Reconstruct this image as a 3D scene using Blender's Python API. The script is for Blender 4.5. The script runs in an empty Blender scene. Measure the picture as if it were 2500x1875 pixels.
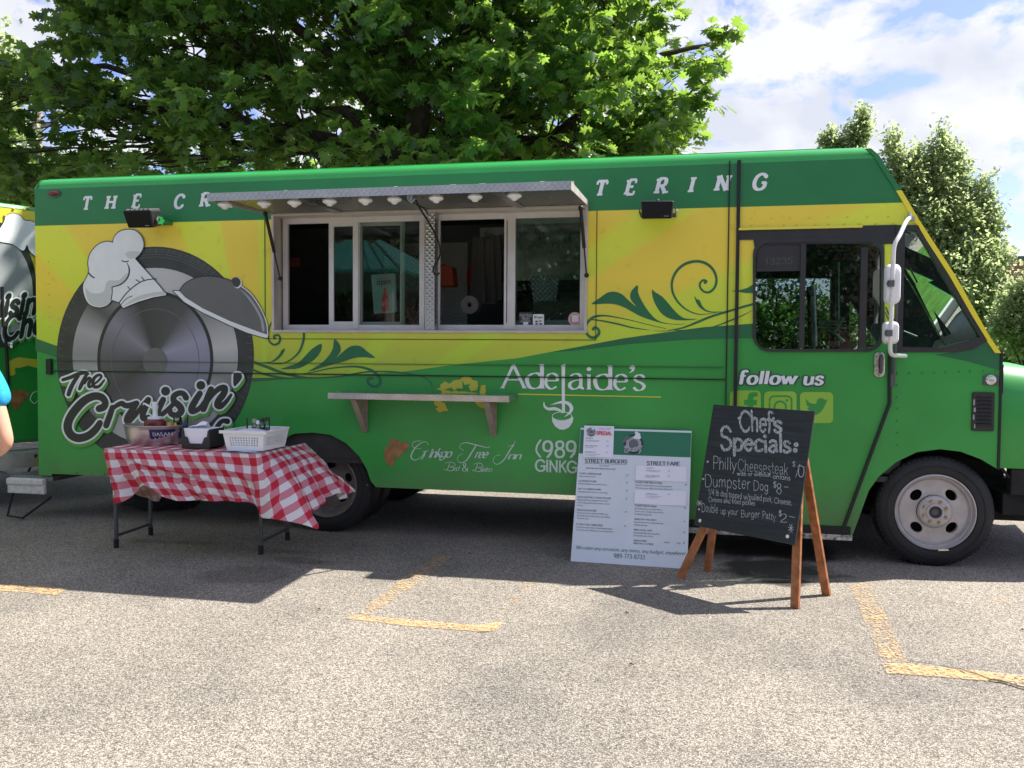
import bpy, math, random
import numpy as np
from mathutils import Vector, Matrix, Quaternion
from mathutils.geometry import delaunay_2d_cdt
R = math.radians
SKYZ = 3.3
rnd = random.Random(7)
sc = bpy.context.scene
C = sc.collection

# ------------------------------------------------------------------ camera
CAM = (0.0, -6.4645, 1.4987)
YAW, PIT, ROL = -0.20804, 0.03922, 0.006575
FPX = 2110.0                       # focal length for a 2500 px wide frame
_f = Vector((math.sin(YAW)*math.cos(PIT), math.cos(YAW)*math.cos(PIT), -math.sin(PIT)))
_r = Vector((math.cos(YAW), -math.sin(YAW), 0))
_u = _r.cross(_f)
cR = _r*math.cos(ROL) + _u*math.sin(ROL)
cU = -_r*math.sin(ROL) + _u*math.cos(ROL)
cF = _f
cam_d = bpy.data.cameras.new('camera'); cam = bpy.data.objects.new('camera', cam_d); C.objects.link(cam)
cam.matrix_world = Matrix(((cR.x, cU.x, -cF.x, CAM[0]), (cR.y, cU.y, -cF.y, CAM[1]), (cR.z, cU.z, -cF.z, CAM[2]), (0, 0, 0, 1)))
cam_d.sensor_width = 36; cam_d.lens = 36*FPX/2500; cam_d.clip_end = 3000; cam_d.clip_start = 0.05
sc.camera = cam

# ------------------------------------------------------------------ light
SUN = Vector((1.72, 0.915, 2.56)).normalized()
sd = bpy.data.lights.new('sun', 'SUN'); sd.energy = 3.75; sd.angle = R(0.53); sd.color = (1.0, 0.955, 0.88)
so = bpy.data.objects.new('sun', sd); C.objects.link(so); so.rotation_euler = SUN.to_track_quat('Z', 'Y').to_euler()
so.location = (8, 6, 14)
sc.view_settings.view_transform = 'Standard'; sc.view_settings.look = 'None'
sc.view_settings.exposure = 1.52; sc.view_settings.gamma = 1.0
sc.view_settings.use_curve_mapping = False
try:
    sc.cycles.max_bounces = 8; sc.cycles.transparent_max_bounces = 12; sc.cycles.diffuse_bounces = 4
except Exception:
    pass
W = bpy.data.worlds.new('World'); sc.world = W; W.use_nodes = True
nt = W.node_tree; nt.nodes.clear()
def N(nt, t, **k):
    n = nt.nodes.new(t)
    for a, v in k.items():
        if a in n.inputs.keys() if isinstance(a, str) else False: n.inputs[a].default_value = v
        else: setattr(n, a, v)
    return n
def L(nt, a, b): nt.links.new(a, b)
def mth(nt, op, a, b=None, clamp=False):
    n = nt.nodes.new('ShaderNodeMath'); n.operation = op; n.use_clamp = clamp
    for i, v in enumerate((a, b)):
        if v is None: continue
        if isinstance(v, (int, float)): n.inputs[i].default_value = v
        else: nt.links.new(v, n.inputs[i])
    return n.outputs[0]
def ramp(nt, fac, stops, interp='LINEAR'):
    n = nt.nodes.new('ShaderNodeValToRGB'); cr = n.color_ramp; cr.interpolation = interp
    while len(cr.elements) > 1: cr.elements.remove(cr.elements[-1])
    cr.elements[0].position = stops[0][0]; cr.elements[0].color = (*stops[0][1], 1) if len(stops[0][1]) == 3 else stops[0][1]
    for p, c in stops[1:]:
        e = cr.elements.new(p); e.color = (*c, 1)
    nt.links.new(fac, n.inputs[0]); return n.outputs[0]
def mix(nt, fac, a, b):
    n = nt.nodes.new('ShaderNodeMix'); n.data_type = 'RGBA'
    for s, v in ((n.inputs[0], fac), (n.inputs[6], a), (n.inputs[7], b)):
        if isinstance(v, (int, float)): s.default_value = v
        elif isinstance(v, tuple): s.default_value = (*v, 1)
        else: nt.links.new(v, s)
    return n.outputs[2]
sky = nt.nodes.new('ShaderNodeTexSky'); sky.sky_type = 'NISHITA'; sky.sun_disc = False
sky.sun_elevation = math.asin(SUN.z); sky.sun_rotation = math.atan2(SUN.x, SUN.y)
sky.air_density = 1.0; sky.dust_density = 1.2; sky.ozone_density = 1.6
tc = nt.nodes.new('ShaderNodeTexCoord'); sp = nt.nodes.new('ShaderNodeSeparateXYZ'); L(nt, tc.outputs['Generated'], sp.inputs[0])
zz = mth(nt, 'ADD', mth(nt, 'MAXIMUM', sp.outputs[2], 0.0), 0.55)
cx = mth(nt, 'DIVIDE', sp.outputs[0], zz); cy = mth(nt, 'DIVIDE', sp.outputs[1], zz)
cv = nt.nodes.new('ShaderNodeCombineXYZ'); L(nt, cx, cv.inputs[0]); L(nt, cy, cv.inputs[1]); cv.inputs[2].default_value = SKYZ
n1 = nt.nodes.new('ShaderNodeTexNoise'); n1.inputs['Scale'].default_value = 8.0; n1.inputs['Detail'].default_value = 9; n1.inputs['Roughness'].default_value = 0.57
n1.inputs['Distortion'].default_value = 0.25
L(nt, cv.outputs[0], n1.inputs['Vector'])
cm = ramp(nt, n1.outputs[0], [(0.458, (0, 0, 0)), (0.497, (.5, .5, .5)), (0.55, (1, 1, 1))])
n2 = nt.nodes.new('ShaderNodeTexNoise'); n2.inputs['Scale'].default_value = 7; n2.inputs['Detail'].default_value = 5
L(nt, cv.outputs[0], n2.inputs['Vector'])
ccol = ramp(nt, n2.outputs[0], [(0.38, (1.85, 1.92, 2.1)), (0.56, (2.4, 2.4, 2.4))])
hz = mth(nt, 'MULTIPLY', cm, 0.93)
sky2 = mix(nt, 1.0, sky.outputs[0], sky.outputs[0])
skm = nt.nodes.new('ShaderNodeMix'); skm.data_type = 'RGBA'; skm.blend_type = 'MULTIPLY'; skm.inputs[0].default_value = 1
L(nt, sky.outputs[0], skm.inputs[6]); skm.inputs[7].default_value = (.42, .405, .56, 1)
out = mix(nt, hz, skm.outputs[2], ccol)
bg = nt.nodes.new('ShaderNodeBackground'); bg.inputs[1].default_value = 0.15; L(nt, out, bg.inputs[0])
wo = nt.nodes.new('ShaderNodeOutputWorld'); L(nt, bg.outputs[0], wo.inputs[0])

# ------------------------------------------------------------------ helpers: photograph pixel (2500 wide) -> a point on a real plane
def ray(u, v):
    return (cF + cR*((u-1250)/FPX) - cU*((v-937.5)/FPX))
def S(u, v, Y=0.0):
    d = ray(u, v); t = (Y-CAM[1])/d.y; return Vector(CAM) + d*t
def G(u, v, z=0.0):
    d = ray(u, v); t = (z-CAM[2])/d.z; return Vector(CAM) + d*t
def D(u, v, dist):
    d = ray(u, v); return Vector(CAM) + d*dist

class MB:
    def __init__(s): s.v = []; s.f = []; s.uv = None; s.m = []
    def add(s, vs, fs, mi=0):
        b = len(s.v); s.v += [tuple(x) for x in vs]; s.f += [tuple(i+b for i in f) for f in fs]; s.m += [mi]*len(fs); return s
    def box(s, a, b, mi=0):
        x0, y0, z0 = [min(a[i], b[i]) for i in range(3)]; x1, y1, z1 = [max(a[i], b[i]) for i in range(3)]
        return s.add([(x0,y0,z0),(x1,y0,z0),(x1,y1,z0),(x0,y1,z0),(x0,y0,z1),(x1,y0,z1),(x1,y1,z1),(x0,y1,z1)],
                     [(3,2,1,0),(4,5,6,7),(0,1,5,4),(1,2,6,5),(2,3,7,6),(3,0,4,7)], mi)
    def obox(s, o, ax, ay, az, mi=0):     # oriented box from corner o and three edge vectors
        o = Vector(o); ax = Vector(ax); ay = Vector(ay); az = Vector(az)
        if ax.cross(ay).dot(az) < 0: o = o+az; az = -az
        p = [o, o+ax, o+ax+ay, o+ay]; p += [q+az for q in p]
        return s.add(p, [(3,2,1,0),(4,5,6,7),(0,1,5,4),(1,2,6,5),(2,3,7,6),(3,0,4,7)], mi)
    def beam(s, a, b, w, d, side=(0,1,0), mi=0):
        a = Vector(a); b = Vector(b); t = (b-a).normalized(); sd_ = Vector(side); sd_ = (sd_ - t*sd_.dot(t)).normalized(); o = t.cross(sd_)
        return s.obox(a - sd_*d/2 - o*w/2, b-a, sd_*d, o*w, mi)
    def tube(s, pts, r, n=8, mi=0, cap=True):
        pts = [Vector(p) for p in pts]; rs = r if isinstance(r, (list, tuple)) else [r]*len(pts); rings = []
        up = None
        for i, p in enumerate(pts):
            t = (pts[min(i+1, len(pts)-1)] - pts[max(i-1, 0)]).normalized()
            if up is None: up = Vector((0, 0, 1)) if abs(t.z) < .9 else Vector((1, 0, 0))
            a = (up - t*up.dot(t)); a = a.normalized() if a.length > 1e-6 else t.orthogonal().normalized()
            up = a; b = t.cross(a)
            rings.append([p + (a*math.cos(2*math.pi*k/n) + b*math.sin(2*math.pi*k/n))*rs[i] for k in range(n)])
        vs = [q for rg in rings for q in rg]; fs = []
        for i in range(len(pts)-1):
            for k in range(n):
                fs.append((i*n+k, i*n+(k+1) % n, (i+1)*n+(k+1) % n, (i+1)*n+k))
        if cap:
            fs.append(tuple(range(n-1, -1, -1))); fs.append(tuple(range((len(pts)-1)*n, len(pts)*n)))
        return s.add(vs, fs, mi)
    def lathe(s, o, ax, prof, n=32, mi=0):  # prof: (distance along axis, radius)
        o = Vector(o); ax = Vector(ax).normalized(); a = ax.orthogonal().normalized(); b = ax.cross(a); vs = []; fs = []
        for (h, r) in prof:
            vs += [o + ax*h + (a*math.cos(2*math.pi*k/n) + b*math.sin(2*math.pi*k/n))*r for k in range(n)]
        for i in range(len(prof)-1):
            for k in range(n): fs.append((i*n+k, i*n+(k+1) % n, (i+1)*n+(k+1) % n, (i+1)*n+k))
        return s.add(vs, fs, mi)
    def prism(s, pts, ext, mi=0):
        n = len(pts); p = [Vector(q) for q in pts]; e = Vector(ext)
        fs = [tuple(range(n-1, -1, -1)), tuple(range(n, 2*n))] + [(i, (i+1) % n, n+(i+1) % n, n+i) for i in range(n)]
        return s.add(p + [q+e for q in p], fs, mi)
    def grid(s, rows, uvs=None, mi=0, close=False):
        nr = len(rows); nc = len(rows[0]); fs = []
        for i in range(nr-1):
            for j in range(nc-1): fs.append((i*nc+j, i*nc+j+1, (i+1)*nc+j+1, (i+1)*nc+j))
        if uvs is not None:
            if s.uv is None: s.uv = [(0, 0)]*len(s.v)
            s.uv += [tuple(x) for r in uvs for x in r]
        return s.add([p for r in rows for p in r], fs, mi)
    def sphere(s, c, r, nu=12, nv=8, sc_=(1, 1, 1), mi=0):
        c = Vector(c); prof = []
        vs = []; fs = []
        for i in range(nv+1):
            th = math.pi*i/nv
            for k in range(nu):
                ph = 2*math.pi*k/nu
                vs.append((c.x + r*sc_[0]*math.sin(th)*math.cos(ph), c.y + r*sc_[1]*math.sin(th)*math.sin(ph), c.z + r*sc_[2]*math.cos(th)))
        for i in range(nv):
            for k in range(nu): fs.append((i*nu+k, (i+1)*nu+k, (i+1)*nu+(k+1) % nu, i*nu+(k+1) % nu))
        return s.add(vs, fs, mi)
    def build(s, name, mats, parent=None, smooth=False, bevel=0, seg=2):
        me = bpy.data.meshes.new(name); off = wloc(parent)
        me.from_pydata([(x-off.x, y-off.y, z-off.z) for x, y, z in s.v], [], s.f)
        if not isinstance(mats, (list, tuple)): mats = [mats]
        for m in mats: me.materials.append(m)
        if len(mats) > 1: me.polygons.foreach_set('material_index', s.m)
        if s.uv is not None:
            s.uv += [(0, 0)]*(len(s.v)-len(s.uv))
            ul = me.uv_layers.new(name='UVMap'); 
            li = np.zeros(len(me.loops), dtype=np.int32); me.loops.foreach_get('vertex_index', li)
            ul.data.foreach_set('uv', np.array(s.uv, dtype=np.float32)[li].ravel())
        me.validate(); me.update()
        if smooth:
            me.polygons.foreach_set('use_smooth', [True]*len(me.polygons))
            try: me.set_sharp_from_angle(angle=R(38))
            except Exception: pass
        o = bpy.data.objects.new(name, me); C.objects.link(o); o.parent = parent
        if bevel:
            b = o.modifiers.new('bevel', 'BEVEL'); b.width = bevel; b.segments = seg; b.limit_method = 'ANGLE'; b.angle_limit = R(40)
        return o
def wloc(o):
    l = Vector((0, 0, 0))
    while o is not None: l += Vector(o.location); o = o.parent
    return l
def tag(o, label=None, cat=None, group=None, kind=None):
    for k, v in (('label', label), ('category', cat), ('group', group), ('kind', kind)):
        if v: o[k] = v
    return o
def thing(name, label, cat, loc, group=None):
    o = bpy.data.objects.new(name, None); C.objects.link(o); o.location = loc; o.empty_display_size = .2
    return tag(o, label, cat, group)
def copy_tree(o, parent=None):
    c = o.copy(); C.objects.link(c); c.parent = parent
    for ch in list(o.children): copy_tree(ch, c)
    return c

# ------------------------------------------------------------------ materials
def srgb(h):
    h = h.lstrip('#'); return tuple((lambda c: c/12.92 if c <= .04045 else ((c+.055)/1.055)**2.4)(int(h[i:i+2], 16)/255) for i in (0, 2, 4))
def mat(name, col, rough=.5, spec=.5, metal=0.0, var=0.0, vscale=6.0, bump=0.0, bscale=60.0, coat=0.0, stain=None):
    m = bpy.data.materials.new(name); m.use_nodes = True; t = m.node_tree; b = t.nodes['Principled BSDF']
    b.inputs['Base Color'].default_value = (*col, 1); b.inputs['Roughness'].default_value = rough
    b.inputs['Specular IOR Level'].default_value = spec; b.inputs['Metallic'].default_value = metal
    if coat: b.inputs['Coat Weight'].default_value = coat; b.inputs['Coat Roughness'].default_value = .12
    m.diffuse_color = (*col, 1)
    if var or bump or stain:
        co = t.nodes.new('ShaderNodeTexCoord')
    if var:
        n = t.nodes.new('ShaderNodeTexNoise'); n.inputs['Scale'].default_value = vscale; n.inputs['Detail'].default_value = 6; L(t, co.outputs['Object'], n.inputs['Vector'])
        lo = tuple(max(0, c*(1-var)) for c in col); hi = tuple(min(1, c*(1+var)) for c in col)
        c = ramp(t, n.outputs[0], [(.3, lo), (.7, hi)])
        if stain:
            n3 = t.nodes.new('ShaderNodeTexNoise'); n3.inputs['Scale'].default_value = stain[1]; n3.inputs['Detail'].default_value = 8; n3.inputs['Roughness'].default_value = .7
            L(t, co.outputs['Object'], n3.inputs['Vector'])
            fac = ramp(t, n3.outputs[0], [(stain[2], (0, 0, 0)), (min(1, stain[2]+.14), (stain[3],)*3)])
            c = mix(t, fac, c, stain[0])
        L(t, c, b.inputs['Base Color'])
        rr = mth(t, 'ADD', mth(t, 'MULTIPLY', n.outputs[0], .2), rough-.1, True); L(t, rr, b.inputs['Roughness'])
    if bump:
        n = t.nodes.new('ShaderNodeTexNoise'); n.inputs['Scale'].default_value = bscale; n.inputs['Detail'].default_value = 5; L(t, co.outputs['Object'], n.inputs['Vector'])
        bp = t.nodes.new('ShaderNodeBump'); bp.inputs['Strength'].default_value = bump; bp.inputs['Distance'].default_value = .01; L(t, n.outputs[0], bp.inputs['Height']); L(t, bp.outputs[0], b.inputs['Normal'])
    return m
def bsdf(m): return m.node_tree.nodes['Principled BSDF']
M = {}
dirt = (.05, .045, .035)
M['green'] = mat('mid_green_wrap', (.028, .295, .048), .38, .5, var=.13, vscale=1.3, bump=.06, bscale=4, coat=.12, stain=(dirt, 7, .62, .40))
def add_dirt(m, z0=.42, z1=.62):
    t = m.node_tree; b = bsdf(m); g = t.nodes.new('ShaderNodeNewGeometry'); s_ = t.nodes.new('ShaderNodeSeparateXYZ'); L(t, g.outputs['Position'], s_.inputs[0])
    n = t.nodes.new('ShaderNodeTexNoise'); n.inputs['Scale'].default_value = 9; n.inputs['Detail'].default_value = 9; n.inputs['Roughness'].default_value = .7; L(t, g.outputs['Position'], n.inputs['Vector'])
    k = mth(t, 'ADD', mth(t, 'MULTIPLY', mth(t, 'SUBTRACT', z1, s_.outputs[2]), 1.6), mth(t, 'MULTIPLY', mth(t, 'SUBTRACT', n.outputs[0], .5), 1.1))
    f = ramp(t, k, [(.0, (0, 0, 0)), (.45, (.38, .38, .38))]); old = b.inputs['Base Color'].links[0].from_socket
    L(t, mix(t, f, old, (.11, .10, .075)), b.inputs['Base Color'])
add_dirt(M['green'])
M['dgreen'] = mat('dark_green_wrap', (.010, .175, .044), .38, .5, var=.08, vscale=3, coat=.1, bump=.05, bscale=4, stain=(dirt, 8, .64, .3))
M['dgreen2'] = mat('dark_green_print', (.012, .135, .048), .4, .5, var=.06, vscale=5, coat=.2)
M['white'] = mat('white_print', (.72, .76, .77), .4, .5, var=.04, vscale=9)
M['black'] = mat('black_print', (.018, .022, .022), .35, .5, var=.15, vscale=9)
M['shade'] = mat('light_green_print', (.085, .33, .05), .4, .5, var=.06)
M['lime'] = mat('lime_print', (.26, .50, .05), .4, .5, var=.05)
M['yel'] = mat('yellow_print', (.72, .66, .06), .4, .5, var=.06)
M['frame'] = mat('tan_aluminium', (.50, .465, .43), .42, .5, metal=.35, var=.10, vscale=7, stain=((.16, .13, .1), 12, .62, .5))
M['alu'] = mat('aluminium', (.62, .62, .61), .3, .5, metal=.9, var=.08)
M['wsill'] = mat('white_aluminium', (.62, .61, .60), .35, .5, metal=.3, var=.06, vscale=9)
M['gsash'] = mat('grey_green_sash', (.16, .22, .18), .4)
M['rubber'] = mat('black_rubber', (.012, .013, .014), .55, .4, var=.2, vscale=14, bump=.15)
M['tyre'] = mat('tyre_rubber', (.021, .022, .023), .62, .35, var=.3, vscale=5, bump=.3, bscale=90)
M['dark'] = mat('dark_underbody', (.018, .018, .019), .75, .3, var=.4, vscale=8)
M['plastic'] = mat('black_plastic', (.022, .023, .025), .45, .5, var=.15, bump=.05)
M['wplastic'] = mat('white_plastic', (.78, .79, .80), .35, .5, var=.03)
M['rim'] = mat('silver_wheel_paint', (.44, .42, .42), .38, .5, metal=.25, var=.12, vscale=12, stain=((.20, .15, .11), 14, .60, .5))
M['rimdark'] = mat('dirty_wheel_paint', (.16, .145, .135), .55, .4, var=.3, vscale=12)
M['nut'] = mat('brass_stained_steel', (.42, .35, .22), .4, .5, metal=.6, var=.3, vscale=60)
M['grey'] = mat('grey_steel', (.10, .105, .11), .5, .4, metal=.3, var=.2)
M['wood'] = mat('stained_pine', (.34, .135, .055), .55, .3, var=.35, vscale=22, bump=.1, bscale=120)
M['woodraw'] = mat('weathered_board', (.36, .30, .25), .55, .3, metal=.2, var=.2, vscale=14)
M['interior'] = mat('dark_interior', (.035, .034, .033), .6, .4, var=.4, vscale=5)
M['steel'] = mat('stainless_steel', (.50, .50, .49), .28, .5, metal=.95, var=.15, vscale=7)
M['paper'] = mat('white_paper', (.80, .80, .86), .6, .3, var=.03)
M['board'] = mat('foam_board', (.66, .71, .74), .35, .5, var=.03, vscale=4)
M['dgsign'] = mat('sign_green', (.015, .17, .075), .4, .5, var=.04)
M['ink'] = mat('black_ink', (.035, .045, .055), .5)
M['tealink'] = mat('teal_ink', (.03, .14, .11), .5)
M['red'] = mat('red_plastic', (.55, .03, .02), .4, var=.08)
M['redink'] = mat('red_ink', (.62, .10, .10), .5)
M['pinkst'] = mat('pink_sticker', (.62, .28, .29), .4)
M['sauce'] = mat('ketchup', (.16, .02, .012), .25, .5)
M['mustard'] = mat('yellow_cap', (.80, .45, .03), .4)
M['blue'] = mat('blue_plastic', (.04, .20, .50), .4)
M['navy'] = mat('navy_label', (.012, .022, .09), .35)
M['galv'] = mat('galvanised_steel', (.50, .47, .47), .34, .5, metal=.85, var=.16, vscale=9)
M['bark'] = mat('bark', (.055, .042, .033), .85, .2, var=.4, vscale=12, bump=.6, bscale=30)
M['red_lens'] = mat('dull_red_lens', (.11, .015, .012), .25)
M['chrome'] = mat('worn_chrome', (.55, .55, .54), .2, .5, metal=1, var=.3, vscale=40)
M['bronze'] = mat('bronze_print', (.30, .15, .055), .45, .5, var=.35, vscale=18)
M['scarf'] = mat('red_print', (.50, .075, .05), .45, .5, var=.05)
M['domegrey'] = mat('grey_print', (.125, .13, .128), .45, .5, var=.05)
M['lgrey'] = mat('light_grey_print', (.33, .36, .37), .45)
M['hatshade'] = mat('pale_grey_print', (.52, .56, .55), .45)
M['skin'] = mat('skin', (.62, .34, .23), .5, .35, var=.06, vscale=20)
M['shirt'] = mat('cyan_cotton', (.03, .33, .60), .8, .2, var=.12, vscale=14, bump=.8, bscale=22)
M['denim'] = mat('denim', (.05, .08, .16), .8, .2, var=.2, bump=.2, bscale=200)
M['hair'] = mat('brown_hair', (.06, .035, .02), .6)
M['shoe'] = mat('dark_shoe', (.03, .03, .03), .6)
M['wirewhite'] = mat('white_enamel_tube', (.70, .70, .67), .35, .5, var=.06, vscale=20)

def glass(name, tint=(.9, .95, .93), fac=1.0, rough=0.0, spec_min=0.0):
    m = bpy.data.materials.new(name); m.use_nodes = True; t = m.node_tree; t.nodes.clear()
    tr = t.nodes.new('ShaderNodeBsdfTransparent'); tr.inputs[0].default_value = (*tint, 1)
    gl = t.nodes.new('ShaderNodeBsdfGlossy'); gl.inputs['Roughness'].default_value = rough; gl.inputs[0].default_value = (.95, .97, 1, 1)
    fr = t.nodes.new('ShaderNodeFresnel'); fr.inputs[0].default_value = 1.5
    mx = t.nodes.new('ShaderNodeMixShader'); f2 = mth(t, 'ADD', mth(t, 'MULTIPLY', fr.outputs[0], 1.0*fac), spec_min, True)
    L(t, f2, mx.inputs[0]); L(t, tr.outputs[0], mx.inputs[1]); L(t, gl.outputs[0], mx.inputs[2])
    o = t.nodes.new('ShaderNodeOutputMaterial'); L(t, mx.outputs[0], o.inputs[0]); m.diffuse_color = (.5, .6, .6, .3); return m
M['glass'] = glass('window_glass', (.80, .88, .85))
M['tglass'] = glass('tinted_glass', (.52, .60, .57), 1.0, .01, .05)
M['clear'] = glass('clear_plastic', (.86, .9, .9), 1.0, .03)

# yellow field of the wrap: sun-ray wedges fading to lime towards the belt line
def ray_material():
    m = mat('sun_ray_wrap', (.7, .6, .05), .4, .45, coat=.1); t = m.node_tree; b = bsdf(m)
    g = t.nodes.new('ShaderNodeNewGeometry'); s_ = t.nodes.new('ShaderNodeSeparateXYZ'); L(t, g.outputs['Position'], s_.inputs[0])
    c0 = S(650, 1200); X = mth(t, 'SUBTRACT', s_.outputs[0], c0.x); Z = mth(t, 'SUBTRACT', s_.outputs[2], c0.z)
    a = mth(t, 'ARCTAN2', X, Z); f = mth(t, 'ADD', mth(t, 'DIVIDE', a, math.pi), .5)
    def ang(u, v):
        p = S(u, v); return math.atan2(p.x-c0.x, p.z-c0.z)/math.pi + .5
    top = (.69, .75, .055); org = (.78, .62, .06)
    bs = [(110, 590, 1), (221, 600, 0), (434, 560, 1), (538, 560, 0), (566, 560, 0), (650, 560, 1), (663, 560, 0), (800, 830, 1), (900, 830, 0), (1010, 850, 1), (1130, 850, 0), (1270, 850, 1), (1436, 560, 0), (1500, 560, 0)]
    bs = [(150, 800, 1), (110, 640, 0), (225, 640, 1), (434, 545, 0), (538, 545, 1), (630, 545, 0), (655, 545, 1), (820, 545, 0), (900, 545, 1), (1100, 545, 0), (1200, 545, 1), (1440, 600, 0), (1698, 511, 1), (1810, 640, 0), (1990, 520, 1), (2200, 560, 0)]
    st = []; cur = 0
    vals = sorted((ang(u, v), k) for u, v, k in bs)
    st = [(0.0, (1-vals[0][1],)*3)]
    for p, k in vals:
        st.append((max(0, p-.0015), st[-1][1])); st.append((min(1, p+.0015), (float(k),)*3))
    w = ramp(t, f, st[:31])
    n = t.nodes.new('ShaderNodeTexNoise'); n.inputs['Scale'].default_value = 1.4; L(t, g.outputs['Position'], n.inputs['Vector'])
    zt = mth(t, 'ADD', s_.outputs[2], mth(t, 'MULTIPLY', n.outputs[0], .15))
    hv = mth(t, 'DIVIDE', mth(t, 'SUBTRACT', zt, 1.2), 1.45)
    yl = ramp(t, hv, [(0, (.33, .56, .04)), (.35, (.50, .65, .045)), (.8, top)])
    ol = ramp(t, hv, [(0, (.27, .47, .04)), (.3, (.50, .57, .05)), (.62, org)])
    c = mix(t, w, yl, ol)
    n2 = t.nodes.new('ShaderNodeTexNoise'); n2.inputs['Scale'].default_value = 9; n2.inputs['Detail'].default_value = 8; L(t, g.outputs['Position'], n2.inputs['Vector'])
    c = mix(t, ramp(t, n2.outputs[0], [(.60, (0, 0, 0)), (.8, (.25, .25, .25))]), c, (.2, .17, .05))
    L(t, c, b.inputs['Base Color']); return m
M['rays'] = ray_material()

def diamond(name, col=(.55, .55, .53), scale=34, rough=.24):
    m = mat(name, col, rough, .5, metal=.92, var=.12, vscale=4); t = m.node_tree; b = bsdf(m)
    co = t.nodes.new('ShaderNodeTexCoord'); g = t.nodes.new('ShaderNodeNewGeometry'); s_ = t.nodes.new('ShaderNodeSeparateXYZ'); L(t, g.outputs['Position'], s_.inputs[0])
    # two plane coordinates that work on any axis-aligned sheet
    U = mth(t, 'ADD', s_.outputs[0], mth(t, 'MULTIPLY', s_.outputs[1], .6)); V = mth(t, 'ADD', s_.outputs[2], mth(t, 'MULTIPLY', s_.outputs[1], .8))
    a = mth(t, 'MULTIPLY', mth(t, 'ADD', U, V), scale); c = mth(t, 'MULTIPLY', mth(t, 'SUBTRACT', U, V), scale)
    h = mth(t, 'MULTIPLY', mth(t, 'SINE', mth(t, 'MULTIPLY', a, 3.1416)), mth(t, 'SINE', mth(t, 'MULTIPLY', c, 3.1416)))
    h2 = mth(t, 'POWER', mth(t, 'ABSOLUTE', h), 2.2)
    bp = t.nodes.new('ShaderNodeBump'); bp.inputs['Strength'].default_value = .9; bp.inputs['Distance'].default_value = .006; L(t, h2, bp.inputs['Height']); L(t, bp.outputs[0], b.inputs['Normal'])
    return m
M['diamond'] = diamond('diamond_plate', (.40, .41, .41), 24, .3)
M['lining'] = diamond('hatch_plate', (.26, .265, .26), 30, .3)
M['roofg'] = mat('roof_green_with_sheen', (.022, .33, .06), .35, .5, var=.08, vscale=3, coat=.3)  # sun sheen on the curved roof edge put into a brighter green

def gingham():
    m = mat('gingham_cloth', (.8, .8, .8), .85, .15); t = m.node_tree; b = bsdf(m)
    uv = t.nodes.new('ShaderNodeTexCoord'); s_ = t.nodes.new('ShaderNodeSeparateXYZ'); L(t, uv.outputs['UV'], s_.inputs[0])
    a = mth(t, 'GREATER_THAN', mth(t, 'FRACT', s_.outputs[0]), .5); c = mth(t, 'GREATER_THAN', mth(t, 'FRACT', s_.outputs[1]), .5)
    s2 = mth(t, 'MULTIPLY', mth(t, 'ADD', a, c), .5)
    col = ramp(t, s2, [(0, (.80, .77, .76)), (.25, (.66, .25, .30)), (.75, (.58, .035, .06))], 'CONSTANT')
    n = t.nodes.new('ShaderNodeTexNoise'); n.inputs['Scale'].default_value = 70; n.inputs['Detail'].default_value = 3; L(t, uv.outputs['Object'], n.inputs['Vector'])
    n2 = t.nodes.new('ShaderNodeTexNoise'); n2.inputs['Scale'].default_value = 11; n2.inputs['Detail'].default_value = 6; n2.inputs['Distortion'].default_value = .8; L(t, uv.outputs['Object'], n2.inputs['Vector'])
    h = mth(t, 'ADD', mth(t, 'MULTIPLY', n.outputs[0], .12), n2.outputs[0])
    bp = t.nodes.new('ShaderNodeBump'); bp.inputs['Strength'].default_value = .35; bp.inputs['Distance'].default_value = .03; L(t, h, bp.inputs['Height']); L(t, bp.outputs[0], b.inputs['Normal'])
    # pale unprinted back of the cloth
    g = t.nodes.new('ShaderNodeNewGeometry'); bk = mix(t, .55, col, (.62, .5, .46))
    c2 = mix(t, g.outputs['Backfacing'], col, bk); L(t, c2, b.inputs['Base Color'])
    tl = t.nodes.new('ShaderNodeBsdfTranslucent'); L(t, c2, tl.inputs[0]); mx = t.nodes.new('ShaderNodeMixShader'); mx.inputs[0].default_value = .22
    o = t.nodes['Material Output']; L(t, b.outputs[0], mx.inputs[1]); L(t, tl.outputs[0], mx.inputs[2]); L(t, mx.outputs[0], o.inputs[0])
    return m
M['gingham'] = gingham()

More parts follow.
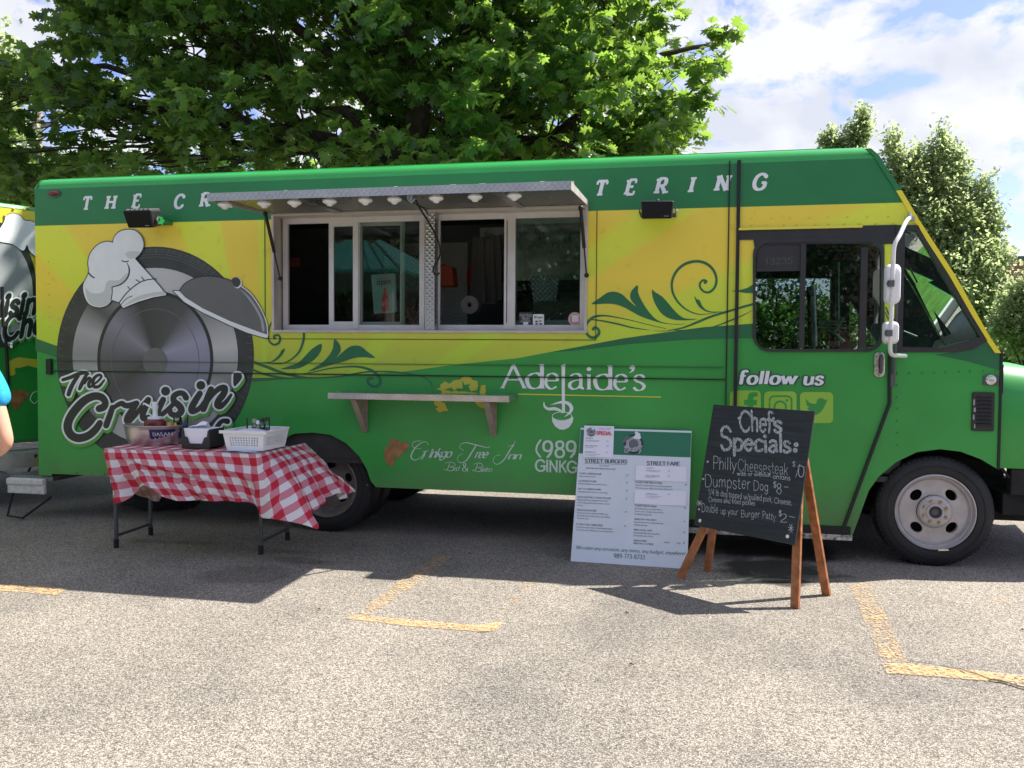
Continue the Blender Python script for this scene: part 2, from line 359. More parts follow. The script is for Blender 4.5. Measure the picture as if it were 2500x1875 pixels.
def chalk(name, dens=.5):
    m = mat(name, (.5, .52, .52), .9, .1); t = m.node_tree; b = bsdf(m); co = t.nodes.new('ShaderNodeTexCoord')
    mp = t.nodes.new('ShaderNodeMapping'); mp.inputs['Scale'].default_value = (1, 1, .45); L(t, co.outputs['Object'], mp.inputs[0])
    n = t.nodes.new('ShaderNodeTexNoise'); n.inputs['Scale'].default_value = 190; n.inputs['Detail'].default_value = 4; n.inputs['Distortion'].default_value = 1.0; L(t, mp.outputs[0], n.inputs['Vector'])
    c = ramp(t, n.outputs[0], [(dens-.16, (.045, .055, .058)), (dens+.08, (.50, .53, .53))]); L(t, c, b.inputs['Base Color']); return m
M['chalk'] = chalk('chalk_line', .42); M['chalkfill'] = chalk('chalk_shading', .50)
def chalkboard():
    m = mat('chalkboard_paint', (.016, .022, .024), .6, .35, var=.2, vscale=5); t = m.node_tree; b = bsdf(m); co = t.nodes.new('ShaderNodeTexCoord')
    mp = t.nodes.new('ShaderNodeMapping'); mp.inputs['Scale'].default_value = (1.2, 1.2, 22); mp.inputs['Rotation'].default_value = (0, R(3), 0); L(t, co.outputs['Object'], mp.inputs[0])
    n = t.nodes.new('ShaderNodeTexNoise'); n.inputs['Scale'].default_value = 3; n.inputs['Detail'].default_value = 8; n.inputs['Roughness'].default_value = .65; L(t, mp.outputs[0], n.inputs['Vector'])
    c = ramp(t, n.outputs[0], [(.4, (.014, .019, .021)), (.62, (.026, .034, .036)), (.78, (.06, .07, .07))]); L(t, c, b.inputs['Base Color']); return m
M['chalkboard'] = chalkboard()

def asphalt():
    m = mat('worn_asphalt', (.3, .28, .26), .9, .25); t = m.node_tree; b = bsdf(m); g = t.nodes.new('ShaderNodeNewGeometry'); P = g.outputs['Position']
    v = t.nodes.new('ShaderNodeTexVoronoi'); v.inputs['Scale'].default_value = 175; L(t, P, v.inputs['Vector'])
    v2 = t.nodes.new('ShaderNodeTexVoronoi'); v2.inputs['Scale'].default_value = 95; L(t, P, v2.inputs['Vector'])
    sA = t.nodes.new('ShaderNodeSeparateColor'); L(t, v.outputs['Color'], sA.inputs[0])
    sB = t.nodes.new('ShaderNodeSeparateColor'); L(t, v2.outputs['Color'], sB.inputs[0])
    base = ramp(t, sA.outputs[0], [(0.0, (.072, .064, .054)), (.3, (.15, .134, .113)), (.46, (.29, .262, .222)), (.75, (.47, .428, .366)), (1, (.65, .60, .52))])
    fine = ramp(t, sB.outputs[0], [(0, (.10, .088, .07)), (.5, (.33, .29, .235)), (1, (.62, .55, .45))])
    c = mix(t, .25, base, fine)
    ed = ramp(t, v.outputs['Distance'], [(.35, (0, 0, 0)), (.75, (1, 1, 1))]); c = mix(t, mth(t, 'MULTIPLY', ed, .55), c, (.10, .092, .082))
    n = t.nodes.new('ShaderNodeTexNoise'); n.inputs['Scale'].default_value = .75; n.inputs['Detail'].default_value = 8; n.inputs['Roughness'].default_value = .62; L(t, P, n.inputs['Vector'])
    pat = ramp(t, n.outputs[0], [(.30, (.62, .63, .64)), (.48, (.88, .87, .86)), (.68, (1.08, 1.06, 1.03))])
    mm = t.nodes.new('ShaderNodeMix'); mm.data_type = 'RGBA'; mm.blend_type = 'MULTIPLY'; mm.inputs[0].default_value = 1; L(t, c, mm.inputs[6]); L(t, pat, mm.inputs[7]); c = mm.outputs[2]
    # oil stains near the table
    n5 = t.nodes.new('ShaderNodeTexNoise'); n5.inputs['Scale'].default_value = 3.2; n5.inputs['Detail'].default_value = 6; n5.inputs['Distortion'].default_value = .6; L(t, P, n5.inputs['Vector'])
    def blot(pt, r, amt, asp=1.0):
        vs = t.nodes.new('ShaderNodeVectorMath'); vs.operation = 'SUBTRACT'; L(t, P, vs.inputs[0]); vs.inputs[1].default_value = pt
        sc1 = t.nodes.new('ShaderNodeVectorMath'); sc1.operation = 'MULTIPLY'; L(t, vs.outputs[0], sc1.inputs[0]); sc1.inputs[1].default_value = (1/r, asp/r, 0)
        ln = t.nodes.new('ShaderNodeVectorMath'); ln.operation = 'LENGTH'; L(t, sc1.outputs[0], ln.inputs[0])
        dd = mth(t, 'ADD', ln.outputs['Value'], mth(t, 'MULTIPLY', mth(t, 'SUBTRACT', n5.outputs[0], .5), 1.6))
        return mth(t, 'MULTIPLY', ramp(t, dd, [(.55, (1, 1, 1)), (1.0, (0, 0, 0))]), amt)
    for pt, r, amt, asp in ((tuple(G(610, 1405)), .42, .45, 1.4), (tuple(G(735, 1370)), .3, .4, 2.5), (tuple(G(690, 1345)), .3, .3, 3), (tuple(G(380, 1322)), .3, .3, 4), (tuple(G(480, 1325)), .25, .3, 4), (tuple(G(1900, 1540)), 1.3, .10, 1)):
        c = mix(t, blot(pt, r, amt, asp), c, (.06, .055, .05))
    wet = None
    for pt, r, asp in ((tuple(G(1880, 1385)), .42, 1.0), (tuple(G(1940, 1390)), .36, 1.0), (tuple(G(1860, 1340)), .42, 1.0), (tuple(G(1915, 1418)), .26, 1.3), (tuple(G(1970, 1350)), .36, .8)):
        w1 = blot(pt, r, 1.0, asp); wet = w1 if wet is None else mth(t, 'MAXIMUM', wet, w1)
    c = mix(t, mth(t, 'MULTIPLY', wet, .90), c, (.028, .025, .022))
    L(t, c, b.inputs['Base Color']); L(t, mth(t, 'SUBTRACT', .92, mth(t, 'MULTIPLY', wet, .3)), b.inputs['Roughness'])
    h = mth(t, 'ADD', mth(t, 'MULTIPLY', v.outputs['Distance'], -1), mth(t, 'MULTIPLY', sA.outputs[1], .5))
    bp = t.nodes.new('ShaderNodeBump'); bp.inputs['Strength'].default_value = .55; bp.inputs['Distance'].default_value = .006; L(t, h, bp.inputs['Height']); L(t, bp.outputs[0], b.inputs['Normal'])
    return m
M['asphalt'] = asphalt()
def road_paint(name, wear=.5):
    m = mat(name, (.62, .36, .05), .8, .3); t = m.node_tree; b = bsdf(m); g = t.nodes.new('ShaderNodeNewGeometry'); P = g.outputs['Position']
    n = t.nodes.new('ShaderNodeTexNoise'); n.inputs['Scale'].default_value = 5; n.inputs['Detail'].default_value = 10; n.inputs['Roughness'].default_value = .72; L(t, P, n.inputs['Vector'])
    v = t.nodes.new('ShaderNodeTexVoronoi'); v.inputs['Scale'].default_value = 78; L(t, P, v.inputs['Vector'])
    s_ = t.nodes.new('ShaderNodeSeparateColor'); L(t, v.outputs['Color'], s_.inputs[0])
    k = mth(t, 'ADD', mth(t, 'MULTIPLY', n.outputs[0], .75), mth(t, 'MULTIPLY', s_.outputs[1], .35))
    al = ramp(t, k, [(wear-.12, (.68, .68, .68)), (wear+.06, (0, 0, 0))])
    c = ramp(t, s_.outputs[0], [(0, (.46, .29, .13)), (1, (.70, .47, .23))]); L(t, c, b.inputs['Base Color'])
    L(t, al, b.inputs['Alpha']); return m
M['paint_fresh'] = road_paint('yellow_road_paint', .66); M['paint_worn'] = road_paint('worn_yellow_road_paint', .52); M['paint_faint'] = road_paint('faded_yellow_road_paint', .40)

def leafmat(name, col, trans, tw=.42, var=.35, rough=.42):
    m = bpy.data.materials.new(name); m.use_nodes = True; t = m.node_tree; b = bsdf(m)
    oi = t.nodes.new('ShaderNodeNewGeometry'); n = t.nodes.new('ShaderNodeTexNoise'); n.inputs['Scale'].default_value = 2.6; n.inputs['Detail'].default_value = 3; L(t, oi.outputs['Position'], n.inputs['Vector'])
    rp = mth(t, 'ADD', mth(t, 'MULTIPLY', oi.outputs['Random Per Island'], .6), mth(t, 'MULTIPLY', n.outputs[0], .5))
    c = ramp(t, rp, [(.15, tuple(x*(1-var) for x in col)), (.85, tuple(min(1, x*(1+var)) for x in col))])
    c2 = ramp(t, rp, [(.15, tuple(x*(1-var) for x in trans)), (.85, tuple(min(1, x*(1+var)) for x in trans))])
    L(t, c, b.inputs['Base Color']); b.inputs['Roughness'].default_value = rough; b.inputs['Specular IOR Level'].default_value = .45
    tl = t.nodes.new('ShaderNodeBsdfTranslucent'); L(t, c2, tl.inputs[0]); mx = t.nodes.new('ShaderNodeMixShader'); mx.inputs[0].default_value = tw
    o = t.nodes['Material Output']; L(t, b.outputs[0], mx.inputs[1]); L(t, tl.outputs[0], mx.inputs[2]); L(t, mx.outputs[0], o.inputs[0]); m.diffuse_color = (*col, 1)
    return m
M['oak'] = leafmat('oak_leaf', (.040, .095, .026), (.34, .54, .07), .42, .45)
M['maple'] = leafmat('maple_leaf', (.16, .22, .10), (.50, .60, .27), .62, .2)
M['farleaf'] = leafmat('darkened_leaf', (.016, .034, .012), (.03, .07, .015), .3)  # shade put into the leaf colour so the mirrored trees stay dark
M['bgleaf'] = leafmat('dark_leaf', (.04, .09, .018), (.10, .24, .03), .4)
def brick():
    m = mat('red_brick', (.3, .1, .07), .9, .2); t = m.node_tree; b = bsdf(m); g = t.nodes.new('ShaderNodeTexCoord')
    mp = t.nodes.new('ShaderNodeMapping'); mp.inputs['Rotation'].default_value = (R(90), 0, 0); L(t, g.outputs['Object'], mp.inputs[0])
    br = t.nodes.new('ShaderNodeTexBrick'); br.inputs['Scale'].default_value = 4.5; br.inputs['Color1'].default_value = (.26, .09, .06, 1); br.inputs['Color2'].default_value = (.34, .13, .09, 1); br.inputs['Mortar'].default_value = (.3, .27, .24, 1)
    br.inputs['Mortar Size'].default_value = .015; L(t, mp.outputs[0], br.inputs[0]); L(t, br.outputs[0], b.inputs['Base Color']); return m
M['brick'] = brick()
M['concrete'] = mat('pale_concrete', (.42, .41, .40), .85, .2, var=.1, vscale=2)
M['tealroof'] = mat('teal_metal_roof', (.03, .17, .13), .4, .5, var=.08)
M['grass'] = mat('lawn', (.05, .12, .02), .9, .1, var=.3, vscale=3)
# ------------------------------------------------------------------ flat print: strokes, lettering, shapes
def ccw(p):
    a = sum(p[i][0]*p[(i+1) % len(p)][1] - p[(i+1) % len(p)][0]*p[i][1] for i in range(len(p)))
    return p if a > 0 else p[::-1]
def union2d(polys, holes=(), eps=1e-4):
    """planar union of overlapping outlines minus holes; no two faces overlap"""
    V = []; F = []; Q = []
    for k, p in enumerate(list(polys)+list(holes)):
        q = []
        for a in ccw([tuple(x) for x in p]):
            if not q or (abs(a[0]-q[-1][0])+abs(a[1]-q[-1][1])) > eps*4: q.append(a)
        if len(q) < 3: continue
        F += [(len(V)+i, len(V)+(i+1) % len(q)) for i in range(len(q))]; V += q; Q.append((np.array(q), k >= len(polys)))
    r = delaunay_2d_cdt([Vector(v) for v in V], F, [], 0, eps, False)
    vs = np.array([(v.x, v.y) for v in r[0]]); fs = [tuple(f) for f in r[2]]; tri = np.array(fs)
    cen = vs[tri].mean(1); d1 = vs[tri[:, 1]]-vs[tri[:, 0]]; d2 = vs[tri[:, 2]]-vs[tri[:, 0]]; area = np.abs(d1[:, 0]*d2[:, 1]-d1[:, 1]*d2[:, 0])
    order = np.argsort(cen[:, 0]); cx_ = cen[order, 0]; cy_ = cen[order, 1]; ins = np.zeros(len(cen), bool); out_ = np.zeros(len(cen), bool)
    for q, hole in Q:
        i0 = np.searchsorted(cx_, q[:, 0].min()); i1 = np.searchsorted(cx_, q[:, 0].max())
        if i1 <= i0: continue
        x = cx_[i0:i1]; y = cy_[i0:i1]; c = np.zeros(i1-i0, bool); n = len(q)
        for i in range(n):
            (xa, ya), (xb, yb) = q[i-1], q[i]
            if ya == yb: continue
            c ^= ((ya > y) != (yb > y)) & (x < (xb-xa)*(y-ya)/(yb-ya)+xa)
        (out_ if hole else ins)[i0:i1] |= c
    keep = np.zeros(len(cen), bool); keep[order] = ins & ~out_; keep &= area > 1e-14
    return [tuple(v) for v in vs], [fs[i] for i in np.nonzero(keep)[0]]
def decal(name, polys, Y, m, parent, holes=(), mapf=None, eps=1e-3, kind=None, norm=None):
    vs, fs = union2d(polys, holes, eps); mb = MB()
    mf = mapf or (lambda u, v: S(u, v, Y))
    mb.add([mf(*p) for p in vs], fs)
    o = mb.build(name, m, parent)
    if kind: o['kind'] = kind
    return o
def cat(pts, n=6, closed=False):     # Catmull-Rom
    out = []; k = len(pts); dim = len(pts[0])
    rng = range(k) if closed else range(k-1)
    for i in rng:
        p = [pts[(i-1) % k] if closed or i > 0 else pts[0], pts[i], pts[(i+1) % k], pts[(i+2) % k] if closed or i+2 < k else pts[-1]]
        for j in range(n):
            t = j/n; out.append(tuple(.5*(2*p[1][d] + (p[2][d]-p[0][d])*t + (2*p[0][d]-5*p[1][d]+4*p[2][d]-p[3][d])*t*t + (-p[0][d]+3*p[1][d]-3*p[2][d]+p[3][d])*t**3) for d in range(dim)))
    if not closed: out.append(tuple(pts[-1]))
    return out
def disc(x, y, r, n=10): return [(x+r*math.cos(2*math.pi*i/n), y+r*math.sin(2*math.pi*i/n)) for i in range(n)]
def stroke(pts, w, smooth=True, cap=True, n=5, nd=10):
    """polygons for a stroke; points (x, y) or (x, y, width); w default width"""
    p = [(a[0], a[1], a[2] if len(a) > 2 else w) for a in pts]
    if smooth and len(p) > 2: p = cat(p, n)
    out = []
    for i in range(len(p)-1):
        a, b = p[i], p[i+1]; dx, dy = b[0]-a[0], b[1]-a[1]; l = math.hypot(dx, dy)
        if l < 1e-6: continue
        nx, ny = -dy/l, dx/l; ra, rb = abs(a[2])/2, abs(b[2])/2
        out.append([(a[0]+nx*ra, a[1]+ny*ra), (b[0]+nx*rb, b[1]+ny*rb), (b[0]-nx*rb, b[1]-ny*rb), (a[0]-nx*ra, a[1]-ny*ra)])
    for i, a in enumerate(p):
        if (0 < i < len(p)-1) or cap: out.append(disc(a[0], a[1], abs(a[2])/2, nd))
    return out
def line_font():
    g = {}
    raw = """A 78 0,0 39,100|39,100 78,0|14,36 64,36
B 64 8,0 8,100|~8,100 38,100 54,90 55,66 40,53 8,53|~8,53 42,53 60,42 62,16 46,0 8,0
C 76 ~72,80 56,97 34,100 12,82 4,50 12,18 34,0 56,3 72,20
D 76 8,0 8,100|~8,100 34,100 60,88 71,50 60,12 34,0 8,0
E 58 8,0 8,100|8,100 54,100|8,53 44,53|8,0 56,0
F 54 8,0 8,100|8,100 54,100|8,52 44,52
G 80 ~73,80 56,97 34,100 12,82 4,50 12,18 34,0 58,2 74,14|74,14 74,44|50,44 80,44
H 76 8,0 8,100|68,0 68,100|8,52 68,52
I 22 11,0 11,100
J 44 ~34,100 34,30 26,4 8,0 0,10
K 70 8,0 8,100|64,100 8,42|26,60 68,0
L 54 8,0 8,100|8,0 54,0
M 92 8,0 12,100|12,100 46,8|46,8 80,100|80,100 84,0
N 78 8,0 8,100|8,100 70,0|70,0 70,100
O 86 ~43,100 66,94 80,72 82,50 80,28 66,6 43,0 20,6 6,28 4,50 6,72 20,94 43,100
P 60 8,0 8,100|~8,100 40,100 56,90 57,62 42,48 8,48
Q 86 ~43,100 66,94 82,50 66,6 43,0 20,6 4,50 20,94 43,100|50,22 84,-12
R 68 8,0 8,100|~8,100 38,100 54,90 55,64 40,52 8,52|34,52 66,0
S 58 ~52,84 38,99 18,97 7,80 14,62 34,50 52,34 50,12 34,0 14,2 4,18
T 66 33,0 33,100|0,100 66,100
U 76 ~8,100 8,34 18,6 38,0 58,6 68,34 68,100
V 74 0,100 37,0|37,0 74,100
W 100 0,100 26,0|26,0 50,90|50,90 74,0|74,0 100,100
X 70 0,100 70,0|70,100 0,0
Y 70 0,100 35,46|70,100 35,46|35,46 35,0
Z 62 4,100 58,100|58,100 4,0|4,0 60,0
a 50 ~8,54 22,63 36,60 42,46 42,10 50,2|~42,38 24,36 8,26 6,10 18,0 34,6 42,20
b 54 8,100 8,0|~8,44 20,60 36,62 49,46 50,30 46,12 32,0 16,4 8,16
c 46 ~43,50 34,62 20,62 6,46 5,28 12,6 26,0 42,10
d 54 47,100 47,0|~47,46 36,62 20,61 6,46 5,28 12,6 26,0 40,6 47,20
e 50 7,34 45,34|~45,34 43,54 28,64 12,56 5,34 8,12 24,0 42,10
f 36 ~38,94 28,101 18,96 15,80 15,40 15,0|2,62 34,62
g 54 ~47,44 36,62 20,61 6,46 5,30 12,8 26,2 40,8 47,22|~47,62 47,10 46,-16 34,-30 18,-30 6,-22
h 54 8,100 8,0|~8,42 20,60 36,62 46,48 46,24 46,0
i 18 9,62 9,0|9,84 9,86
j 22 ~14,62 14,10 13,-16 4,-28|14,84 14,86
k 50 8,100 8,0|44,62 8,24|20,36 48,0
l 18 9,100 9,0
m 80 8,62 8,0|~8,44 18,60 30,62 39,48 39,24 39,0|~39,44 50,60 62,62 71,48 71,24 71,0
n 54 8,62 8,0|~8,42 20,60 36,62 46,48 46,24 46,0
o 54 ~27,63 42,56 49,31 42,7 27,0 12,7 5,31 12,56 27,63
p 54 8,62 8,-30|~8,44 20,60 36,62 49,46 50,30 46,12 32,0 16,4 8,16
q 54 47,62 47,-30|~47,46 36,62 20,61 6,46 5,28 12,6 26,0 40,6 47,20
r 36 8,62 8,0|~8,40 16,56 26,62 36,58
s 42 ~38,52 28,62 14,61 6,48 14,37 28,30 38,17 30,2 14,0 4,10
t 34 ~15,86 15,40 15,14 22,1 34,5|2,62 32,62
u 54 ~8,62 8,20 14,3 26,0 40,8 46,22|46,62 46,0
v 48 0,62 24,0|24,0 48,62
w 72 0,62 18,0|18,0 36,58|36,58 54,0|54,0 72,62
x 48 2,62 46,0|46,62 2,0
y 50 0,62 25,0|50,62 25,0|25,0 12,-30
z 44 4,62 42,62|42,62 4,0|4,0 42,0
0 58 ~29,100 46,90 53,50 46,10 29,0 12,10 5,50 12,90 29,100
1 40 8,80 24,100|24,100 24,0
2 56 ~6,78 16,96 32,100 48,90 50,70 40,50 20,24 4,0|4,0 54,0
3 56 ~8,86 24,100 42,96 48,78 40,58 24,52|~24,52 44,48 52,28 44,6 24,0 4,12
4 60 44,0 44,100|44,100 4,32|4,32 58,32
5 56 48,100 14,100|14,100 10,58|~10,58 26,64 44,56 52,34 42,6 22,0 4,10
6 58 ~48,94 30,100 12,74 6,36 14,6 32,0 50,14 50,42 36,58 18,54 8,36
7 54 4,100 52,100|52,100 18,0
8 58 ~29,100 46,92 47,68 29,54 11,68 12,92 29,100|~29,54 48,44 53,22 44,3 29,0 14,3 5,22 10,44 29,54
9 58 ~52,62 44,44 28,38 12,44 5,64 10,90 28,100 46,92 52,66 46,28 28,0
$ 54 ~48,80 36,92 18,90 8,76 14,60 34,48 48,34 44,14 30,6 12,10 4,22|28,106 28,-8
& 76 ~70,40 60,12 36,0 12,4 6,24 20,44 40,58 46,80 34,98 20,90 20,72 38,42 56,14 74,0
' 16 8,100 6,78
. 18 9,2 9,4
, 18 9,4 5,-12
: 20 10,8 10,10|10,50 10,52
! 20 10,100 10,30|10,2 10,4
- 36 4,38 32,38
/ 40 2,-6 38,104
( 34 ~28,112 12,80 8,46 12,10 28,-22
) 34 ~6,112 22,80 26,46 22,10 6,-22"""
    for ln in raw.split('\n'):
        ch, w, rest = ln.split(' ', 2); ss = []
        for s_ in rest.split('|'):
            sm = s_.startswith('~'); ss.append((sm, [tuple(float(x)/100 for x in p.split(',')) for p in s_.lstrip('~').split(' ')]))
        g[ch] = (float(w)/100, ss)
    return g
FONT = line_font()
def glyph(ch, w=.12, thin=None, nib=0.0, serif=0.0, sw=None, xs=1.0, jit=0.0, arms=True):
    """list of polygons in glyph units (cap height 1)"""
    adv, ss = FONT[ch]; out = []; thin = w if thin is None else thin; sw = sw or thin*.9
    def wd(dx, dy):
        l = math.hypot(dx, dy) or 1; k = abs((dx*math.cos(nib) - dy*math.sin(nib))/l); k = 1-k
        k = abs((-dx*math.sin(nib) + dy*math.cos(nib))/l)
        return thin + (w-thin)*k
    for sm, pts in ss:
        p = [(x*xs + rnd.uniform(-jit, jit), y + rnd.uniform(-jit, jit)) for x, y in pts]
        q = cat(p, 5) if sm and len(p) > 2 else p
        r = []
        for i in range(len(q)):
            a = q[max(0, i-1)]; b = q[min(len(q)-1, i+1)]; r.append((q[i][0], q[i][1], wd(b[0]-a[0], b[1]-a[1])))
        if len(p) == 2 and math.hypot(p[1][0]-p[0][0], p[1][1]-p[0][1]) < .05:
            out.append(disc(p[0][0], p[0][1], w*.72, 10)); continue
        out += stroke(r, w, False, cap=(serif == 0), nd=8)
        if serif and len(p) == 2 or (serif and sm and ch in 'UurnhmJ'):
            ends = (q[0], q[1]), (q[-1], q[-2])
            for e, o in ends:
                dx, dy = abs(e[0]-o[0]), abs(e[1]-o[1])
                if dy > dx*.9 and (abs(e[1]) < .02 or abs(e[1]-1) < .02 or abs(e[1]-.62) < .02 or abs(e[1]+.30) < .02):
                    if ch == 'A' and e[1] > .9: continue
                    if ch in 'MN' and (abs(e[1]) < .1 and ch == 'N' and e[0] > .5*adv*xs and o[0] < .3*xs): continue
                    if ch == 'M' and .3*xs < e[0] < .6*xs: continue
                    if ch in 'VvWwyYt' and abs(e[1]) < .1 and ch != 'Y': continue
                    if ch == 'Y' and abs(e[1]-.46) < .02: continue
                    top = e[1] > .3
                    l0 = serif; r0 = serif*(1 if not (ch in 'bdhklinmrpu' and top) else .1)
                    out.append([(e[0]-l0, e[1]-sw*(top)), (e[0]+r0, e[1]-sw*(top)), (e[0]+r0, e[1]+sw*(not top)), (e[0]-l0, e[1]+sw*(not top))])
                elif arms and dx > dy*3 and ch in 'EFTLZz' and (abs(e[1]) < .02 or abs(e[1]-1) < .02) and o[0] != e[0]:
                    if ch in 'EFL' and e[0] < .2: continue
                    top = e[1] > .3
                    out.append([(e[0]-sw*.5, e[1]-(.24 if top else 0)), (e[0]+sw*.5, e[1]-(.24 if top else 0)), (e[0]+sw*.5, e[1]+(0 if top else .24)), (e[0]-sw*.5, e[1]+(0 if top else .24))])
    return out, adv*xs
def text2d(txt, h=1.0, track=.10, slant=0.0, space=.34, x0=0.0, align='l', width=None, base_jit=0, **k):
    out = []; x = 0
    for ch in txt:
        if ch == ' ': x += space; continue
        if ch not in FONT: continue
        ps, adv = glyph(ch, **k); dy = rnd.uniform(-base_jit, base_jit)
        for p in ps: out.append([(x + a + slant*b, b+dy) for a, b in p])
        x += adv + track
    tw = max(x-track, .001); s_ = h; sx = s_ if width is None else width/tw
    ox = x0 - {'l': 0, 'c': tw*sx/2, 'r': tw*sx}[align]
    return [[(a*sx+ox, b*s_) for a, b in p] for p in out], tw*sx
def line_map(pa, pb, hpx, Y=0.0):
    """maps text space (x metres-free 0..1 along pa->pb) to pixels of the photograph; y up in units of hpx"""
    ax, ay = pa; bx, by = pb
    return lambda x, y: (ax + (bx-ax)*x, ay + (by-ay)*x - y*hpx)
def px_text(txt, pa, pb, hpx, **k):      # polygons in photo pixels, text squeezed between pa and pb on its baseline
    ps, w = text2d(txt, 1.0, width=1.0, **k); f = line_map(pa, pb, hpx)
    return [[f(a, b) for a, b in p] for p in ps]
def shift(polys, dx, dy): return [[(a+dx, b+dy) for a, b in p] for p in polys]
def zmap(x0, y0, s_):                      # coordinates read off an enlarged crop -> photo pixels
    return lambda p: (x0+p[0]*s_, y0+p[1]*s_) + tuple(q*s_ for q in p[2:])
def zs(z, pts): return [z(p) for p in pts]
_fc = None
def plain_text(rows, m, parent, frame, name='menu_text', h=.011):
    """rows: (text, x, y, size, align) in metres on a plane frame(x, y)->world, default typeface, joined in one mesh"""
    mb = MB()
    for txt, x, y, sz, al in rows:
        cu = bpy.data.curves.new('t', 'FONT'); cu.body = txt; cu.size = sz; cu.align_x = {'l': 'LEFT', 'c': 'CENTER', 'r': 'RIGHT'}[al]; cu.resolution_u = 1; cu.space_character = .95
        o = bpy.data.objects.new('t', cu); C.objects.link(o)
        me = bpy.data.meshes.new_from_object(o)
        mb.add([frame(x+v.co.x*.82, y+v.co.y) for v in me.vertices], [tuple(p.vertices) for p in me.polygons])
        bpy.data.objects.remove(o); bpy.data.curves.remove(cu); bpy.data.meshes.remove(me)
    return mb.build(name, m, parent)
# ================================================================== SETTING
def struct(o): o['kind'] = 'structure'; return o
gm = MB()
gx = [-400, -60, -14, -7, 0, 7, 14, 60, 400]
gm.grid([[(x, y, 0) for x in gx] for y in [-400, -60, -14, -7, 0, 7, 14, 60, 500]])
struct(gm.build('ground', M['asphalt']))
lw = MB(); lw.grid([[(x, y, .006 + .05*math.sin(x*.3)*math.cos(y*.4)**2) for x in np.linspace(-70, 90, 40)] for y in np.linspace(9.5, 34, 14)])
struct(lw.build('lawn', M['grass']))
kb = MB(); kb.box((-70, 9.3, 0), (90, 9.5, .13)); struct(kb.build('kerb', M['concrete'], bevel=.01))

def gpoly(name, pts, m, z=.004):
    mb = MB(); vs, fs = union2d([[tuple(G(*p))[:2] for p in pts]], eps=1e-5); mb.add([(x, y, z) for x, y in vs], fs)
    o = mb.build(name, m); struct(o); return o
gpoly('yellow_line', [(-30, 1428), (70, 1430), (165, 1438), (140, 1454), (60, 1447), (-30, 1442)], M['paint_fresh'])
gpoly('yellow_line', [(845, 1512), (864, 1502), (1010, 1515), (1178, 1529), (1168, 1543), (1000, 1530)], M['paint_fresh'], .004)
gpoly('yellow_line', [(1180, 1527), (1226, 1521), (1212, 1543), (1165, 1545)], M['paint_fresh'], .008)
gpoly('faded_line', [(868, 1500), (905, 1503), (1060, 1398), (1100, 1360), (1070, 1355), (1000, 1402)], M['paint_worn'])
gpoly('faded_line', [(1200, 1520), (1228, 1520), (1275, 1465), (1330, 1400), (1300, 1396), (1245, 1462)], M['paint_faint'])
gpoly('faded_line', [(2072, 1425), (2128, 1425), (2215, 1614), (2154, 1620)], M['paint_worn'])
gpoly('yellow_line', [(2152, 1622), (2220, 1622), (2330, 1634), (2480, 1650), (2560, 1660), (2560, 1690), (2440, 1668), (2300, 1655), (2165, 1646)], M['paint_fresh'], .006)
gpoly('faded_line', [(-20, 1380), (60, 1360), (170, 1325), (200, 1335), (90, 1370), (-20, 1396)], M['paint_faint'])
gpoly('faded_line', [(2395, 1445), (2440, 1438), (2470, 1480), (2425, 1475)], M['paint_faint'])
ck = MB(); cp = []
for a in [(2215, 1617), (2260, 1622), (2310, 1632), (2350, 1638), (2390, 1650), (2420, 1662), (2450, 1668), (2480, 1676), (2530, 1692)]: cp.append(G(*a) + Vector((rnd.uniform(-.006, .006), rnd.uniform(-.006, .006), .0095)))
cw = [.004, .006, .007, .010, .012, .014, .016, .017, .018]
rows = [[p + Vector((0, -w/2, 0)), p + Vector((0, w/2, 0))] for p, w in zip(cp, cw)]
ck.grid(rows); struct(ck.build('asphalt_crack', M['dark']))
twg = MB()
for (u, v, a, l) in [(560*.565, 1250+0, 0, 0)]: pass
for i, (u, v, a) in enumerate([(1530, 1498, -.5), (1541, 1625, .1), (778, 1490, 0), (1146, 1353, 0), (2496, 1540, .8), (780, 1375, 0.1)]):
    p = G(u, v); q = Vector((math.cos(a), math.sin(a)*.6, 0))
    mb = MB(); mb.tube([p - q*.012 + Vector((0, 0, .006)), p + Vector((0, .003, .009)), p + q*.014 + Vector((0, 0, .005))], [.0015, .004, .002], 5)
    o = mb.build('twig', M['bark']); tag(o, ['short dark twig on the asphalt below the menu board', 'dark bark scrap lying in the middle of the sunlit asphalt', 'small dark twig left of the middle yellow line', 'tiny leaf scrap in the shade under the shelf', 'bent twig on asphalt at the far right edge', 'small twig in shade near the right front table leg'][i], 'twig', 'twigs and scraps on the asphalt')

# ================================================================== FOOD TRUCK
XR = -5.5622; XSEAM = 2.0475; WID = 2.25; ZW = 2.85; ZT = 2.948; ZGY = 2.5379; ZB = .4024
ft = thing('food_truck', 'green and yellow food truck with a big open serving window', 'food truck', (-1.7, 1.1, 0))
def slab(name, outer, holes, Y0, Y1, m, parent, inpx=True):
    """a sheet of wall with real thickness; outlines in photo pixels on plane Y0 or in metres (X, Z)"""
    cv = (lambda p: (S(p[0], p[1], Y0).x, S(p[0], p[1], Y0).z)) if inpx else (lambda p: p)
    o2 = [cv(p) for p in outer]; h2 = [[cv(p) for p in h] for h in holes]
    vs, fs = union2d([o2], h2, 1e-5); mb = MB()
    mb.add([(x, Y0, z) for x, z in vs], fs); mb.add([(x, Y1, z) for x, z in vs], [f[::-1] for f in fs])
    for lp in [o2]+h2:
        n = len(lp); mb.add([(x, Y0, z) for x, z in lp] + [(x, Y1, z) for x, z in lp], [(i, (i+1) % n, n+(i+1) % n, n+i) for i in range(n)])
    return mb.build(name, m, parent)
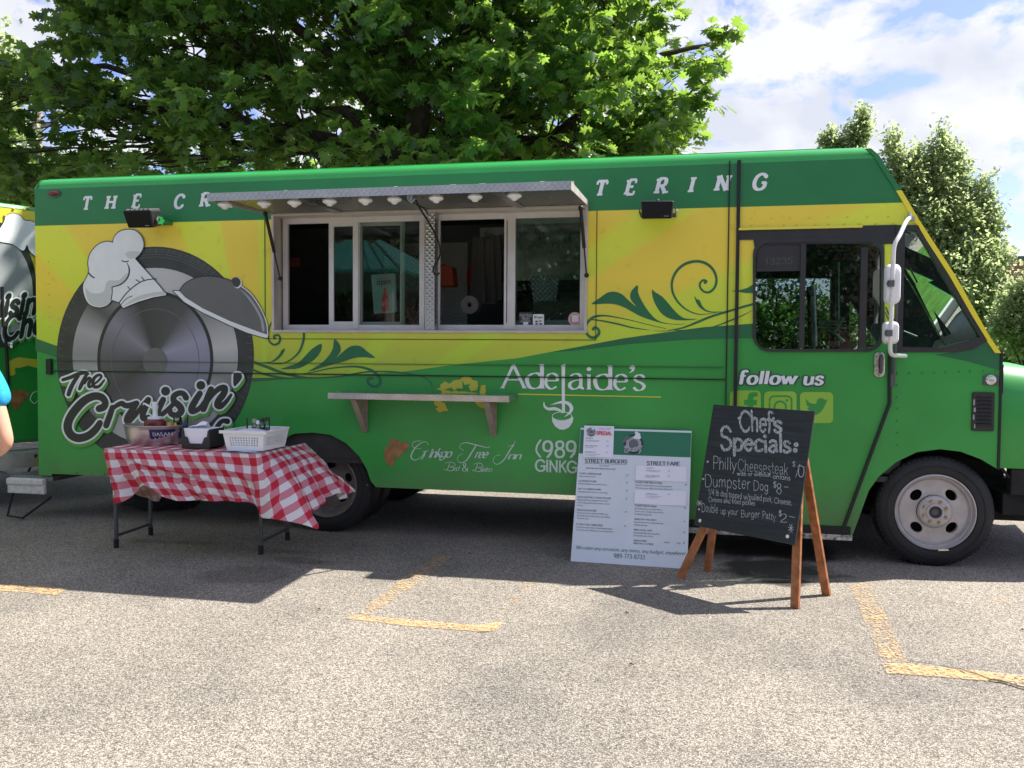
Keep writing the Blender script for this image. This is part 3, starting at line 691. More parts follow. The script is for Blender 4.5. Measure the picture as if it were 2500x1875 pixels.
def rrect(x0, y0, x1, y1, r, n=6):
    rs = r if isinstance(r, tuple) else (r,)*4; out = []     # tl, tr, br, bl
    for (cx_, cy_, a0, rr) in ((x0, y0, 180, rs[0]), (x1, y0, 270, rs[1]), (x1, y1, 0, rs[2]), (x0, y1, 90, rs[3])):
        ox = cx_ + (rr if cx_ == x0 else -rr); oy = cy_ + (rr if cy_ == y0 else -rr)
        if rr == 0: out.append((cx_, cy_)); continue
        for i in range(n+1):
            a = R(a0 + 90*i/n); out.append((ox + rr*math.cos(a), oy + rr*math.sin(a)))
    return out
def XZ(u, v): p = S(u, v); return (p.x, p.z)
# A-pillar outline, used for the front slope
APIL = [XZ(*p) for p in [(2094, 352), (2125, 363), (2145, 380), (2161, 407), (2202, 469), (2242, 537), (2329, 671), (2416, 825), (2442, 862)]]
def xfront(z):
    if z >= APIL[1][1]: return APIL[1][0] - .05*(z-APIL[1][1])/.03
    for a, b in zip(APIL[1:], APIL[2:]):
        if b[1] <= z <= a[1]: return a[0] + (b[0]-a[0])*(a[1]-z)/(a[1]-b[1])
    return XSEAM
WXF, WZF = 1.662, .385; WXR, WZR = -2.93, .385
arch_r = [XZ(*p) for p in [(762, 1056), (807, 1061.5), (845, 1082), (877, 1114), (895.5, 1145.6), (905, 1174), (917.6, 1188)]]
ax0 = arch_r[0][0]; arch_l = [(2*ax0-x, z) for x, z in arch_r[::-1]]
archR = [(arch_l[0][0], ZB)] + arch_l[1:] + arch_r[1:-1] + [(arch_r[-1][0], ZB)]
archF = [XZ(*p) for p in [(2076, 1318), (2083, 1303), (2121, 1198), (2145, 1164), (2188, 1128), (2238, 1104), (2295, 1096.5), (2345, 1102.5), (2395, 1121), (2437, 1146)]]
SWX0, SWX1, SWZ0, SWZ1 = -3.352, -.793, S(664.6, 812).z, 2.583
outer = [(XR, ZB-.018), (XR+.13, ZB-.018), (XR+.13, ZB)] + archR + [(-.36, ZB), (-.36, .20)] + archF + [(XSEAM, archF[-1][1])] + [(XSEAM, APIL[-1][1])]
zz_ = []
outer += [p for p in APIL[::-1][1:] if p[1] < ZW] + [(xfront(ZW), ZW), (XR, ZW)]
winhole = [XZ(*p) for p in rrect(1845, 592, 2150, 852, (35, 32, 40, 30))]
qhole = [XZ(*p) for p in [(2209, 561), (2237, 564), (2391, 823), (2370, 830), (2292, 849), (2202, 847)]]
swhole = [(SWX0, SWZ0), (SWX1, SWZ0), (SWX1, SWZ1), (SWX0, SWZ1)]
# the green print carries the lower body, the sweep in dark green and the sun-ray field are print laid over it
body = slab('side_wall', outer, [winhole, qhole, swhole], 0, .04, M['green'], ft, False)
farw = [(x, z) for x, z in outer]
fwin = [(.45, 1.15), (1.25, 1.15), (1.25, 2.2), (.45, 2.2)]; fq = [(1.42, 1.3), (1.85, 1.3), (1.42, 2.0)]
slab('far_side_wall', farw, [fwin, fq], WID-.04, WID, M['green'], ft, False)
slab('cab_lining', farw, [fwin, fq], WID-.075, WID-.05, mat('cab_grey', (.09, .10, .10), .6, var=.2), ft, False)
# roof: quarter-round edges, flat top, front slope
prof = [(.11*(1-math.cos(R(a))), ZW + .098*math.sin(R(a))) for a in range(0, 91, 10)]
prof += [(WID-y, z) for y, z in prof[::-1]]
rf = MB(); rf.grid([[(XR + (.06*(1-math.cos(R(90)*max(0, (z-ZW)/.098)))), y, z) for y, z in prof], [(xfront(z), y, z) for y, z in prof]])
roof = rf.build('roof', M['roofg'], ft, smooth=True)
rf2 = MB(); rf2.box((XR+.05, .10, ZT-.008), (1.0, .13, ZT+.006)); rf2.build('drip_rail', M['roofg'], ft)
fr = MB()
zs_ = [ZT, 2.9, ZW] + [p[1] for p in APIL if p[1] < ZW]
for a, b in zip(zs_, zs_[1:]):
    xa, xb = xfront(a), xfront(b); ya = .11*(1-math.cos(math.asin(min(1, max(0, (a-ZW)/.098))))); yb = .11*(1-math.cos(math.asin(min(1, max(0, (b-ZW)/.098)))))
    if a > 2.42 or b < 1.30: fr.add([(xa, ya, a), (xb, yb, b), (xb, WID-yb, b), (xa, WID-ya, a)], [(0, 1, 2, 3)])
    else:
        for y0, y1 in ((0, .07), (WID/2-.03, WID/2+.03), (WID-.07, WID)): fr.add([(xa, y0, a), (xb, y0, b), (xb, y1, b), (xa, y1, a)], [(0, 1, 2, 3)])
fr.build('front_panel', M['green'], ft)
ws = MB()
for y0, y1 in ((.07, WID/2-.03), (WID/2+.03, WID-.07)):
    for a, b in zip([z for z in zs_ if z <= 2.45], [z for z in zs_ if z <= 2.45][1:]):
        ws.add([(xfront(a)-.01, y0, a), (xfront(b)-.01, y0, b), (xfront(b)-.01, y1, b), (xfront(a)-.01, y1, a)], [(0, 1, 2, 3)])
ws.build('windscreen', M['tglass'], ft)
rw = MB(); rw.box((XR-.004, .045, ZB), (XR+.04, WID-.045, ZW)); rw.build('rear_wall', M['green'], ft)
rcap = MB(); pts_ = [(y, z) for y, z in prof]
rcap.prism([(XR+.02, y, z) for y, z in pts_], (.02, 0, 0)); rcap.build('rear_cap', M['dgreen'], ft)
# floor, bulkhead and inner lining (dark inside)
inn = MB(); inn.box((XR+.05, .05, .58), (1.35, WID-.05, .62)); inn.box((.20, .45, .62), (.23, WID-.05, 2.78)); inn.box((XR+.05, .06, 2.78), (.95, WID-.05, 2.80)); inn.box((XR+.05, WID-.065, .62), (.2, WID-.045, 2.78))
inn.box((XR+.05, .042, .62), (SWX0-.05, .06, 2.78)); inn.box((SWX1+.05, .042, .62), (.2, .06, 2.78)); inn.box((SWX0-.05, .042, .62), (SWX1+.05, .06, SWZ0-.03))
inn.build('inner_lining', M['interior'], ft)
un = MB(); un.box((XR+.2, .55, .42), (2.6, .65, .56)); un.box((XR+.2, WID-.65, .42), (2.6, WID-.55, .56)); un.box((-3.05, .3, .34), (-2.85, WID-.3, .44)); un.box((1.56, .25, .30), (1.76, WID-.25, .40))
un.box((-4.9, .5, .30), (-3.9, 1.6, .52)); un.box((-1.6, 1.2, .22), (-.2, 1.9, .5)); un.box((-.4, .10, .17), (1.1, .6, .3)); un.tube([(-4.7, 1.75, .33), (-3.4, 1.75, .36), (-2, 1.7, .36)], .05, 10); un.box((2.02, .3, .30), (2.7, WID-.3, .42))
un.sphere((-2.95, 1.12, .385), .17, 12, 8)
un.build('chassis', M['dark'], ft)
# wheel wells
for (pts, mny) in ((archR, .04), (archF, .04)):
    ww = MB(); n = len(pts); rows = [[(x, mny, z) for x, z in pts], [(x, .62, z) for x, z in pts]]
    ww.grid(rows)
    cx_w = sum(x for x, z in pts)/n; ww.box((cx_w-.75, .62, .30), (cx_w+.62, .64, 1.0)); ww.build('wheel_well', M['dark'], ft)

# ---- print on the side
def onwall(k): return -.0010*k
gy_pts = [(XR, ZGY), (2.2, ZGY)]
def wallpoly(name, px=None, xz=None, k=1, m=None, parent=None, holes=()):
    P = [XZ(*p) for p in px] if px else xz
    return decal(name, [P], 0, M[m] if isinstance(m, str) else m, parent or ft, holes, mapf=lambda x, z: (x, onwall(k), z), eps=1e-5)
sweep_top = [(87, 826), (143, 846), (300, 900), (450, 922), (617, 922.5), (762, 921), (876, 915), (987, 907), (1082, 894), (1161, 885), (1260, 875), (1400, 849), (1522, 826), (1649, 808), (1716, 799), (1771, 795), (1838, 790)]
ysh = [(XR, XZ(*sweep_top[0])[1])] + [XZ(*p) for p in sweep_top] + [XZ(1843, 790), XZ(1843, 620), XZ(1850, 600), XZ(1870, 586), XZ(2160, 586), XZ(2160, 740), XZ(2160, 786), XZ(2186, 786), XZ(2186, 549), XZ(2240, 549)] + [(xfront(2.5)-.012, 2.48), (xfront(ZGY)-.012, ZGY), (XR, ZGY)]
fld = wallpoly('sun_ray_field', xz=ysh, k=1, m='rays', holes=[swhole]); fld['label'] = 'yellow and orange sun rays fading to lime'
top = [(XR, ZGY), (xfront(ZGY), ZGY), (xfront(2.65), 2.65), (xfront(2.75), 2.75), (xfront(2.80), 2.80), (xfront(ZW), ZW), (XR, ZW)]
wallpoly('dark_green_band', xz=top, k=1, m='dgreen', holes=[[(SWX0, ZGY-.01), (SWX1, ZGY-.01), (SWX1, SWZ1), (SWX0, SWZ1)]])
bandL = [(87, 826), (143, 846), (300, 900), (450, 922), (617, 922.5), (762, 921), (762, 922.5), (686, 927), (617, 932), (450, 934), (300, 918), (140, 873), (87, 856)]
wallpoly('sweep', px=bandL, k=2, m='dgreen2')
bandR = [(1340, 860), (1400, 849), (1522, 826), (1649, 808), (1716, 799), (1771, 795), (1838, 790), (1845, 790), (1845, 826), (1838, 826), (1694, 828), (1536, 840), (1400, 856.5)]
wallpoly('sweep', px=bandR, k=2, m='dgreen2')
wallpoly('sweep', px=[(2282, 866), (2325, 861), (2376, 852), (2409, 832), (2417, 828), (2441, 863), (2441, 904), (2362, 882)], k=2, m='dgreen2')
# A-pillar strip (yellow then green), proud of the wall
ap = MB(); q = [p for p in APIL if p[1] <= 2.62 and p[1] > 1.42]; q = [(xfront(2.62), 2.62)] + q
for a, b in zip(q, q[1:]): ap.obox((a[0]-.035, -.014, a[1]), (b[0]-a[0], 0, b[1]-a[1]), (.037, 0, .0), (0, .02, 0))
ap.build('pillar_edge', mat('pillar_yellow', (.78, .67, .035), .35, coat=.3), ft)
ap = MB(); q = [p for p in APIL if p[1] >= 2.62]; q = q + [(xfront(2.62), 2.62)]
for a, b in zip(q[1:], q[2:]): ap.obox((a[0]-.035, -.012, a[1]), (b[0]-a[0], 0, b[1]-a[1]), (.037, 0, 0), (0, .02, 0))
ap.build('pillar_edge', M['dgreen'], ft)

# seams, trims, rivets
sm = MB()
def vline(px, y0, y1, w, d, mb, dx=0): 
    a = S(px, y0); b = S(px+dx, y1); mb.obox((a.x-w/2, -d, a.z), (b.x-a.x, 0, b.z-a.z), (w, 0, 0), (0, d, 0))
zc = 1.3003
for x0, x1 in ((XR+.10, XZ(1771, 900)[0]),): sm.box((x0, -.0190, zc-.009), (x1, 0, zc-.003));  # shaded line of the belt crease, drawn as a dark strip
sm.box((S(1774, 900).x-.006, -.012, S(1769, 1020).z), (S(1774, 900).x+.002, 0, S(1782, 393).z))
sm.build('seam_and_crease_shade', M['dark'], ft)
sm = MB(); zq = S(1260, 892).z; sm.box((XR+.10, -.0180, zq-.001), (S(1765, 900).x, 0, zq+.0015)); sm.build('panel_crease', mat('crease_shadow_line', (.02, .12, .03), .6), ft)
rail = MB(); x1 = S(1774, 900).x-.01
rail.box((XR+.115, -.0180, zc-.001), (x1, 0, zc+.0005)); rail.build('rub_rail', M['green'], ft)
ln = MB()
ln.box((SWX0-.06, -.0065, SWZ0-.052), (SWX1+.07, 0, SWZ0-.048)); ln.box((SWX1+.065, -.0065, SWZ0-.05), (SWX1+.069, 0, ZGY)); ln.box((SWX0-.064, -.0065, SWZ0-.05), (SWX0-.06, 0, ZGY))
ln.build('service_panel_seam', M['dark'], ft)
rs = MB(); xs_ = S(1801, 600).x
rs.box((xs_-.012, -.022, .22), (xs_+.012, 0, S(1812, 392).z)); rs.build('door_channel', M['rubber'], ft)
hl = MB(); a = S(1803, 563); b = S(2104, 557); hl.obox((a.x, -.028, a.z), (b.x-a.x, 0, 0), (0, .026, 0), (0, 0, .016)); hl.build('rain_gutter', mat('gutter_yellow', (.70, .66, .08), .35), ft)
for sets, m_ in ((((1834, 550, 2215, 545, 11), (1834, 533, 2215, 528, 9), (118, 640, 121, 800, 7)), mat('yellow_rivet', (.66, .64, .06), .4)), (((2190, 912, 2430, 905, 9), (190, 1155, 640, 1172, 14), (2190, 940, 2190, 1085, 6), (640, 1180, 900, 1184, 5)), mat('green_rivet', (.030, .25, .055), .35))):
    rv = MB()
    for (ua, va, ub, vb, n) in sets:
        for i in range(n):
            t = i/(n-1) + rnd.uniform(-.01, .01); p = S(ua+(ub-ua)*t, va+(vb-va)*t); rv.sphere((p.x, -.003, p.z), .0075, 7, 4, (1, .8, 1))
    o = rv.build('rivets', m_, ft); o['kind'] = 'stuff'
lt = MB(); p = S(133, 473); lt.sphere((p.x, -.01, p.z), .05, 14, 8, (1.0, .45, .45)); l_ = lt.build('marker_lamp', M['red_lens'], ft, smooth=True)
lt = MB(); lt.prism([(p.x + a*.062, -.012, p.z + b*.031) for a, b in [(math.cos(R(t)), math.sin(R(t))) for t in range(0, 360, 20)]], (0, .012, 0)); lt.build('bezel', M['grey'], l_)
ht = MB(); a = S(117, 876); ht.box((a.x, -.03, S(120, 914).z), (a.x+.05, 0, a.z)); ht.build('latch', M['rubber'], ft, bevel=.004)

# ---- door
dr = MB(); XD0 = xs_; XDb = S(2171, 870)
outl = []
for a, b in (((2171, 852), (2171, 984)), ((2171, 984), (2056, 1296))):
    p, q = S(*a), S(*b); dr.beam((p.x, -.012, p.z), (q.x, -.012, q.z), .02, .024)
p, q = S(1950, 1284), S(2060, 1296); dr.box((-.30, -.014, p.z-.012), (q.x, .004, p.z+.01))
door = dr.build('door', M['rubber'], ft); door['label'] = 'sliding cab door edged by black rubber seals'
fr_out = [XZ(*p) for p in rrect(1838, 582, 2157, 859, (40, 30, 42, 42))]
wf = slab('door_window', fr_out, [winhole], -.016, .03, M['plastic'], door, False)
wf['label'] = 'black framed cab window with three panes'
dv = MB()
for u0, u1, v0, v1 in ((1955, 1963, 595, 850), (2102, 2113, 605, 850)): 
    a, b = S(u0, v0), S(u1, v1); dv.box((a.x, -.012, b.z), (b.x, .03, a.z))
a, b = S(1848, 592), S(1960, 661); dv.box((a.x, .004, b.z), (b.x, .02, a.z))
dv.build('window_divider', M['plastic'], wf)
for u0, u1, v0, v1 in ((1848, 1955, 661, 852), (1963, 2102, 595, 852), (2113, 2150, 600, 852)):
    a, b = S(u0, v0), S(u1, v1); pm = MB(); pm.box((a.x, .010, b.z), (b.x, .014, a.z)); pm.build('pane', M['tglass'], wf)
nb = px_text('13235', (1868, 646), (1935, 643), 15, w=.16)
decal('painted_number', nb, .002, mat('dim_lettering', (.05, .055, .055), .5), wf)
qf = slab('quarter_window', [XZ(*p) for p in [(2187, 552), (2240, 550), (2246, 562), (2409, 832), (2376, 852), (2325, 860), (2187, 860)]], [qhole], -.014, .03, M['plastic'], ft, False)
qp = MB(); vs, fs = union2d([qhole], eps=1e-5); qp.add([(x, .012, z) for x, z in vs], fs); qp.add([(x, .016, z) for x, z in vs], fs); qp.build('pane', M['glass'], qf)
bh = MB(); hp = [S(*p) for p in [(1803, 563), (2104, 557), (2104, 551), (2190, 549), (2190, 596), (1860, 596), (1842, 604), (1839, 586), (1803, 586)]]
decal('door_header', [[(p.x, p.z) for p in hp]], 0, M['plastic'], door, mapf=lambda x, z: (x, -.0085, z), eps=1e-5)
hd = MB(); p = S(2146, 890); 
hd.prism([(p.x + a, -.02, p.z + b) for a, b in rrect(-.036, -.088, .036, .088, .034)], (0, .02, 0)); h_ = hd.build('handle', M['chrome'], door, bevel=.006)
hd = MB(); hd.tube([(p.x+.008, -.022, p.z+.06), (p.x+.008, -.042, p.z+.05), (p.x+.008, -.046, p.z-.03), (p.x+.005, -.024, p.z-.055)], .011, 8); hd.build('lever', M['grey'], h_, smooth=True)
# step sill
sl = MB(); a = S(1940, 1300); b = S(2068, 1312)
sl.box((-.35, -.035, .165), (b.x+.03, .06, .205)); sl.build('step_sill', mat('scuffed_aluminium', (.5, .5, .48), .4, metal=.5, var=.4, vscale=30, stain=((.03, .03, .03), 20, .5, 1)), ft, bevel=.004)
sl = MB(); sl.box((-.35, -.02, .21), (b.x+.02, .0, .26)); sl.build('sill_rubber', M['rubber'], ft)
# vent and side lamp
vt = MB(); vp = [S(*p) for p in [(2373, 957), (2428, 957), (2428, 1053), (2373, 1053)]]; x0, x1, z0, z1 = vp[0].x, vp[1].x, vp[2].z, vp[0].z
vt.prism([(x, -.014, z) for x, z in rrect(x0, z0, x1, z1, .012)], (0, .014, 0)); v_ = vt.build('vent', M['plastic'], ft, bevel=.003)
for i in range(8):
    lv = MB(); zc_ = z1 - .045 - i*(z1-z0-.08)/7.2; lv.obox((x0+.03, -.026, zc_), (x1-x0-.05, 0, 0), (0, .014, .006), (0, .003, .010)); lv.build('louvre', M['rubber'], v_)
pch = MB()
for (u, v, w_, h_2) in ((2375, 982, 3, 14), (2376, 1000, 4, 10), (2374, 1018, 3, 12), (2377, 1040, 2, 10)): a = S(u, v); pch.box((a.x-.001, -.0165, a.z-h_2*.0014), (a.x+w_*.0028, -.0140, a.z+h_2*.0014))
pch.build('paint_chip', M['lgrey'], v_)
sl = MB(); vp = [S(*p) for p in [(2400, 916), (2437, 941)]]; sl.prism([(x, -.012, z) for x, z in rrect(vp[0].x, vp[1].z, vp[1].x, vp[0].z, .008)], (0, .012, 0)); s_l = sl.build('side_lamp', M['grey'], ft)
sl = MB(); c_ = S(2417, 927); sl.lathe((c_.x, -.012, c_.z), (0, -1, 0), [(0, .036), (.008, .034), (.014, .020), (.010, .012), (.012, 0)], 16); sl.build('lens', M['chrome'], s_l, smooth=True)
# hood (bonnet) in front of the seam
hb = MB()
htop = [(XSEAM+.012, 1.455), (2.25, 1.43), (2.5, 1.375), (2.8, 1.29), (3.05, 1.15), (3.12, .95), (3.12, .62)]
yl = [.06, .06, .08, .12, .2, .25, .25]
lowz = S(2460, 1146).z
rows = []
for (x, z), y in zip(htop, yl):
    zt = min(z, 9); rows.append([(x, y, lowz), (x, y-.03, (lowz+.06)), (x, y-.03, (lowz+z)*.55), (x, y, z-.16), (x, y+.05, z-.07), (x, y+.16, z-.015), (x, y+.4, z), (x, WID-y-.4, z), (x, WID-y, z-.1), (x, WID-y, lowz)])
hb.grid(rows); hb.build('hood', M['green'], ft, smooth=True)
hs = MB(); hs.box((XSEAM-.008, -.01, S(2440, 1146).z), (XSEAM+.008, .05, APIL[-1][1]+.01)); hs.box((XSEAM-.02, .04, .95), (XSEAM+.03, WID-.1, 1.42)); hs.build('hood_seam', M['rubber'], ft)
fp = MB(); fp.box((2.12, .12, .37), (2.6, .5, .52)); fp.box((2.15, .06, .52), (2.30, .16, .70)); fp.tube([(2.1, .1, .70), (2.3, .05, .45)], .012, 6); fp.box((2.35, .08, .32), (2.75, .5, .42)); fp.build('front_bracket', M['dark'], ft, bevel=.01)

# ---- wheels
def wheel(name, cx, cz, y0, front, parent):
    wm = MB(); RO = .392; n = 56
    tp = [(0.03, .258), (0.0, .275), (-.005, .30), (.002, .345), (.02, .375), (.045, RO-.002), (.07, RO), (.20, RO), (.225, RO-.006), (.24, .37), (.245, .30), (.22, .262)]
    wm.lathe((cx, y0, cz), (0, 1, 0), tp, n); w_ = wm.build(name, M['tyre'], parent, smooth=True)
    gr = MB()
    for i in range(4): gr.lathe((cx, y0 + .085 + i*.035, cz), (0, 1, 0), [(0, RO+.0004), (.008, RO+.0004)], n)
    gr.build('tread_groove', M['rubber'], w_)
    sg_ = MB()
    for i in range(64):
        a = 2*math.pi*i/64; c_ = Vector((cx+math.cos(a)*(RO-.020), y0+.030, cz+math.sin(a)*(RO-.020))); rr_ = Vector((math.cos(a), 0, math.sin(a))); tt_ = Vector((-math.sin(a), 0, math.cos(a)))
        sg_.obox(c_ - tt_*.007 - rr_*.016 + Vector((0, -.008, 0)), tt_*.008, rr_*.030, Vector((0, .03, 0)))
    sg_ = sg_.build('shoulder_lugs', M['tyre'], w_); sg_['kind'] = 'stuff'
    # sidewall lettering band: raised ring
    rg = MB(); rg.lathe((cx, y0-.004, cz), (0, 1, 0), [(0.004, .318), (-.003, .320), (-.003, .324), (.004, .326)], n); rg.build('sidewall_rib', M['tyre'], w_, smooth=True)
    m = M['rim'] if front else M['rimdark']; rm = MB()
    if front:
        pr = [(.012, .268), (.0, .266), (-.004, .258), (.006, .251), (.026, .246), (.030, .238), (.024, .234), (.044, .226), (.048, .222)]
        disc_z = .048; rm.lathe((cx, y0, cz), (0, 1, 0), pr, n)
        # disc with four oval hand holes
        oval = lambda k: [(cx + .163*math.cos(k) + (math.cos(k)*.034*math.cos(a) - math.sin(k)*.045*math.sin(a)), cz + .163*math.sin(k) + (math.sin(k)*.034*math.cos(a) + math.cos(k)*.045*math.sin(a))) for a in [2*math.pi*i/18 for i in range(18)]]
        ks = [R(47+90*i) for i in range(4)]; holes = [oval(k) for k in ks]
        ring = [(cx+.222*math.cos(2*math.pi*i/n), cz+.222*math.sin(2*math.pi*i/n)) for i in range(n)]; inner = [(cx+.115*math.cos(2*math.pi*i/40), cz+.115*math.sin(2*math.pi*i/40)) for i in range(40)]
        vs, fs = union2d([ring], holes+[inner], 1e-5)
        def dz(x, z): r_ = math.hypot(x-cx, z-cz); return y0 + disc_z - .006*(1-(min(r_, .222)-.115)/.107)
        rm.add([(x, dz(x, z), z) for x, z in vs], fs)
        for h in holes:
            rm.grid([[(x, dz(x, z), z) for x, z in h+h[:1]], [(cx+(x-cx)*.97, y0+.065, cz+(z-cz)*.97) for x, z in h+h[:1]]])
        rm.lathe((cx, y0, cz), (0, 1, 0), [(.024, .115), (.010, .108), (.004, .100), (.004, .062), (-.002, .060), (-.004, .044)], 40)
    else:
        rm.lathe((cx, y0, cz), (0, 1, 0), [(.012, .268), (.0, .266), (-.004, .258), (.006, .250), (.03, .232), (.05, .228), (.06, .222), (.13, .205)], n)
        oval = lambda k: [(cx + .155*math.cos(k) + (math.cos(k)*.028*math.cos(a) - math.sin(k)*.038*math.sin(a)), cz + .155*math.sin(k) + (math.sin(k)*.028*math.cos(a) + math.cos(k)*.038*math.sin(a))) for a in [2*math.pi*i/16 for i in range(16)]]
        holes = [oval(R(20+72*i)) for i in range(5)]
        ring = [(cx+.206*math.cos(2*math.pi*i/n), cz+.206*math.sin(2*math.pi*i/n)) for i in range(n)]; vs, fs = union2d([ring], holes, 1e-5)
        rm.add([(x, y0 + .13 - .035*(1 - min(1, math.hypot(x-cx, z-cz)/.206)), z) for x, z in vs], fs)
    r_ = rm.build('rim', m, w_, smooth=True)
    bk = MB(); bk.lathe((cx, y0+.17, cz), (0, 1, 0), [(0, .258), (0, 0)], 24); bk.build('brake_drum', M['dark'], w_)
    nn = 8; rr = .078; yy = y0 + (.004 if front else .10)
    for i in range(nn):
        a = 2*math.pi*i/nn + R(20); nb_ = MB(); c_ = (cx+rr*math.cos(a), yy, cz+rr*math.sin(a))
        nb_.lathe(c_, (0, -1, 0), [(0, .0155), (.004, .0155), (.004, .0115), (.016, .0105), (.016, .006), (.022, .006), (.022, 0)], 6); nb_.build('lug_nut', M['nut'] if front else M['rimdark'], w_)
    hm = MB(); hm.lathe((cx, yy, cz), (0, -1, 0), [(-.02, .043), (.0, .044), (-.004, .036), (-.018, .034), (-.016, .026), (-.008, .024), (-.006, 0)], 24); hm.build('hub', M['dark'] if False else M['grey'] if front else M['rimdark'], w_, smooth=True)
    return w_
w1 = wheel('wheel', WXF, WZF, .02, True, ft); w1['label'] = 'front wheel with bright silver rim'
w2 = wheel('wheel', WXR, WZR, .09, False, ft); w2['label'] = 'rear wheel with dirty deep-set rim'
for cx_, y_ in ((WXR, .37), (WXR, 1.63), (WXR, 1.91), (WXF, 1.98)):
    wm = MB(); RO = .392; wm.lathe((cx_, y_, .385), (0, 1, 0), [(.03, .0), (.03, .258), (0.0, .275), (.002, .345), (.045, RO-.002), (.20, RO), (.24, .37), (.22, .26), (.22, 0)], 40)
    wm.build('wheel', M['tyre'], ft, smooth=True)
wl = MB(); wl.prism([(WXF+.05+a, .010, .385-.265+b) for a, b in ((-.03, -.004), (.04, .002), (.035, .012), (-.028, .008))], (0, .008, 0)); wl.build('balance_weight', M['chrome'], w1)

# ---- serving window
swf = MB(); t_ = .022
for a, b in (((SWX0, -.016, SWZ0), (SWX1, .135, SWZ0+t_)), ((SWX0, -.016, SWZ1-t_), (SWX1, .135, SWZ1)), ((SWX0, -.016, SWZ0+t_), (SWX0+t_, .135, SWZ1-t_)), ((SWX1-t_, -.016, SWZ0+t_), (SWX1, .135, SWZ1-t_))): swf.box(a, b)
sw = swf.build('serving_window', M['frame'], ft, bevel=.003); sw['label'] = 'wide tan framed serving window with sliding sashes'
YW = .115
def wx(u, v=650): return S(u, v, YW).x
def wz(u, v): return S(u, v, YW).z
zb_ = SWZ0 + t_; zt_ = SWZ1 - t_
fz0, fz1 = wz(740, 799), wz(740, 541)
def frame(u0, u1, zz0, zz1, w_, y, m, name, parent=sw, d=.03):
    mb = MB(); x0, x1 = wx(u0), wx(u1)
    mb.box((x0, y, zz0), (x1, y+d, zz0+w_)); mb.box((x0, y, zz1-w_), (x1, y+d, zz1)); mb.box((x0, y, zz0+w_), (x0+w_, y+d, zz1-w_)); mb.box((x1-w_, y, zz0+w_), (x1, y+d, zz1-w_))
    return mb.build(name, m, parent, bevel=.002)
frame(690, 1037, zb_, zt_, .045, YW, M['wsill'], 'window_frame'); frame(1060, 1431, zb_, zt_, .045, YW, M['wsill'], 'window_frame')
def sash(u0, u1, w_, y, m, pane=True):
    s1 = frame(u0, u1, zb_+.03, zt_-.03, w_, y, m, 'sash', sw, .022)
    if pane:
        pm = MB(); pm.box((wx(u0)+w_*.8, y+.009, zb_+.03+w_*.8), (wx(u1)-w_*.8, y+.013, zt_-.03-w_*.8)); pm.build('pane', M['glass'], s1)
    return s1
for u0, u1 in ((862, 875), (1231, 1258)): mu = MB(); mu.box((wx(u0), YW-.006, zb_+.01), (wx(u1), YW+.05, zt_-.01)); mu.build('mullion', M['wsill'], sw, bevel=.002)
s_a = sash(801, 876, .042, YW+.012, M['wsill']); sash(868, 984, .040, YW+.042, M['gsash'])
pm = MB(); pm.box((wx(978), YW+.02, zb_+.04), (wx(1034), YW+.024, zt_-.04)); pm.build('pane', M['glass'], sw)
sash(1240, 1430, .052, YW+.042, M['gsash'])
pm = MB(); pm.box((wx(1256), YW+.015, zb_+.04), (wx(1428), YW+.019, zt_-.04)); pm.build('pane', M['glass'], sw)
dp = MB(); dp.box((S(1037, 650).x, .012, zb_), (S(1060, 650).x, YW+.07, zt_)); dp.build('diamond_plate_post', M['diamond'], sw)
rp = MB(); rp.box((wx(1231)+.02, YW-.0085, zb_+.06), (wx(1231)+.026, YW-.0065, zt_-.06)); rp.build('pull_slot', M['rubber'], sw)

# stickers on the glass
def glass_sheet(name, pts, m, parent=sw, Y=YW+.013):
    return decal(name, [pts], Y, M[m], parent)
glass_sheet('champion_sticker', rrect(1267, 762, 1301, 797, 4), 'plastic')
for t_x, v_, h_, u0, u1 in (('FOOD TRUCK', 773, 6, 1269, 1298), ('FRIDAY', 781, 6, 1274, 1293), ('CHAMPION', 787, 4.5, 1271, 1294)):
    decal('sticker_lettering', px_text(t_x, (u0, v_), (u1, v_), h_, w=.2), YW+.011, M['lgrey'], sw)
decal('sticker_tag', [[(1277, 787), (1289, 786), (1290, 792), (1278, 793)]], YW+.010, M['white'], sw)
glass_sheet('card_sticker', rrect(1301, 767, 1328, 794, 2.5), 'white')
decal('sticker_lettering', px_text('Square', (1312, 777), (1325, 776.5), 4.5, w=.15), YW+.011, M['ink'], sw)
decal('square_logo', stroke([(1305, 772), (1309, 772), (1309, 776), (1305, 776), (1305, 772)], 1.4, False), YW+.011, M['ink'], sw)
for x_, y_, m_, in ((1307, 783, 'navy'), (1316, 782, 'redink'), (1307, 789, 'navy'), (1317, 789, 'ink')): decal('card_mark', [[(x_, y_), (x_+6, y_), (x_+6, y_+3.5), (x_, y_+3.5)]], YW+.011, M[m_], sw)
glass_sheet('round_sticker', disc(1404, 779, 17, 28), 'pinkst')
decal('sticker_card', [[(1396, 770), (1412, 769), (1413, 786), (1397, 787)]], YW+.011, M['white'], sw)
decal('sticker_ring', [q for q in stroke([(1404+14.5*math.cos(R(a)), 779+14.5*math.sin(R(a))) for a in range(0, 361, 15)], 1, False)], YW+.0105, M['white'], sw)
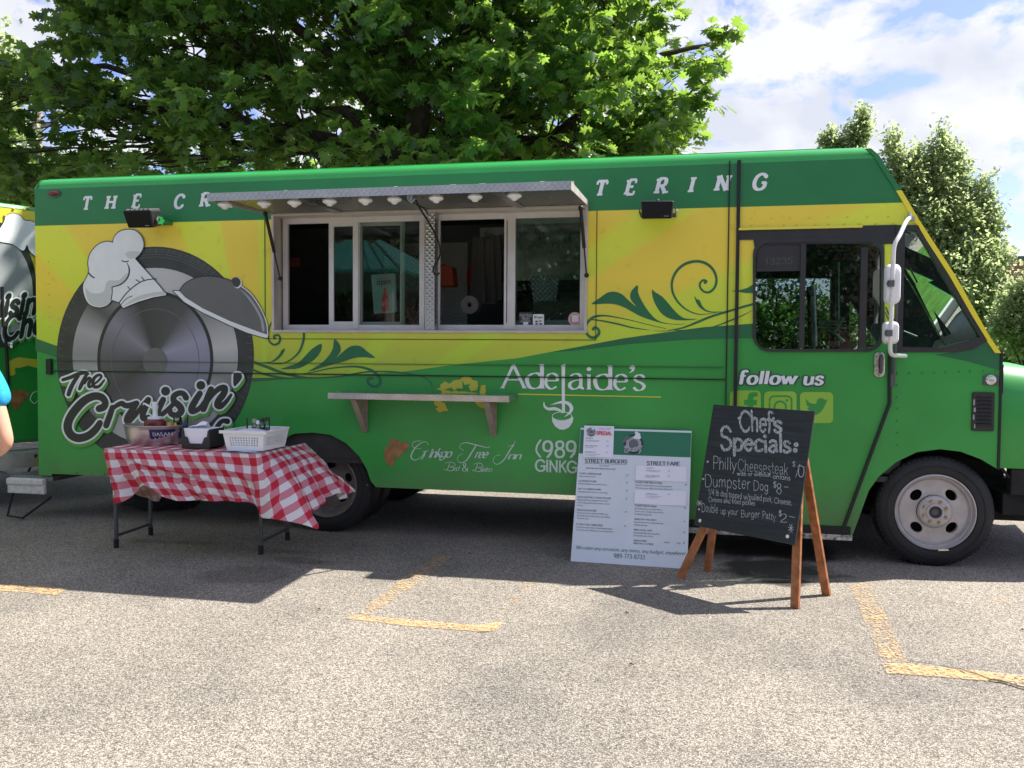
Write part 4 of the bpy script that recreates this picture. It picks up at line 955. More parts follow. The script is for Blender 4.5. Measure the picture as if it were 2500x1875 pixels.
# open poster behind the glass
pp = [(906, 671), (965, 667), (970, 762.6), (913, 766)]
po = MB(); P4 = [S(u, v, YW+.09) for u, v in pp]; po.prism(P4[::-1], (0, .003, 0)); poster = po.build('open_poster', mat('mint_poster', (.22, .34, .30), .5), sw)
fposter = lambda u, v: S(u, v, YW+.085)
decal('poster_lettering', px_text("yes, we're", (920, 683), (952, 681), 6, w=.14), 0, M['redink'], poster, mapf=fposter)
decal('poster_lettering', px_text('open', (921, 695.5), (955, 693), 14, w=.15), 0, M['ink'], poster, mapf=fposter)
decal('poster_bottle', [cat([(937, 704), (943, 704), (944, 715), (949, 728), (948, 742), (949, 752), (947, 759), (935, 760), (933, 752), (934, 742), (932, 729), (937, 715)], 3, True)], 0, M['red'], poster, mapf=fposter)

# ---- awning
hz_ = 2.592; oy = -.93; oz = 2.566
aw = MB(); p0 = [(SWX0, -.004, hz_), (SWX1, -.004, hz_), (SWX1, oy, oz), (SWX0, oy, oz)]
aw.prism([Vector(p) for p in p0], (0, 0, .014)); awn = aw.build('awning', M['frame'], ft); awn['label'] = 'propped open serving hatch lined with diamond plate'
al = MB(); al.prism([Vector(p)+Vector((0, 0, -.002)) for p in [(SWX0+.01, -.02, hz_), (SWX1-.01, -.02, hz_), (SWX1-.01, oy+.02, oz), (SWX0+.01, oy+.02, oz)]], (0, 0, -.006)); al.build('hatch_lining', M['lining'], awn)
for x in (SWX0+.55, SWX0+1.25, SWX1-.55):
    rb = MB(); rb.prism([(x, -.03, hz_-.008), (x+.07, -.03, hz_-.008), (x+.07, oy+.03, oz-.008), (x, oy+.03, oz-.008)], (0, 0, -.012)); rb.build('hatch_rib', M['diamond'], awn)
lp = MB(); lp.box((SWX0-.004, oy-.012, oz-.040), (SWX1+.004, oy, oz+.016)); lp.build('lip', M['diamond'], awn)
for x in (SWX0-.004, SWX1-.004): 
    e_ = MB(); e_.prism([(x, oy, oz+.016), (x, -.02, hz_+.016), (x, -.02, hz_-.02), (x, oy, oz-.038)], (.008, 0, 0)); e_.build('side_lip', M['frame'], awn)
for i, (u, v) in enumerate([(549, 499), (645, 497), (719, 495), (805, 490), (892, 490), (963, 490), (1065, 486), (1160, 483), (1256, 478.5)]):
    yb = oy + .07; c_ = S(u, v, yb); zb0 = oz-.012 + (c_.y-oy)*.03
    bm_ = MB(); bm_.lathe((c_.x, yb, zb0), (0, 0, -1), [(0, .022), (.030, .024), (.032, .044), (.044, .050), (.054, .044), (.062, .026), (.074, .016), (.078, 0)], 20)
    bm_.build('bulb_socket', M['wplastic'], awn, smooth=True)
def strut(u0, v0, y0, u1, v1, y1):
    a, b = S(u0, v0, y0), S(u1, v1, y1); m_ = a + (b-a)*.58; mb = MB(); mb.tube([a, m_], .013, 10); mb.tube([m_, b], .006, 8); mb.sphere(a, .02, 8, 6); mb.sphere(b, .018, 8, 6)
    return mb.build('gas_strut', M['rubber'], awn, smooth=True)
strut(648, 522, -.33, 684, 680, -.01); strut(1418, 508, -.30, 1432, 672, -.02)
hk = MB()
for u in (996, 1001, 1005): c_ = S(u, 487 + (u == 1001)*4, oy+.10); hk.tube([c_ + Vector((0, 0, .03)), c_ + Vector((0, -.004, 0)), c_ + Vector((.012, -.008, -.014)), c_ + Vector((.02, 0, .004))], .005, 6)
hk.build('hook', mat('pale_blue_hook', (.45, .58, .70), .4), awn)
# bungee cord hanging from the awning
bc = [(1016, 490, -.80), (1022, 503, -.62), (1032, 520, -.45), (1050, 548, -.30), (1066, 580, -.2), (1073, 600, -.16), (1074, 622, -.14), (1066, 640, -.14), (1058, 655, -.14), (1060, 668, -.14), (1067, 671, -.14), (1073, 666, -.13)]
mb = MB(); P = [S(u, v, y) for u, v, y in bc]; P = [Vector(p) for p in cat([tuple(p) for p in P], 4)]; mb.tube(P, .007, 7); mb.tube([S(1018, 500, -.7), S(1034, 508, -.5), S(1042, 517, -.1), S(1044, 524, -.02)], .006, 6)
tag(mb.build('bungee_cord', M['rubber'], None, smooth=True), 'black bungee cord dangling in a loop from the raised hatch', 'cord')

# ---- counter shelf
sx0, sx1 = S(800, 958, -.30).x, S(1243, 964, -.30).x; szt = 1.163
sh = MB(); sh.box((sx0, -.30, szt-.046), (sx1, -.002, szt)); shf = sh.build('counter_shelf', mat('shelf_steel', (.52, .50, .49), .25, .5, metal=.85, var=.15, vscale=8), ft, bevel=.002)
for x in (S(892, 1000).x, S(1206, 1000).x):
    bk = MB(); bk.prism([(x-.003, -.25, szt-.05), (x-.003, -.012, szt-.05), (x-.003, -.012, .845)], (.006, 0, 0)); bk.box((x-.024, -.012, .84), (x+.024, -.0085, szt-.05)); bk.obox((x-.022, -.255, szt-.052), (.044, 0, 0), (0, .24, -.27), (0, .006, .006)); bk.build('bracket', M['woodraw'], shf)

# ---- loudspeakers
def speaker(pts, ytop, ybot, depth, ribs):
    a, b, c, d = [S(u, v, y) for (u, v), y in zip(pts, (ytop, ytop, ybot, ybot))]   # front face tl, tr, br, bl
    bk = Vector((0, depth, .0)); mb = MB()
    P = [a, b, c, d]; cen = (a+b+c+d)/4; Q = [cen + (p-cen)*.86 + Vector((0, depth, .035)) for p in P]
    vs = P+Q; mb.add(vs, [(3, 2, 1, 0), (4, 5, 6, 7), (0, 1, 5, 4), (1, 2, 6, 5), (2, 3, 7, 6), (3, 0, 4, 7)])
    s_ = mb.build('loudspeaker', M['plastic'], ft, bevel=.012, seg=3)
    gm_ = MB(); n_ = (b-a).cross(d-a).normalized(); n_ = n_ if n_.y < 0 else -n_
    F = [cen + (p-cen)*.92 + n_*.004 for p in P]; gm_.prism(F, n_*.004); gm_.build('grille', mat('speaker_grille', (.012, .013, .014), .8, .2), s_, bevel=.004)
    lg = MB(); q0 = c + (d-c)*.12 + (b-c)*.14 + n_*.010; lg.obox(q0, (d-c)*.16, (b-c)*.025, n_*.002); lg.build('badge', M['lgrey'], s_)
    for i in range(ribs):
        t = (i+.7)/(ribs+.4); rb = MB(); p = a+(b-a)*t; q = Q[0]+(Q[1]-Q[0])*t; rb.tube([p + Vector((0, .01, .004)), q + Vector((0, 0, .006))], .008, 6); rb.build('cooling_rib', M['grey'], s_)
    sb = MB(); r0 = (b+c)/2 + Vector((.012, .05, 0)); sb.box((r0.x, r0.y, r0.z-.03), (r0.x+.006, r0.y+.07, r0.z+.03)); sb.box((r0.x, r0.y+.07, r0.z-.014), (r0.x+.006, -.004, r0.z+.014)); l0 = (a+d)/2 + Vector((-.012, .05, 0)); sb.box((l0.x-.006, l0.y, l0.z-.014), (l0.x, -.004, l0.z+.014)); sb.box((l0.x, -.012, r0.z-.014), (r0.x, -.004, r0.z+.014))
    sb.build('mounting_bracket', M['dgreen'] if ribs > 4 else M['grey'], s_)
    kb_ = MB(); kb_.lathe((r0.x+.008, r0.y, r0.z), (1, 0, 0), [(0, .016), (.012, .014), (.012, 0)], 10); kb_.build('knob', M['chrome'], s_)
    return s_
speaker([(298, 514), (367, 512), (374, 556), (313, 557)], -.30, -.22, .17, 6)['label'] = 'angled black loudspeaker with ribbed top, left'
speaker([(1564, 490), (1646, 490), (1641, 534), (1566, 535)], -.27, -.25, .16, 1)['label'] = 'square black loudspeaker right of the hatch'

# ---- mirror
mr = MB(); path = [(2221, 531, -.02), (2211, 543, -.10), (2196, 575, -.2), (2183, 601, -.24), (2180, 650, -.24), (2178, 720, -.24), (2175, 785, -.24), (2173, 850, -.22), (2178, 866, -.18), (2192, 868, -.10), (2211, 869, -.02)]
mr.tube([Vector(p) for p in cat([tuple(S(u, v, y)) for u, v, y in path], 3)], .0145, 10); mir = mr.build('mirror_arm', M['wirewhite'], ft, smooth=True); mir['label'] = 'white tube mirror arm with two white mirrors'
def mhead(u0, v0, u1, v1, y, r):
    a, b = S(u0, v0, y), S(u1, v1, y); mb = MB(); ps = rrect(a.x, b.z, b.x, a.z, r, 5); cxm, czm = (a.x+b.x)/2, (a.z+b.z)/2; n = len(ps)
    lay = [(.0, 1.0), (-.02, 1.0), (-.045, .93), (-.062, .78), (-.068, .5)]
    rows = [[(cxm+(x-cxm)*k, y+d+.03, czm+(z-czm)*k) for x, z in ps+ps[:1]] for d, k in lay]; mb.grid(rows); mb.add(rows[-1][:-1], [tuple(range(n))]); mb.add(rows[0][:-1], [tuple(range(n-1, -1, -1))])
    h = mb.build('mirror_head', M['wplastic'], mir, smooth=True)
    return h
mhead(2161, 645, 2198, 742, -.20, .035); mhead(2156, 785, 2194, 840, -.20, .03)
cl = MB()
for u, v in ((2176, 692), (2171, 813)): p = S(u, v, -.255); cl.box((p.x-.022, -.275, p.z-.022), (p.x+.018, -.235, p.z+.022)); cl.tube([(p.x-.03, -.26, p.z), (p.x-.02, -.26, p.z)], .012, 8)
cl.build('clamp', M['grey'], mir, bevel=.004)
mr = MB(); mr.tube([S(2189, 742, -.06), S(2186, 840, -.05), S(2184, 900, -.03), S(2182, 930, -.02)], .010, 8); p = S(2179, 926, -.02); mr.box((p.x-.014, -.03, p.z-.05), (p.x+.014, 0, p.z+.04)); mr.build('brace_rod', M['grey'], mir, smooth=True)
bl = MB(); p = S(2221, 533, -.02); bl.box((p.x-.03, -.03, p.z-.02), (p.x+.03, 0, p.z+.01)); bl.tube([(p.x, -.03, p.z-.01), (p.x, -.03, p.z+.035)], .012, 8); bl.build('bolt', M['chrome'], mir)

# ---- cab interior
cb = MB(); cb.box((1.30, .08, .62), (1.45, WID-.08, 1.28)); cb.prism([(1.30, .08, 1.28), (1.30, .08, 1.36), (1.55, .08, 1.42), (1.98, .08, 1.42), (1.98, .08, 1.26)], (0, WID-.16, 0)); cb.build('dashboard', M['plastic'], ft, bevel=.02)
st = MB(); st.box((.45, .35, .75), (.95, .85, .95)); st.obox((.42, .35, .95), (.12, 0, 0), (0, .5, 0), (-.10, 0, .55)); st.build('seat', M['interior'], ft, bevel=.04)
swh = MB(); c_ = Vector((1.22, 1.45, 1.40)); n_ = Vector((-.75, 0, .66)).normalized(); a_ = n_.orthogonal().normalized(); b_ = n_.cross(a_)
swh.tube([c_ + (a_*math.cos(t*math.pi/12)+b_*math.sin(t*math.pi/12))*.22 for t in range(25)], .014, 8, cap=False); swh.tube([c_-a_*.21, c_, c_+a_*.21], .012, 6); swh.tube([c_, c_-n_*.3], .025, 8); swh.build('steering_wheel', M['plastic'], ft, smooth=True)
wp = MB(); wp.tube([S(2260, 690, .9), S(2310, 820, .9)], .02, 8); wp.tube([S(2222, 655, .3), S(2240, 690, .3)], .006, 6); wp.tube([S(2205, 810, .35), S(2238, 823, .35)], .012, 6); wp.build('wiper_rod', M['grey'], ft)
ps = MB(); ps.tube([S(1980, 700, .5), S(1985, 845, .5)], .035, 10); ps.tube([S(2045, 640, 1.6), S(2045, 845, 1.6)], .02, 8); ps.tube([S(2058, 775, .3), S(2034, 812, .3), S(2060, 835, .3)], .016, 8); ps.build('grab_rail', M['steel'], ft, smooth=True)
rk = MB()
for k in range(4): rk.tube([S(2000, 783+k*8, .45), S(2066, 786+k*8, .45)], .007, 6)
rk.build('wire_rack', M['steel'], ft)

# ---- rear step bumper
bs = MB(); a = G(20, 1215, .22); 
bs.box((XR-.30, .02, .33), (XR+.12, .42, .375)); stp = bs.build('rear_step', mat('tread_plate_dark', (.22, .22, .22), .5, .5, metal=.6, var=.4, vscale=50, bump=.8, bscale=70), ft, bevel=.006)
bs = MB(); bs.box((XR-.31, -.015, .22), (XR+.06, .02, .355)); bs.box((XR-.31, -.03, .30), (XR+.06, -.015, .35)); bs.build('bumper_face', mat('scuffed_white_bumper', (.62, .60, .58), .5, var=.12, vscale=30, stain=((.12, .09, .07), 25, .58, .8)), stp, bevel=.008)
bs = MB(); bs.tube([(XR-.15, .25, .37), (XR+.03, .2, .75)], .012, 8); bs.build('step_stay', M['dark'], stp, smooth=True)
bs = MB(); bs.tube([(XR-.28, .02, .22), (XR-.27, -.06, .03), (XR-.1, -.08, .02), (XR+.12, .0, .2)], .010, 8); bs.build('step_wire', M['dark'], stp, smooth=True)
# ================================================================== GRAPHICS ON THE TRUCK SIDE
def wd(name, polys, k, m, parent=ft, holes=()):
    return decal(name, polys, -.0009*k, M[m] if isinstance(m, str) else m, parent, holes)
# header lettering
Lpos = [(213, 497), (272, 494), (335, 491), None, (439, 492), (502, 488)] + [None]*13 + [(1468, 460), (1541, 457), (1616, 454), (1690, 451), (1765, 447), (1856, 444)]
txt = 'THE CRUISIN CHEF CATERING'
zl = S(439, 492).z; hl_ = .107
x5 = S(502, 488).x; x19 = S(1468, 460).x
polys = []
for i, ch in enumerate(txt):
    if ch == ' ': continue
    c_ = Lpos[i] if i < len(Lpos) else None
    X = S(*c_).x if c_ else x5 + (x19-x5)*(i-5)/14
    Z = S(*c_).z if c_ else zl
    ps, adv = glyph(ch, w=.26, thin=.17, serif=.19, sw=.15, xs=1.0)
    polys = [[(X + (a-adv/2 + .24*(b-.5))*hl_, Z + (b-.5)*hl_) for a, b in p] for p in ps]
    decal('letter', polys, 0, M['white'], ft, mapf=lambda x, z: (x, -.004, z), eps=1e-5)

# emblem: printed tyre and wheel
z2 = zmap(100, 550, .27125); z5 = zmap(100, 860, .18083); z6 = zmap(300, 900, .18083)
EX, EY = 379, 870
def ell(rx, ry, n=72, cx=EX, cy=EY): return [(cx+rx*math.cos(2*math.pi*i/n), cy+ry*math.sin(2*math.pi*i/n)) for i in range(n)]
def conic(name, stops, c=(EX, EY), blur=.06):
    m = mat(name, (.4, .4, .4), .4, coat=.2); t = m.node_tree; b = bsdf(m); g = t.nodes.new('ShaderNodeNewGeometry'); s_ = t.nodes.new('ShaderNodeSeparateXYZ'); L(t, g.outputs['Position'], s_.inputs[0])
    c0 = S(*c); a = mth(t, 'ARCTAN2', mth(t, 'SUBTRACT', s_.outputs[2], c0.z), mth(t, 'SUBTRACT', s_.outputs[0], c0.x)); f = mth(t, 'ADD', mth(t, 'DIVIDE', a, 2*math.pi), .5)
    L(t, ramp(t, f, stops), b.inputs['Base Color']); return m
g_ = lambda v, t=0: (v*.98, v, v*(1+t))
M['silver'] = conic('printed_silver_ring', [(0, g_(.26)), (.06, g_(.45)), (.12, g_(.12)), (.17, g_(.4)), (.25, g_(.30)), (.33, g_(.10)), (.40, g_(.42)), (.46, g_(.22)), (.52, g_(.5)), (.60, g_(.22)), (.68, g_(.46)), (.76, g_(.52)), (.84, g_(.20)), (.90, g_(.08)), (.95, g_(.36)), (1, g_(.26))])
M['lens'] = conic('printed_hub_dish', [(0, g_(.10, .1)), (.1, g_(.05)), (.3, g_(.16, .25)), (.45, g_(.20, .35)), (.55, g_(.30, .3)), (.65, g_(.07)), (.8, g_(.04)), (.9, g_(.22, .15)), (1, g_(.10, .1))])
tyre = wd('tyre_graphic', [ell(241, 268)], 3, mat('printed_tyre', (.030, .034, .034), .45, var=.35, vscale=4)); tyre['label'] = 'round emblem with printed tyre, chef hat, cloche and brush lettering'
em = tyre
tr = []
for i in range(0, 96):
    a = 2*math.pi*i/96; k0 = .955 if i % 2 else .93
    tr += stroke([(EX+241*k0*math.cos(a), EY+268*k0*math.sin(a)), (EX+241*.985*math.cos(a+.012), EY+268*.985*math.sin(a+.012))], 1.3, False, False)
wd('tread_mark', tr, 4, mat('tread_grey', (.10, .11, .11), .5), em)
for k in (.905, .93, .955, .975):
    arc = stroke([(EX+241*k*math.cos(R(a)), EY+268*k*math.sin(R(a))) for a in range(-100, -28, 4)], 1.5, False, False); wd('tread_arc', arc, 4+ (k > .94)*.4, mat('tread_grey2', (.09, .10, .10), .5), em)
wd('silver_ring', [ell(202, 216)], 5, 'silver', em)
wd('dark_ring', [ell(142, 168, cy=EY+8)], 6, 'black', em); wd('hub_dish', [ell(134, 160, cy=EY+8)], 7, 'lens', em)
wd('hub_cap', [ell(30, 35, 40, cy=EY+14)], 8.5, 'domegrey', em)
for k_ in (.80,): wd('hub_ring', stroke([(EX+134*k_*math.cos(R(a)), EY+12+160*k_*math.sin(R(a))) for a in range(0, 361, 10)], 1.6, False, False), 8.2, 'domegrey', em)
# cloche
dome = cat(zs(z2, [(1240, 612), (1290, 535), (1380, 483), (1500, 462), (1640, 480), (1760, 525), (1870, 600), (1960, 720), (2020, 860), (2040, 1000)]), 4) + zs(z2, [(1990, 985), (1860, 940), (1700, 880), (1450, 762), (1300, 665)])
rimp = zs(z2, [(1190, 590), (1245, 592), (1300, 650), (1450, 745), (1700, 862), (1860, 922), (1985, 968), (2042, 985), (2040, 1015), (1985, 1005), (1850, 965), (1700, 900), (1450, 782), (1290, 690)])
wd('cloche_outline', [dome] + stroke(dome+dome[:1], 5, False) + [q for q in stroke(rimp+rimp[:1], 4, False)] + [rimp], 11, 'black', em)
wd('cloche_dome', [dome], 12, 'domegrey', em)
wd('cloche_edge', stroke(zs(z2, [(1800, 545), (1890, 620), (1975, 745), (2028, 870), (2042, 990)]), 2.4), 12.6, 'white', em)
wd('cloche_shine', [cat(zs(z2, [(1790, 575), (1870, 640), (1950, 750), (2000, 860), (2012, 950), (1990, 945), (1975, 850), (1920, 740), (1850, 640)]), 3, True)], 13, 'lgrey', em)
wd('cloche_rim', [rimp], 13.5, 'white', em)
wd('cloche_knob_edge', [cat(zs(z2, [(1722, 480), (1760, 466), (1800, 490), (1806, 530), (1775, 568), (1735, 545)]), 4, True)], 13, 'white', em)
wd('cloche_knob', [cat(zs(z2, [(1720, 482), (1760, 468), (1792, 492), (1796, 525), (1766, 558), (1732, 540)]), 4, True)], 13.5, mat('knob_print', (.035, .045, .045), .45), em)
# hat
hat = cat(zs(z2, [(648, 158), (662, 105), (705, 60), (775, 40), (850, 50), (905, 105), (923, 180), (895, 250), (845, 300)]), 4) + zs(z2, [(900, 362), (970, 440), (1060, 540), (1128, 628), (1010, 648), (870, 690), (740, 745), (706, 694), (640, 672)]) + cat(zs(z2, [(632, 680), (590, 722), (515, 738), (430, 705), (388, 620), (382, 530), (430, 430), (425, 330), (450, 245), (515, 175), (590, 148), (648, 158)]), 4)
wd('hat_outline', [hat] + stroke(hat+hat[:1], 4.2, False), 14, 'black', em); wd('hat', [hat], 15, 'white', em)
shd = [cat(zs(z2, [(760, 250), (830, 232), (895, 245), (850, 290), (790, 300)]), 3, True), cat(zs(z2, [(400, 560), (450, 610), (560, 600), (600, 500), (700, 495), (770, 430), (780, 470), (720, 540), (640, 560), (625, 670), (590, 715), (515, 730), (430, 690)]), 3, True), cat(zs(z2, [(740, 730), (870, 640), (1040, 600), (1115, 605), (1120, 622), (1000, 640), (860, 680)]), 3, True)]
wd('hat_shade', shd, 15.5, 'hatshade', em)
hl2 = stroke(zs(z2, [(728, 318), (755, 328), (788, 320)]), 2.4) + stroke(zs(z2, [(770, 330, 4), (795, 395, 13), (780, 470, 13), (720, 530, 12), (640, 556, 8)]), 2) + stroke(zs(z2, [(640, 556), (640, 610), (630, 675)]), 2.4) + stroke(zs(z2, [(705, 694), (780, 600), (880, 520), (960, 490), (1035, 482)]), 2.6) + stroke(zs(z2, [(430, 430), (452, 455), (478, 472)]), 3.4) + stroke(zs(z2, [(780, 550), (800, 575)]), 2.2) + stroke(zs(z2, [(855, 490), (885, 508)]), 2.4) + stroke(zs(z2, [(905, 465), (930, 496)]), 2.4) + stroke(zs(z2, [(722, 712), (770, 660), (822, 636)]), 1.6)
wd('hat_line', hl2, 16, 'black', em)
# neckerchief
def zz2(p): return [z5(q) for q in p]
sc_parts = [cat(zz2([(1150, 70), (1190, 110), (1290, 170), (1400, 200), (1560, 215), (1690, 205), (1685, 265), (1600, 310), (1500, 330), (1440, 290), (1300, 262), (1200, 200)]), 3, True),
            cat(zz2([(1450, 285), (1350, 290), (1270, 340), (1225, 430), (1205, 525), (1330, 470), (1430, 410), (1470, 350)]), 3, True),
            cat(zz2([(1500, 375), (1430, 430), (1390, 510), (1385, 610), (1480, 570), (1550, 500), (1580, 430), (1560, 370)]), 3, True),
            cat(zz2([(1450, 300), (1500, 270), (1560, 290), (1570, 340), (1510, 375), (1460, 350)]), 3, True)]
# brush lettering
o6 = lambda pts: [(p[0]+1106, p[1]+221)+tuple(p[2:]) for p in pts]
LT = [[(295, 372, 44), (400, 338, 50), (510, 292, 52), (600, 278, 40), (640, 292, 30)], [(500, 320, 50), (445, 400, 56), (400, 490, 60), (372, 570, 56)],
      [(615, 300, 44), (575, 380, 52), (540, 450, 54), (520, 495, 44)], [(590, 420, 30), (640, 350, 34), (668, 362, 40), (645, 430, 46), (655, 468, 40), (700, 450, 34)],
      [(700, 440, 30), (770, 390, 30), (815, 330, 34), (785, 305, 38), (725, 340, 44), (700, 410, 48), (725, 468, 46), (790, 455, 40), (855, 375, 26)]]
LC = [[(785, 762, 96), (850, 735, 100), (868, 672, 90), (820, 610, 100), (720, 592, 106), (590, 650, 112), (470, 770, 116), (385, 900, 116), (360, 1020, 116), (410, 1120, 112), (510, 1160, 110), (640, 1125, 106), (740, 1040, 100), (795, 955, 84)],
      [(965, 745, 74), (930, 850, 82), (890, 960, 84), (880, 990, 80)], [(950, 780, 50), (1020, 720, 62), (1090, 690, 72), (1130, 715, 76), (1190, 720, 78), (1290, 690, 80)],
      [(1290, 690, 80), (1225, 790, 88), (1170, 880, 92), (1170, 930, 92), (1230, 890, 76), (1320, 790, 66), (1390, 700, 66), (1450, 640, 76)], [(1450, 640, 76), (1410, 740, 84), (1375, 840, 84), (1385, 895, 78), (1450, 870, 56)],
      [(1650, 640, 80), (1610, 720, 84), (1575, 810, 84), (1590, 850, 80), (1640, 830, 60)],
      o6([(500, 640, 66), (600, 560, 66), (680, 480, 60)]), o6([(852, 392, 84), (820, 340, 76), (760, 330, 76), (690, 370, 80), (690, 440, 86), (760, 500, 92), (790, 570, 92), (730, 630, 84), (650, 610, 76), (640, 560, 60)]),
      o6([(1040, 335, 80), (980, 430, 88), (930, 530, 92), (940, 575, 86), (1030, 540, 66), (1100, 450, 60)]), o6([(1190, 280, 86), (1150, 380, 92), (1110, 480, 92), (1085, 545, 88)]),
      o6([(1130, 460, 60), (1210, 350, 66), (1300, 270, 76), (1375, 260, 84), (1360, 340, 90), (1300, 420, 92), (1275, 490, 90), (1320, 510, 76), (1400, 440, 56), (1460, 355, 40)]),
      o6([(1410, 712, 78), (1350, 705, 60), (1300, 745, 64), (1250, 840, 74), (1220, 940, 80), (1200, 1050, 80)]), o6([(1180, 840, 40), (1260, 835, 44), (1340, 838, 44)])]
dots = [z5((1682, 525)), z6((1052, 225))]; apo = cat(zs(z6, [(1500, 70), (1560, 56), (1605, 85), (1600, 140), (1520, 235), (1492, 215), (1490, 120)]), 3, True)
def brush(ex, nn=4, nd_=12):
    out = []
    for s_ in LT+LC: out += stroke([(a[0], a[1], a[2]+2*ex) for a in [(*z5(p)[:2], p[2]*.18083) for p in s_]], 5, True, True, nn, nd_)
    for d_ in dots: out.append(disc(d_[0], d_[1], 11+ex, 18))
    out.append(apo); 
    if ex: out += stroke(apo+apo[:1], 2*ex, False)
    return out
wd('lettering_shadow', shift(brush(4.8, 3, 8), 3, 8) + shift(brush(4.8, 3, 8), 2, 3.5), 17, 'shade', em)
wd('lettering_outline', brush(4.4), 18, 'white', em); wd('brush_lettering', brush(0), 19, 'black', em)

# swirls
zr = zmap(1400, 600, .22604); zL = zmap(560, 750, .31646)
def Zr(p): return [zr(q) for q in p]
def ZL(p): return [zL(q) for q in p]
sw_r = [cat(Zr([(190, 630), (290, 560), (360, 510), (440, 495), (520, 520), (580, 575), (640, 630), (680, 655), (625, 590), (612, 530), (640, 470), (697, 425), (697, 500), (740, 600), (820, 720), (900, 800), (980, 830), (1080, 845), (1225, 842), (1120, 851), (980, 840), (860, 810), (700, 750), (560, 670), (430, 628), (300, 628)]), 2, True),
        cat(Zr([(847, 472), (880, 500), (960, 550), (1040, 640), (1110, 720), (1180, 775), (1250, 790), (1340, 790), (1260, 803), (1150, 805), (1050, 790), (960, 740), (900, 660), (860, 570)]), 2, True),
        cat(Zr([(1305, 540), (1330, 575), (1365, 590), (1385, 640), (1430, 690), (1500, 712), (1610, 710), (1540, 722), (1450, 715), (1380, 680), (1330, 620)]), 2, True)]
sw_r += stroke(Zr([(1420, 400, 28), (1435, 385, 26), (1405, 372, 24), (1370, 400, 22), (1370, 450, 22), (1410, 495, 22), (1470, 500, 24), (1525, 450, 26), (1545, 360, 26), (1510, 260, 28), (1430, 190, 30), (1320, 168, 30), (1200, 200, 30), (1110, 280, 28), (1065, 390, 26), (1075, 510, 24), (1140, 620, 20), (1230, 695, 14), (1330, 735, 10), (1420, 740, 6), (1540, 722, 3)]), 4)
sw_r += stroke(Zr([(215, 900, 36), (235, 880, 26), (270, 905, 26), (275, 950, 30), (235, 990, 32), (180, 985, 30), (140, 940, 26), (130, 880, 24), (160, 820, 28), (220, 770, 28), (310, 755, 20), (420, 765, 14), (600, 800, 8), (800, 850, 6), (1000, 895, 6)]), 4)
sw_r += stroke(Zr([(165, 800, 10), (230, 800, 14), (330, 815, 16), (480, 845, 18), (640, 885, 14), (830, 912, 3)]), 4)
sw_r += stroke(Zr([(870, 917, 3), (980, 922, 6), (1090, 905, 12), (1200, 880, 18), (1350, 820, 24), (1500, 760, 24), (1700, 700, 24), (1850, 655, 24), (1945, 630, 24)]), 4)
sw_r += stroke(Zr([(1040, 910, 10), (1200, 910, 6), (1440, 888, 8), (1560, 860, 12), (1700, 805, 16), (1800, 765, 12), (1930, 700, 3)]), 4)
sw_r += [Zr([(1695, 488), (1800, 478), (1880, 455), (1952, 412), (1952, 512), (1860, 510), (1780, 498)])]
sw_r += stroke([(2163, 750, 3), (2172, 770, 4), (2185, 782, 4)], 3) + stroke([(2161, 762, 2), (2170, 780, 3), (2176, 786, 3)], 3)
wd('vine_swirl', sw_r, 4, 'dgreen2')
sw_l = [cat(ZL([(235, 425), (320, 420), (380, 370), (400, 335), (430, 318), (410, 365), (370, 405), (310, 428)]), 2, True),
        cat(ZL([(395, 475), (520, 435), (580, 380), (640, 320), (710, 280), (705, 340), (660, 400), (600, 440), (540, 470), (470, 478)]), 2, True),
        cat(ZL([(600, 500), (700, 440), (770, 370), (800, 310), (808, 245), (850, 285), (858, 340), (820, 395), (880, 340), (940, 300), (1010, 300), (1060, 340), (1128, 392), (1040, 385), (960, 392), (880, 420), (800, 440), (720, 465)]), 2, True)]
sw_l += stroke(ZL([(575, 195, 18), (570, 260, 18), (540, 340, 16), (480, 400, 12), (400, 435, 8), (270, 432, 4)]), 4)
sw_l += stroke(ZL([(350, 240, 20), (345, 222, 18), (375, 215, 16), (392, 240, 16), (380, 275, 18), (345, 290, 16), (310, 265, 14), (300, 220, 12), (310, 150, 12), (330, 110, 10)]), 4)
sw_l += stroke(ZL([(190, 425, 22), (300, 465, 22), (420, 510, 22), (560, 540, 16), (700, 545, 10), (800, 540, 8)]), 4) + stroke(ZL([(175, 480, 16), (280, 520, 16), (420, 545, 14), (560, 548, 8)]), 4)
sw_l += stroke(ZL([(430, 520, 8), (600, 510, 8), (760, 475, 10), (900, 460, 12), (1010, 462, 16), (1100, 490, 22), (1155, 540, 24), (1160, 590, 22), (1120, 612, 22), (1075, 590, 20), (1068, 555, 20), (1100, 548, 24)]), 4)
sw_l += stroke(ZL([(700, 545, 6), (850, 535, 10), (1050, 500, 12), (1250, 498, 12), (1400, 515, 10), (1500, 540, 8), (1550, 580, 6), (1565, 612, 3)]), 4)
wd('vine_swirl', sw_l, 4, 'dgreen2')
